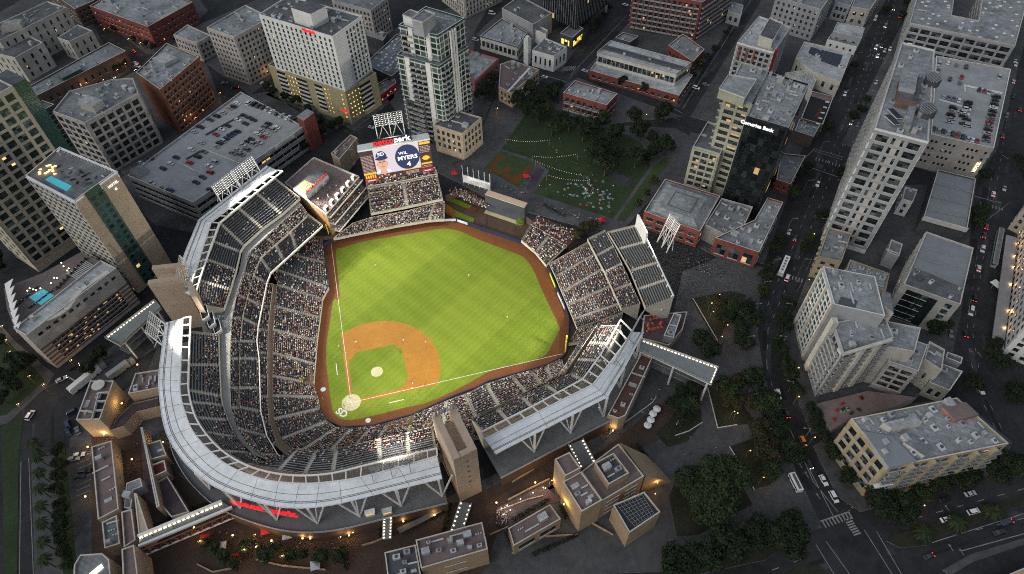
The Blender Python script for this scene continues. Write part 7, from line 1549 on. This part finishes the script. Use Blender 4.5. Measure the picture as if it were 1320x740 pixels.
# picnic blankets on the lawn
bcol = [('pale blue', (.2, .3, .36)), ('white', (.36, .37, .38)), ('teal', (.08, .2, .2)), ('grey', (.25, .26, .27)), ('red', (.3, .04, .03)), ('green', (.1, .2, .08))]
bm_ = objcolmat('blanket_cloth', .9); BK = MB(); BK.box((0, 0, .03), (2.1, 1.6, .05), bm_); BKM = BK.mesh('picnic_blanket')
k = 0
while k < 58:
    x, y = random.gauss(757, 24), random.gauss(250, 13)
    if not inpoly(x, y, [(705,240),(735,222),(775,232),(800,245),(792,265),(780,275),(715,254)]): continue
    nm, c = random.choice(bcol); o = bpy.data.objects.new('picnic_blanket', BKM); COL.objects.link(o); o.location = G(x, y, .16); o.rotation_euler = (0, 0, random.uniform(0, 3)); o.color = (*c, 1); s_ = random.uniform(.45, .95); o.scale = (s_, s_, 1)
    tag(o, f'{nm} picnic blanket on the dark park lawn', 'blanket', 'picnic blankets on the park lawn')
    for j in range(random.randint(0, 2)): CROWD.append((o.location.x+random.uniform(-.6, .6), o.location.y+random.uniform(-.5, .5), -.15, random.uniform(0, 6.28)))
    k += 1
# umbrellas, tents, stalls
def umbrella(p, r_, m_, label, group):
    r = thing('parasol', label, 'parasol', tuple(p), group); m = MB(); m.cyl(p, .05, 2.3, steel_g, 6); m.build('pole', r)
    m = MB(); m.cyl((p[0], p[1], p[2]+2.0), r_, .6, m_, 8, .06); m.build('canopy', r)
umr = mat('orange_red_cloth', (.38, .06, .03), noise=.05); k = 0
while k < 22:
    x, y = random.uniform(833, 858), random.uniform(406, 432)
    if inpoly(x, y, [(834,410),(855,405),(852,428),(832,432)]): umbrella(G(x, y, 5.02), .75, umr, 'small orange red parasol on the raised mauve deck', 'orange red parasols on the raised deck'); k += 1
for i, (x, y) in enumerate(((846,530),(841,536),(838,544),(834,551))): umbrella(G(x, y, .15), 1.7, steel_w, f'{ORD[i]} white parasol from the top on the brick court', 'white parasols on the brick court')
for i, (x, y, mm, lb) in enumerate(((586,226,redp,'red tent on the street right of the scoreboard'),(679,230,redp,'red tent between the small field and the dark court'),(776,287,redp,'red food tent at the foot of the park lawn'),(344,686,redp,'red stall roof below the rim sign'),(306,722,redp,'right hand red tent in the bottom hedge'),(267,697,redp,'left hand red tent in the bottom hedge'),(372,692,MATS['canvas'] if 'canvas' in MATS else mat('canvas', (.4, .42, .44), noise=.1),'pale stall roof below the rim sign'),(408,731,MATS['canvas'],'white pointed tent at the bottom among trees'),(288,707,MATS['canvas'],'pale tent in the bottom hedge between the red tents'))):
    p = G(x, y, .13); r = thing('market_tent', lb, 'tent', p.to_tuple()); s_ = 1.7
    m = MB(); c = [(p.x+a*s_, p.y+b*s_, p.z+2.3) for a, b in ((-1, -1), (1, -1), (1, 1), (-1, 1))]
    for j in range(4): m.face([c[j], c[(j+1) % 4], (p.x, p.y, p.z+3.3)], mm); m.face([c[j], (c[j][0], c[j][1], c[j][2]-.35), (c[(j+1) % 4][0], c[(j+1) % 4][1], c[j][2]-.35), c[(j+1) % 4]], mm)
    m.build('roof', r)
    for a in c: m = MB(); m.beam((a[0], a[1], p.z), a, .08, steel_g); m.build('leg', r)
for i, (x, y, z, lb) in enumerate(((390,683,.14,'glowing drinks stall below the right end of the rim sign'),(417,689,.14,'white counter stall under the rim right of the glowing stall'),(500,662,8.,'stall with yellow lit signs on the concourse left of the pylon'),(478,664,8.,'small white stall on the concourse under the canopy columns'))):
    p = G(x, y, z); r = thing('market_stall', lb, 'stall', p.to_tuple()); m = MB(); m.box((p.x, p.y, p.z+.55), (3.4, 1.2, 1.1), concrete_l); m.build('counter', r)
    m = MB(); m.box((p.x, p.y+.4, p.z+2.3), (3.8, 2., .12), steel_w if i % 2 else roof_l); m.build('roof', r)
    for s_ in (-1.6, 1.6): m = MB(); m.beam((p.x+s_, p.y+1.1, p.z), (p.x+s_, p.y+1.1, p.z+2.3), .1, steel_g); m.build('post', r)
    m = MB(); m.box((p.x, p.y-.62, p.z+1.9), (2.8, .1, .45), MATS['screen_amber']); m.build('lit_sign', r)
# string lights over the park
for i, (a, b) in enumerate((((686,201),(745,198)), ((690,207),(753,226)), ((705,225),(760,232)), ((652,179),(708,180)))):
    r = thing('string_lights', ['top string of lights', 'long slanting string of lights', 'lowest string of lights', 'upper left string of lights'][i]+' across the dark park lawn', 'string lights', tuple(G(*a, 5)))
    A, Bq = G(*a, 5), G(*b, 5); n_ = 20
    m = MB()
    pts = [A.lerp(Bq, k/n_)-Vector((0, 0, 1.6*(1-(2*k/n_-1)**2))) for k in range(n_+1)]
    for p, q in zip(pts[:-1], pts[1:]): m.beam(p, q, .02, black)
    m.build('cable', r)
    for p in pts[1:-1]: m = MB(); m.box(p-Vector((0, 0, .1)), (.11, .11, .11), wl2); m.build('bulb', r)
    for q in (A, Bq): m = MB(); m.beam((q.x, q.y, .1), (q.x, q.y, 5.2), .14, steel_g); m.build('pole', r)
# ================================================================ STREET LAMPS (lit in the photo)
def lamp(px, label, h=6., col=(1, .55, .2), e=500., z=.1, glow=None):
    p = G(*px, z); r = thing('street_lamp', label, 'street lamp', p.to_tuple(), 'lit street lamps')
    m = MB(); m.cyl(p, .09, h, steel_g, 6, .06); m.beam((p.x, p.y, z+h), (p.x+.9, p.y, z+h+.1), .08, steel_g); m.build('pole', r)
    m = MB(); m.cyl((p.x+.9, p.y, z+h-.2), .22, .25, glow or wl, 8, .16); m.build('lamp_head', r)
    l = bpy.data.lights.new('lamp_bulb', 'POINT'); l.energy = e*LAMP_E; l.color = col; l.shadow_soft_size = .35; o = bpy.data.objects.new('lamp_bulb', l); COL.objects.link(o); o.location = (p.x+.9, p.y, z+h-.5)
LL = {'on the lamplit street at the top left': [(107,33),(138,47),(169,60),(184,65),(115,117),(137,113),(165,92),(255,162),(286,130),(155,100)],
 'on the right plaza planting beds': [(921,402),(925,444),(932,429),(912,401),(944,542),(940,540),(960,590),(977,624),(914,412),(922,390)],
 'around the tan complex': [(839,645),(842,631),(746,620),(697,637),(708,628)],
 'on the left edge lawn and left street': [(20,463),(45,494),(63,505),(31,530),(98,474),(10,430),(15,448)],
 'along the far right street kerb': [(1304,310),(1302,324),(1298,340),(1297,354),(1293,376),(1285,432),(1290,410)],
 'beside the tan condominium': [(1106,627),(1205,612),(1187,643),(1180,660),(1102,629),(1280,594)],
 'along the lamps of the right boulevard': [(1036,371),(1022,521),(1042,573),(1097,158),(1043,312),(1022,484)],
 'on the bottom plaza': [(366,724),(332,697),(318,716),(440,700),(385,690),(262,705)],
 'on the north side streets': [(346,102),(660,70),(900,92),(873,70),(830,158),(640,150),(565,118)]}
for pl_, pts in LL.items():
    for i, q in enumerate(sorted(pts)): lamp(q, f'{ORD[i]} lit lamp from the left {pl_}', e=420 if 'right' not in pl_ else 260)
# warm wall washers seen on the tan buildings and pylons
def wash(px, z, e, col=(1, .6, .22), nm='wall_lamp', lb=''):
    p = G(*px, z); r = thing('wall_lamp', lb, 'lamp', p.to_tuple()); m = MB(); m.box((p.x, p.y, z), (.5, .5, .3), wl); m.build('lamp_head', r); m = MB(); m.beam((p.x, p.y, 0), (p.x, p.y, z-.15), .1, black); m.build('bracket', r)
    l = bpy.data.lights.new('lamp_bulb', 'POINT'); l.energy = e*LAMP_E; l.color = col; l.shadow_soft_size = .4; o = bpy.data.objects.new('lamp_bulb', l); COL.objects.link(o); o.location = (p.x, p.y, z+.4)
wash((113,576), 3, 1500, lb='warm lamp washing the front of the tan service block'); wash((134,560), 3, 900, lb='warm lamp between the tan service block and long hall'); wash((727,650), 8, 1300, (1, .7, .12), lb='yellow lamp washing the side wall of the tan complex')
wash((157,520), 8, 700, lb='warm lamp on the angular tan terrace'); wash((177,470), 4, 900, (1, .75, .3), lb='warm lamp under the glass floored terrace'); wash((818,510), 3, 900, lb='warm lamp under the brown roofed gallery end'); wash((560,655), 2, 900, lb='warm lamp on the brown plaza behind the pylon')
wash((215,585), 4, 600, lb='warm lamp in the walled court'); wash((206,606), 5, 500, lb='warm lamp over the red trellis'); wash((110,640), 3, 700, lb='orange lamp in the small car park'); wash((790,555), 3, 600, lb='warm lamp in the court beside the tan complex'); wash((390,694), 4, 700, lb='warm lamp at the plaza stalls under the rim')
wash((450,690), 3, 600, lb='warm lamp near the brown deck walkway'); wash((170,592), 3, 500, lb='warm lamp on the mauve plaza'); wash((330,705), 4, 600, lb='warm lamp amid the plaza crowd under the sign')
for i, (x, y) in enumerate(((603,556),(604,562),(608,570),(590,580))): pass

# ================================================================ LOW WALLS, HEDGES AND TERRACE EDGES ROUND THE STADIUM
leafh = MATS['leaves_dark']
def hedge(px, w_, h_, label, z=.13):
    P = [G(*q, z) for q in px]; r = random.Random(len(label)*7); V = MB()
    for a, b in zip(P[:-1], P[1:]):
        L = (b-a).length; d = (b-a)/L; n = Vector((-d.y, d.x, 0))
        for k in range(int(L*26)):
            c = a+d*r.uniform(0, L)+n*r.uniform(-w_/2, w_/2)+Vector((0, 0, h_*(r.random()**.5))); u = Vector((r.uniform(-1, 1), r.uniform(-1, 1), r.uniform(.2, 1.2))).normalized(); t = u.orthogonal().normalized(); t2 = u.cross(t); s = r.uniform(.14, .32)
            V.face([c+t*s, c+t2*s, c-t*s, c-t2*s], leafh)
    tag(V.build('hedge'), label, 'hedge')
def wall(px, h_, label, z=.13, w_=.35, m_=None):
    P = [G(*q, z) for q in px]; m = MB()
    for i, (a, b) in enumerate(zip(P[:-1], P[1:])):
        d = (b-a).normalized()*.02*(i+1); m.beam((a.x-d.x, a.y-d.y, z+h_/2), (b.x+d.x, b.y+d.y, z+h_/2), w_+.01*i, m_ or sand, h_+.01*i)
    tag(m.build('low_wall'), label, 'wall')
for a in ([(467,704),(481,700),(495,694)], 'tan low wall at the foot of the brown deck walkway'), ([(330,722),(365,730),(420,735)], 'curved tan wall behind the bottom plaza trees'), ([(660,622),(690,604),(712,592)], 'long tan wall under the first base canopy rim'), ([(655,645),(680,632),(708,618)], 'second tan wall nearer the tan annex below the canopy'), ([(640,660),(680,645),(700,640)], 'dim tan wall beside the string lit court'), ([(632,690),(655,680)], 'short tan wall right of the bottom mauve roof block'), ([(255,728),(275,738),(300,733)], 'tan wall by the two red tents at the bottom'), ([(752,660),(765,676),(790,690)], 'tan wall below the tallest block of the tan complex'), ([(660,714),(700,692),(745,690)], 'long low wall with planting before the tan complex'), ([(785,560),(840,520),(846,512)], 'brown plaza edge wall below the rounded gallery'), ([(870,562),(888,556),(905,545)], 'pale kerb wall of the triangular bed beside the plaza'), ([(895,495),(882,527),(872,548)], 'pale side wall of the bed under the elevated terrace'), ([(893,385),(925,440)], 'pale edge wall of the wedge shaped bed'), ([(940,576),(962,612),(972,632)], 'pale slanting wall along the rust tree bed'), ([(912,500),(925,552),(950,548)], 'pale corner wall of the upper plaza bed'): wall(a[0], 1.1 if 'tan' in a[1] else .5, a[1], m_=sand if 'tan' in a[1] else concrete_l)
for a in ([(432,712),(446,706),(447,735)], 'ivy covered hedge block at the bottom centre left'), ([(581,650),(571,690)], 'dark hedge left of the lit walkway by the mauve roof block'), ([(607,650),(596,684)], 'dark hedge right of the lit walkway by the mauve roof block'), ([(492,668),(491,695)], 'hedge left of the brown deck walkway'), ([(507,666),(506,692)], 'hedge right of the brown deck walkway'), ([(660,672),(690,655),(708,644)], 'hedge behind the tan annex roof'), ([(652,686),(662,706)], 'hedge at the left end of the tan annex'), ([(722,652),(730,668)], 'hedge at the right end of the tan annex'), ([(158,660),(162,706)], 'narrow hedge beside the mauve terrace strip'), ([(150,580),(158,655)], 'hedge along the right side of the long tan hall'), ([(180,690),(230,665),(280,645)], 'hedge along the upper side of the footbridge'), ([(812,578),(828,598)], 'planting strip on the sloping tan wedge'), ([(820,574),(842,600)], 'second planting strip on the sloping wedge'), ([(700,265),(728,280)], 'clipped hedge above the picnic terrace'), ([(686,716),(745,690)], 'planting along the wall before the tan complex'): hedge(a[0], 1.6, 1.6, a[1])
m = MB(); q = ccw(GP([(512,681),(540,668),(566,654),(570,659),(545,673),(516,687)], 3.)); m.prism(q, .13, 3., conc_wall, conc_top); tag(m.build('ramp'), 'grey sloping ramp under the lit yellow stall left of the pylon', 'ramp')
m = MB(); q = ccw(GP([(640,640),(700,605),(712,612),(660,648)], .3)); m.prism(q, 0, .3, brownw, pavb); struct('brown_court', m)
m = MB(); q = ccw(GP([(640,655),(700,625),(725,645),(700,650),(655,680),(640,675)], .6)); m.prism(q, 0, .6, sand, pavm); struct('string_light_court', m)
for i, (x, y) in enumerate(((644,660),(651,656),(646,668),(655,662),(668,648),(684,640),(700,634))): lamp((x, y), f'{ORD[i]} white lamp from the left in the court behind the tan annex' if False else ['white court lamp nearest the mauve roof block','upper white lamp of the court left of the tan annex','lower white lamp of the court left of the tan annex','white court lamp at the annex hedge corner','small court lamp behind the annex hedge','middle court lamp above the annex roof','court lamp next to the tan complex side wall'][i], 3.2, (1, .9, .75), 260, .6, wl2)
for k in range(70): p = G(random.uniform(640, 655), random.uniform(660, 676), .6); CROWD.append((p.x, p.y, .6, random.uniform(0, 6.2)))
for i, (x, y) in enumerate(((300,690),(350,697),(400,694),(455,686),(520,672),(560,664),(690,622),(640,648),(250,680),(225,640),(210,570))): wash((x, y), 3.2, 520, lb=['warm lamp under the left end of the red sign','warm lamp at the middle of the red sign','warm lamp below the right end of the red sign','warm lamp under the canopy by the white stall','warm lamp beneath the yellow lit stall','warm lamp on the rim wall behind the pylon','warm lamp on the court under first base canopy','warm lamp in the court next to the pylon deck','warm lamp under the footbridge truss','warm lamp at the raised mauve terrace','warm lamp in the upper left court'][i])
wash((410, 256), zw+.2 if False else 26.5, 420, (1, .85, .6), lb='bright lamp by the rooftop bar on the warehouse')
wash((440, 244), 26.5, 300, (1, .85, .6), lb='bright lamp among the guests on the warehouse roof terrace')

# unlit street light poles along the big streets
def pole(px, tx, label, group):
    p = G(*px, .1); q = G(*tx, .1); d = (q-p).normalized(); r = thing('street_light', label, 'street light', p.to_tuple(), group)
    m = MB(); m.cyl(p, .1, 8.5, steel_g, 6, .07); m.beam((p.x, p.y, 8.5), (p.x+d.x*2.4, p.y+d.y*2.4, 8.9), .1, steel_g); m.build('pole', r)
    m = MB(); m.box((p.x+d.x*2.6, p.y+d.y*2.6, 8.88), (.8, .35, .16), greyw, math.atan2(d.y, d.x)); m.build('lamp_head', r)
bp = [(1150,0),(1090,165),(1024,330),(983,425),(982,470),(1000,540),(1022,590)]
for side, nm in ((-1, 'left'), (1, 'right')):
    k = 0
    for a, b in zip(bp[:-1], bp[1:]):
        for t in ((.2, .5, .8) if math.hypot(b[0]-a[0], b[1]-a[1]) > 90 else (.5,)):
            x, y = a[0]+(b[0]-a[0])*t, a[1]+(b[1]-a[1])*t; w_ = 19+y*.012
            pole((x+side*w_, y), (x, y), f'{ORD[k]} unlit street light from the top on the {nm} kerb of the boulevard', 'unlit street lights of the boulevard'); k += 1
# ================================================================ CROWD (one uncountable mass)
def build_crowd():
    T = []
    def hx(x0, x1, y0, y1, z0, z1, t=1., fx=0.): 
        a = [(x0, y0, z0), (x1, y0, z0), (x1, y1, z0), (x0, y1, z0)]; cx, cy = (x0+x1)/2, (y0+y1)/2
        b = [(cx+(x-cx)*t+fx, cy+(y-cy)*t, z1) for x, y, _ in a]; return a+b
    T += hx(-.12, .14, -.2, .2, .42, .78, 1.12); T += hx(-.14, .16, -.23, .23, .78, 1.05, .62); T += hx(-.09, .11, -.085, .085, 1.06, 1.2, 1.15); T += hx(-.105, .125, -.1, .1, 1.2, 1.32, .72); T += hx(.08, .5, -.18, .18, .4, .56, .95)
    T = np.array(T); Q = np.array([(4, 5, 6, 7), (0, 1, 5, 4), (1, 2, 6, 5), (2, 3, 7, 6), (3, 0, 4, 7)])
    nb = len(T)//8; Qs = np.concatenate([Q+8*i for i in range(nb)]); nf = len(Qs); nv = len(T)
    P = np.array(CROWD); n = len(P)
    # thin out keeps memory sane
    sc = rng.uniform(1.05, 1.3, n)
    c, s = np.cos(P[:, 3]), np.sin(P[:, 3])
    X = T[None, :, 0]*sc[:, None]; Y = T[None, :, 1]*sc[:, None]; Z = T[None, :, 2]*sc[:, None]
    V = np.stack([P[:, 0, None]+X*c[:, None]-Y*s[:, None], P[:, 1, None]+X*s[:, None]+Y*c[:, None], P[:, 2, None]+Z], -1).reshape(-1, 3)
    F = (Qs[None]+(np.arange(n)*nv)[:, None, None]).reshape(-1, 4)
    shirts = np.array([(.68, .68, .66), (.5, .48, .46), (.75, .73, .68), (.03, .035, .06), (.02, .02, .022), (.05, .05, .055), (.12, .12, .13), (.36, .04, .035), (.34, .14, .06), (.45, .36, .24), (.06, .09, .18), (.3, .12, .06), (.5, .4, .1), (.16, .13, .1), (.09, .05, .04)])
    w = np.array([10, 7, 7, 10, 11, 9, 5, 7, 6, 7, 4, 4, 1.5, 6, 8]); w /= w.sum()
    skin = np.array([(.42, .26, .18), (.36, .2, .13), (.5, .32, .23), (.2, .11, .07)]); hair = np.array([(.03, .02, .015), (.08, .05, .03), (.02, .02, .03), (.25, .18, .1), (.4, .4, .4), (.02, .025, .06)])
    legs = np.array([(.03, .035, .06), (.05, .05, .055), (.2, .17, .12), (.12, .13, .16)])
    cs, ck, ch, cl = shirts[rng.choice(len(shirts), n, p=w)], skin[rng.integers(0, 4, n)], hair[rng.integers(0, 6, n)], legs[rng.integers(0, 4, n)]
    fc = np.stack([cs, cs, ck, ch, cl], 1)                      # per block
    fc = np.repeat(fc, 5, axis=1).reshape(-1, 3)
    cc = np.repeat(np.c_[fc, np.ones(len(fc))], 4, axis=0).astype(np.float32)
    me = bpy.data.meshes.new('spectator_crowd'); me.vertices.add(len(V)); me.vertices.foreach_set('co', V.astype(np.float32).ravel())
    me.loops.add(len(F)*4); me.loops.foreach_set('vertex_index', F.astype(np.int32).ravel())
    me.polygons.add(len(F)); me.polygons.foreach_set('loop_start', np.arange(0, len(F)*4, 4, dtype=np.int32))
    me.update(calc_edges=True)
    at = me.color_attributes.new('col', 'FLOAT_COLOR', 'CORNER'); at.data.foreach_set('color', cc.ravel())
    me.materials.append(vcolmat('clothing'))
    o = bpy.data.objects.new('spectator_crowd', me); COL.objects.link(o); o['kind'] = 'stuff'
    tag(o, 'dense crowd of seated spectators filling the stands all round the ball field', 'crowd')
    print('crowd', n)
build_crowd()
# ================================================================ LIGHT
wd = bpy.data.worlds.new('World'); SC.world = wd; wd.use_nodes = True; nt = wd.node_tree
bg = nt.nodes['Background']; sk = nt.nodes.new('ShaderNodeTexSky'); sk.sky_type = 'NISHITA'; sk.sun_disc = False
SUN_EL, SUN_AZ = rad(32), rad(205)      # direction towards the sun, measured from +x
sk.sun_elevation = SUN_EL; sk.sun_rotation = math.pi/2-SUN_AZ; sk.air_density = 1.3; sk.dust_density = 3.0; sk.ozone_density = 2.
hs_ = nt.nodes.new('ShaderNodeHueSaturation'); hs_.inputs['Saturation'].default_value = .5; nt.links.new(sk.outputs[0], hs_.inputs['Color']); tc = nt.nodes.new('ShaderNodeTexCoord'); sx = nt.nodes.new('ShaderNodeSeparateXYZ'); nt.links.new(tc.outputs['Generated'], sx.inputs[0])
mp_ = nt.nodes.new('ShaderNodeMapRange'); mp_.inputs[1].default_value = 0.; mp_.inputs[2].default_value = 1.; mp_.inputs[3].default_value = .3; mp_.inputs[4].default_value = 1.9; nt.links.new(sx.outputs[2], mp_.inputs[0])
vm = nt.nodes.new('ShaderNodeVectorMath'); vm.operation = 'SCALE'; nt.links.new(hs_.outputs[0], vm.inputs[0]); nt.links.new(mp_.outputs[0], vm.inputs['Scale'])
v2 = nt.nodes.new('ShaderNodeVectorMath'); v2.operation = 'MULTIPLY'; v2.inputs[1].default_value = (.97, 1.0, 1.01); nt.links.new(vm.outputs[0], v2.inputs[0]); nt.links.new(v2.outputs[0], bg.inputs[0]); bg.inputs[1].default_value = SKY_S
sl = bpy.data.lights.new('sun', 'SUN'); so = bpy.data.objects.new('sun', sl); COL.objects.link(so)
sl.energy = SUN_E; sl.angle = rad(40); sl.color = (1, .97, .93)
dv = Vector((math.cos(SUN_EL+.15)*math.cos(SUN_AZ), math.cos(SUN_EL+.15)*math.sin(SUN_AZ), math.sin(SUN_EL+.15)))
so.rotation_euler = dv.to_track_quat('Z', 'Y').to_euler()
for i, (p, t, en) in enumerate(SPOTS):
    l = bpy.data.lights.new('floodlight_beam', 'SPOT'); o = bpy.data.objects.new('floodlight_beam', l); COL.objects.link(o)
    o.location = p; o.rotation_euler = (p-t).to_track_quat('Z', 'Y').to_euler()
    l.energy = FLOOD*en*(max(60, (t-p).length)/80)**2; l.spot_size = rad(100); l.spot_blend = .8; l.shadow_soft_size = 2.5; l.color = (1, .95, .83)
vs = SC.view_settings; vs.view_transform = 'Standard'; vs.look = 'None'; vs.exposure = EXPO; vs.gamma = 1; vs.use_curve_mapping = False
SC.cycles.max_bounces = 5; SC.cycles.diffuse_bounces = 3; SC.cycles.glossy_bounces = 2; SC.cycles.sample_clamp_indirect = .8; SC.cycles.sample_clamp_direct = 5
for o in SC.objects:
    if o.parent is None and 'label' in o and not 4 <= len(o['label'].split()) <= 16: print('LABEL', len(o['label'].split()), o['label'])

SC.cycles.filter_width = 1.05
SC.cycles.use_denoising = DENO
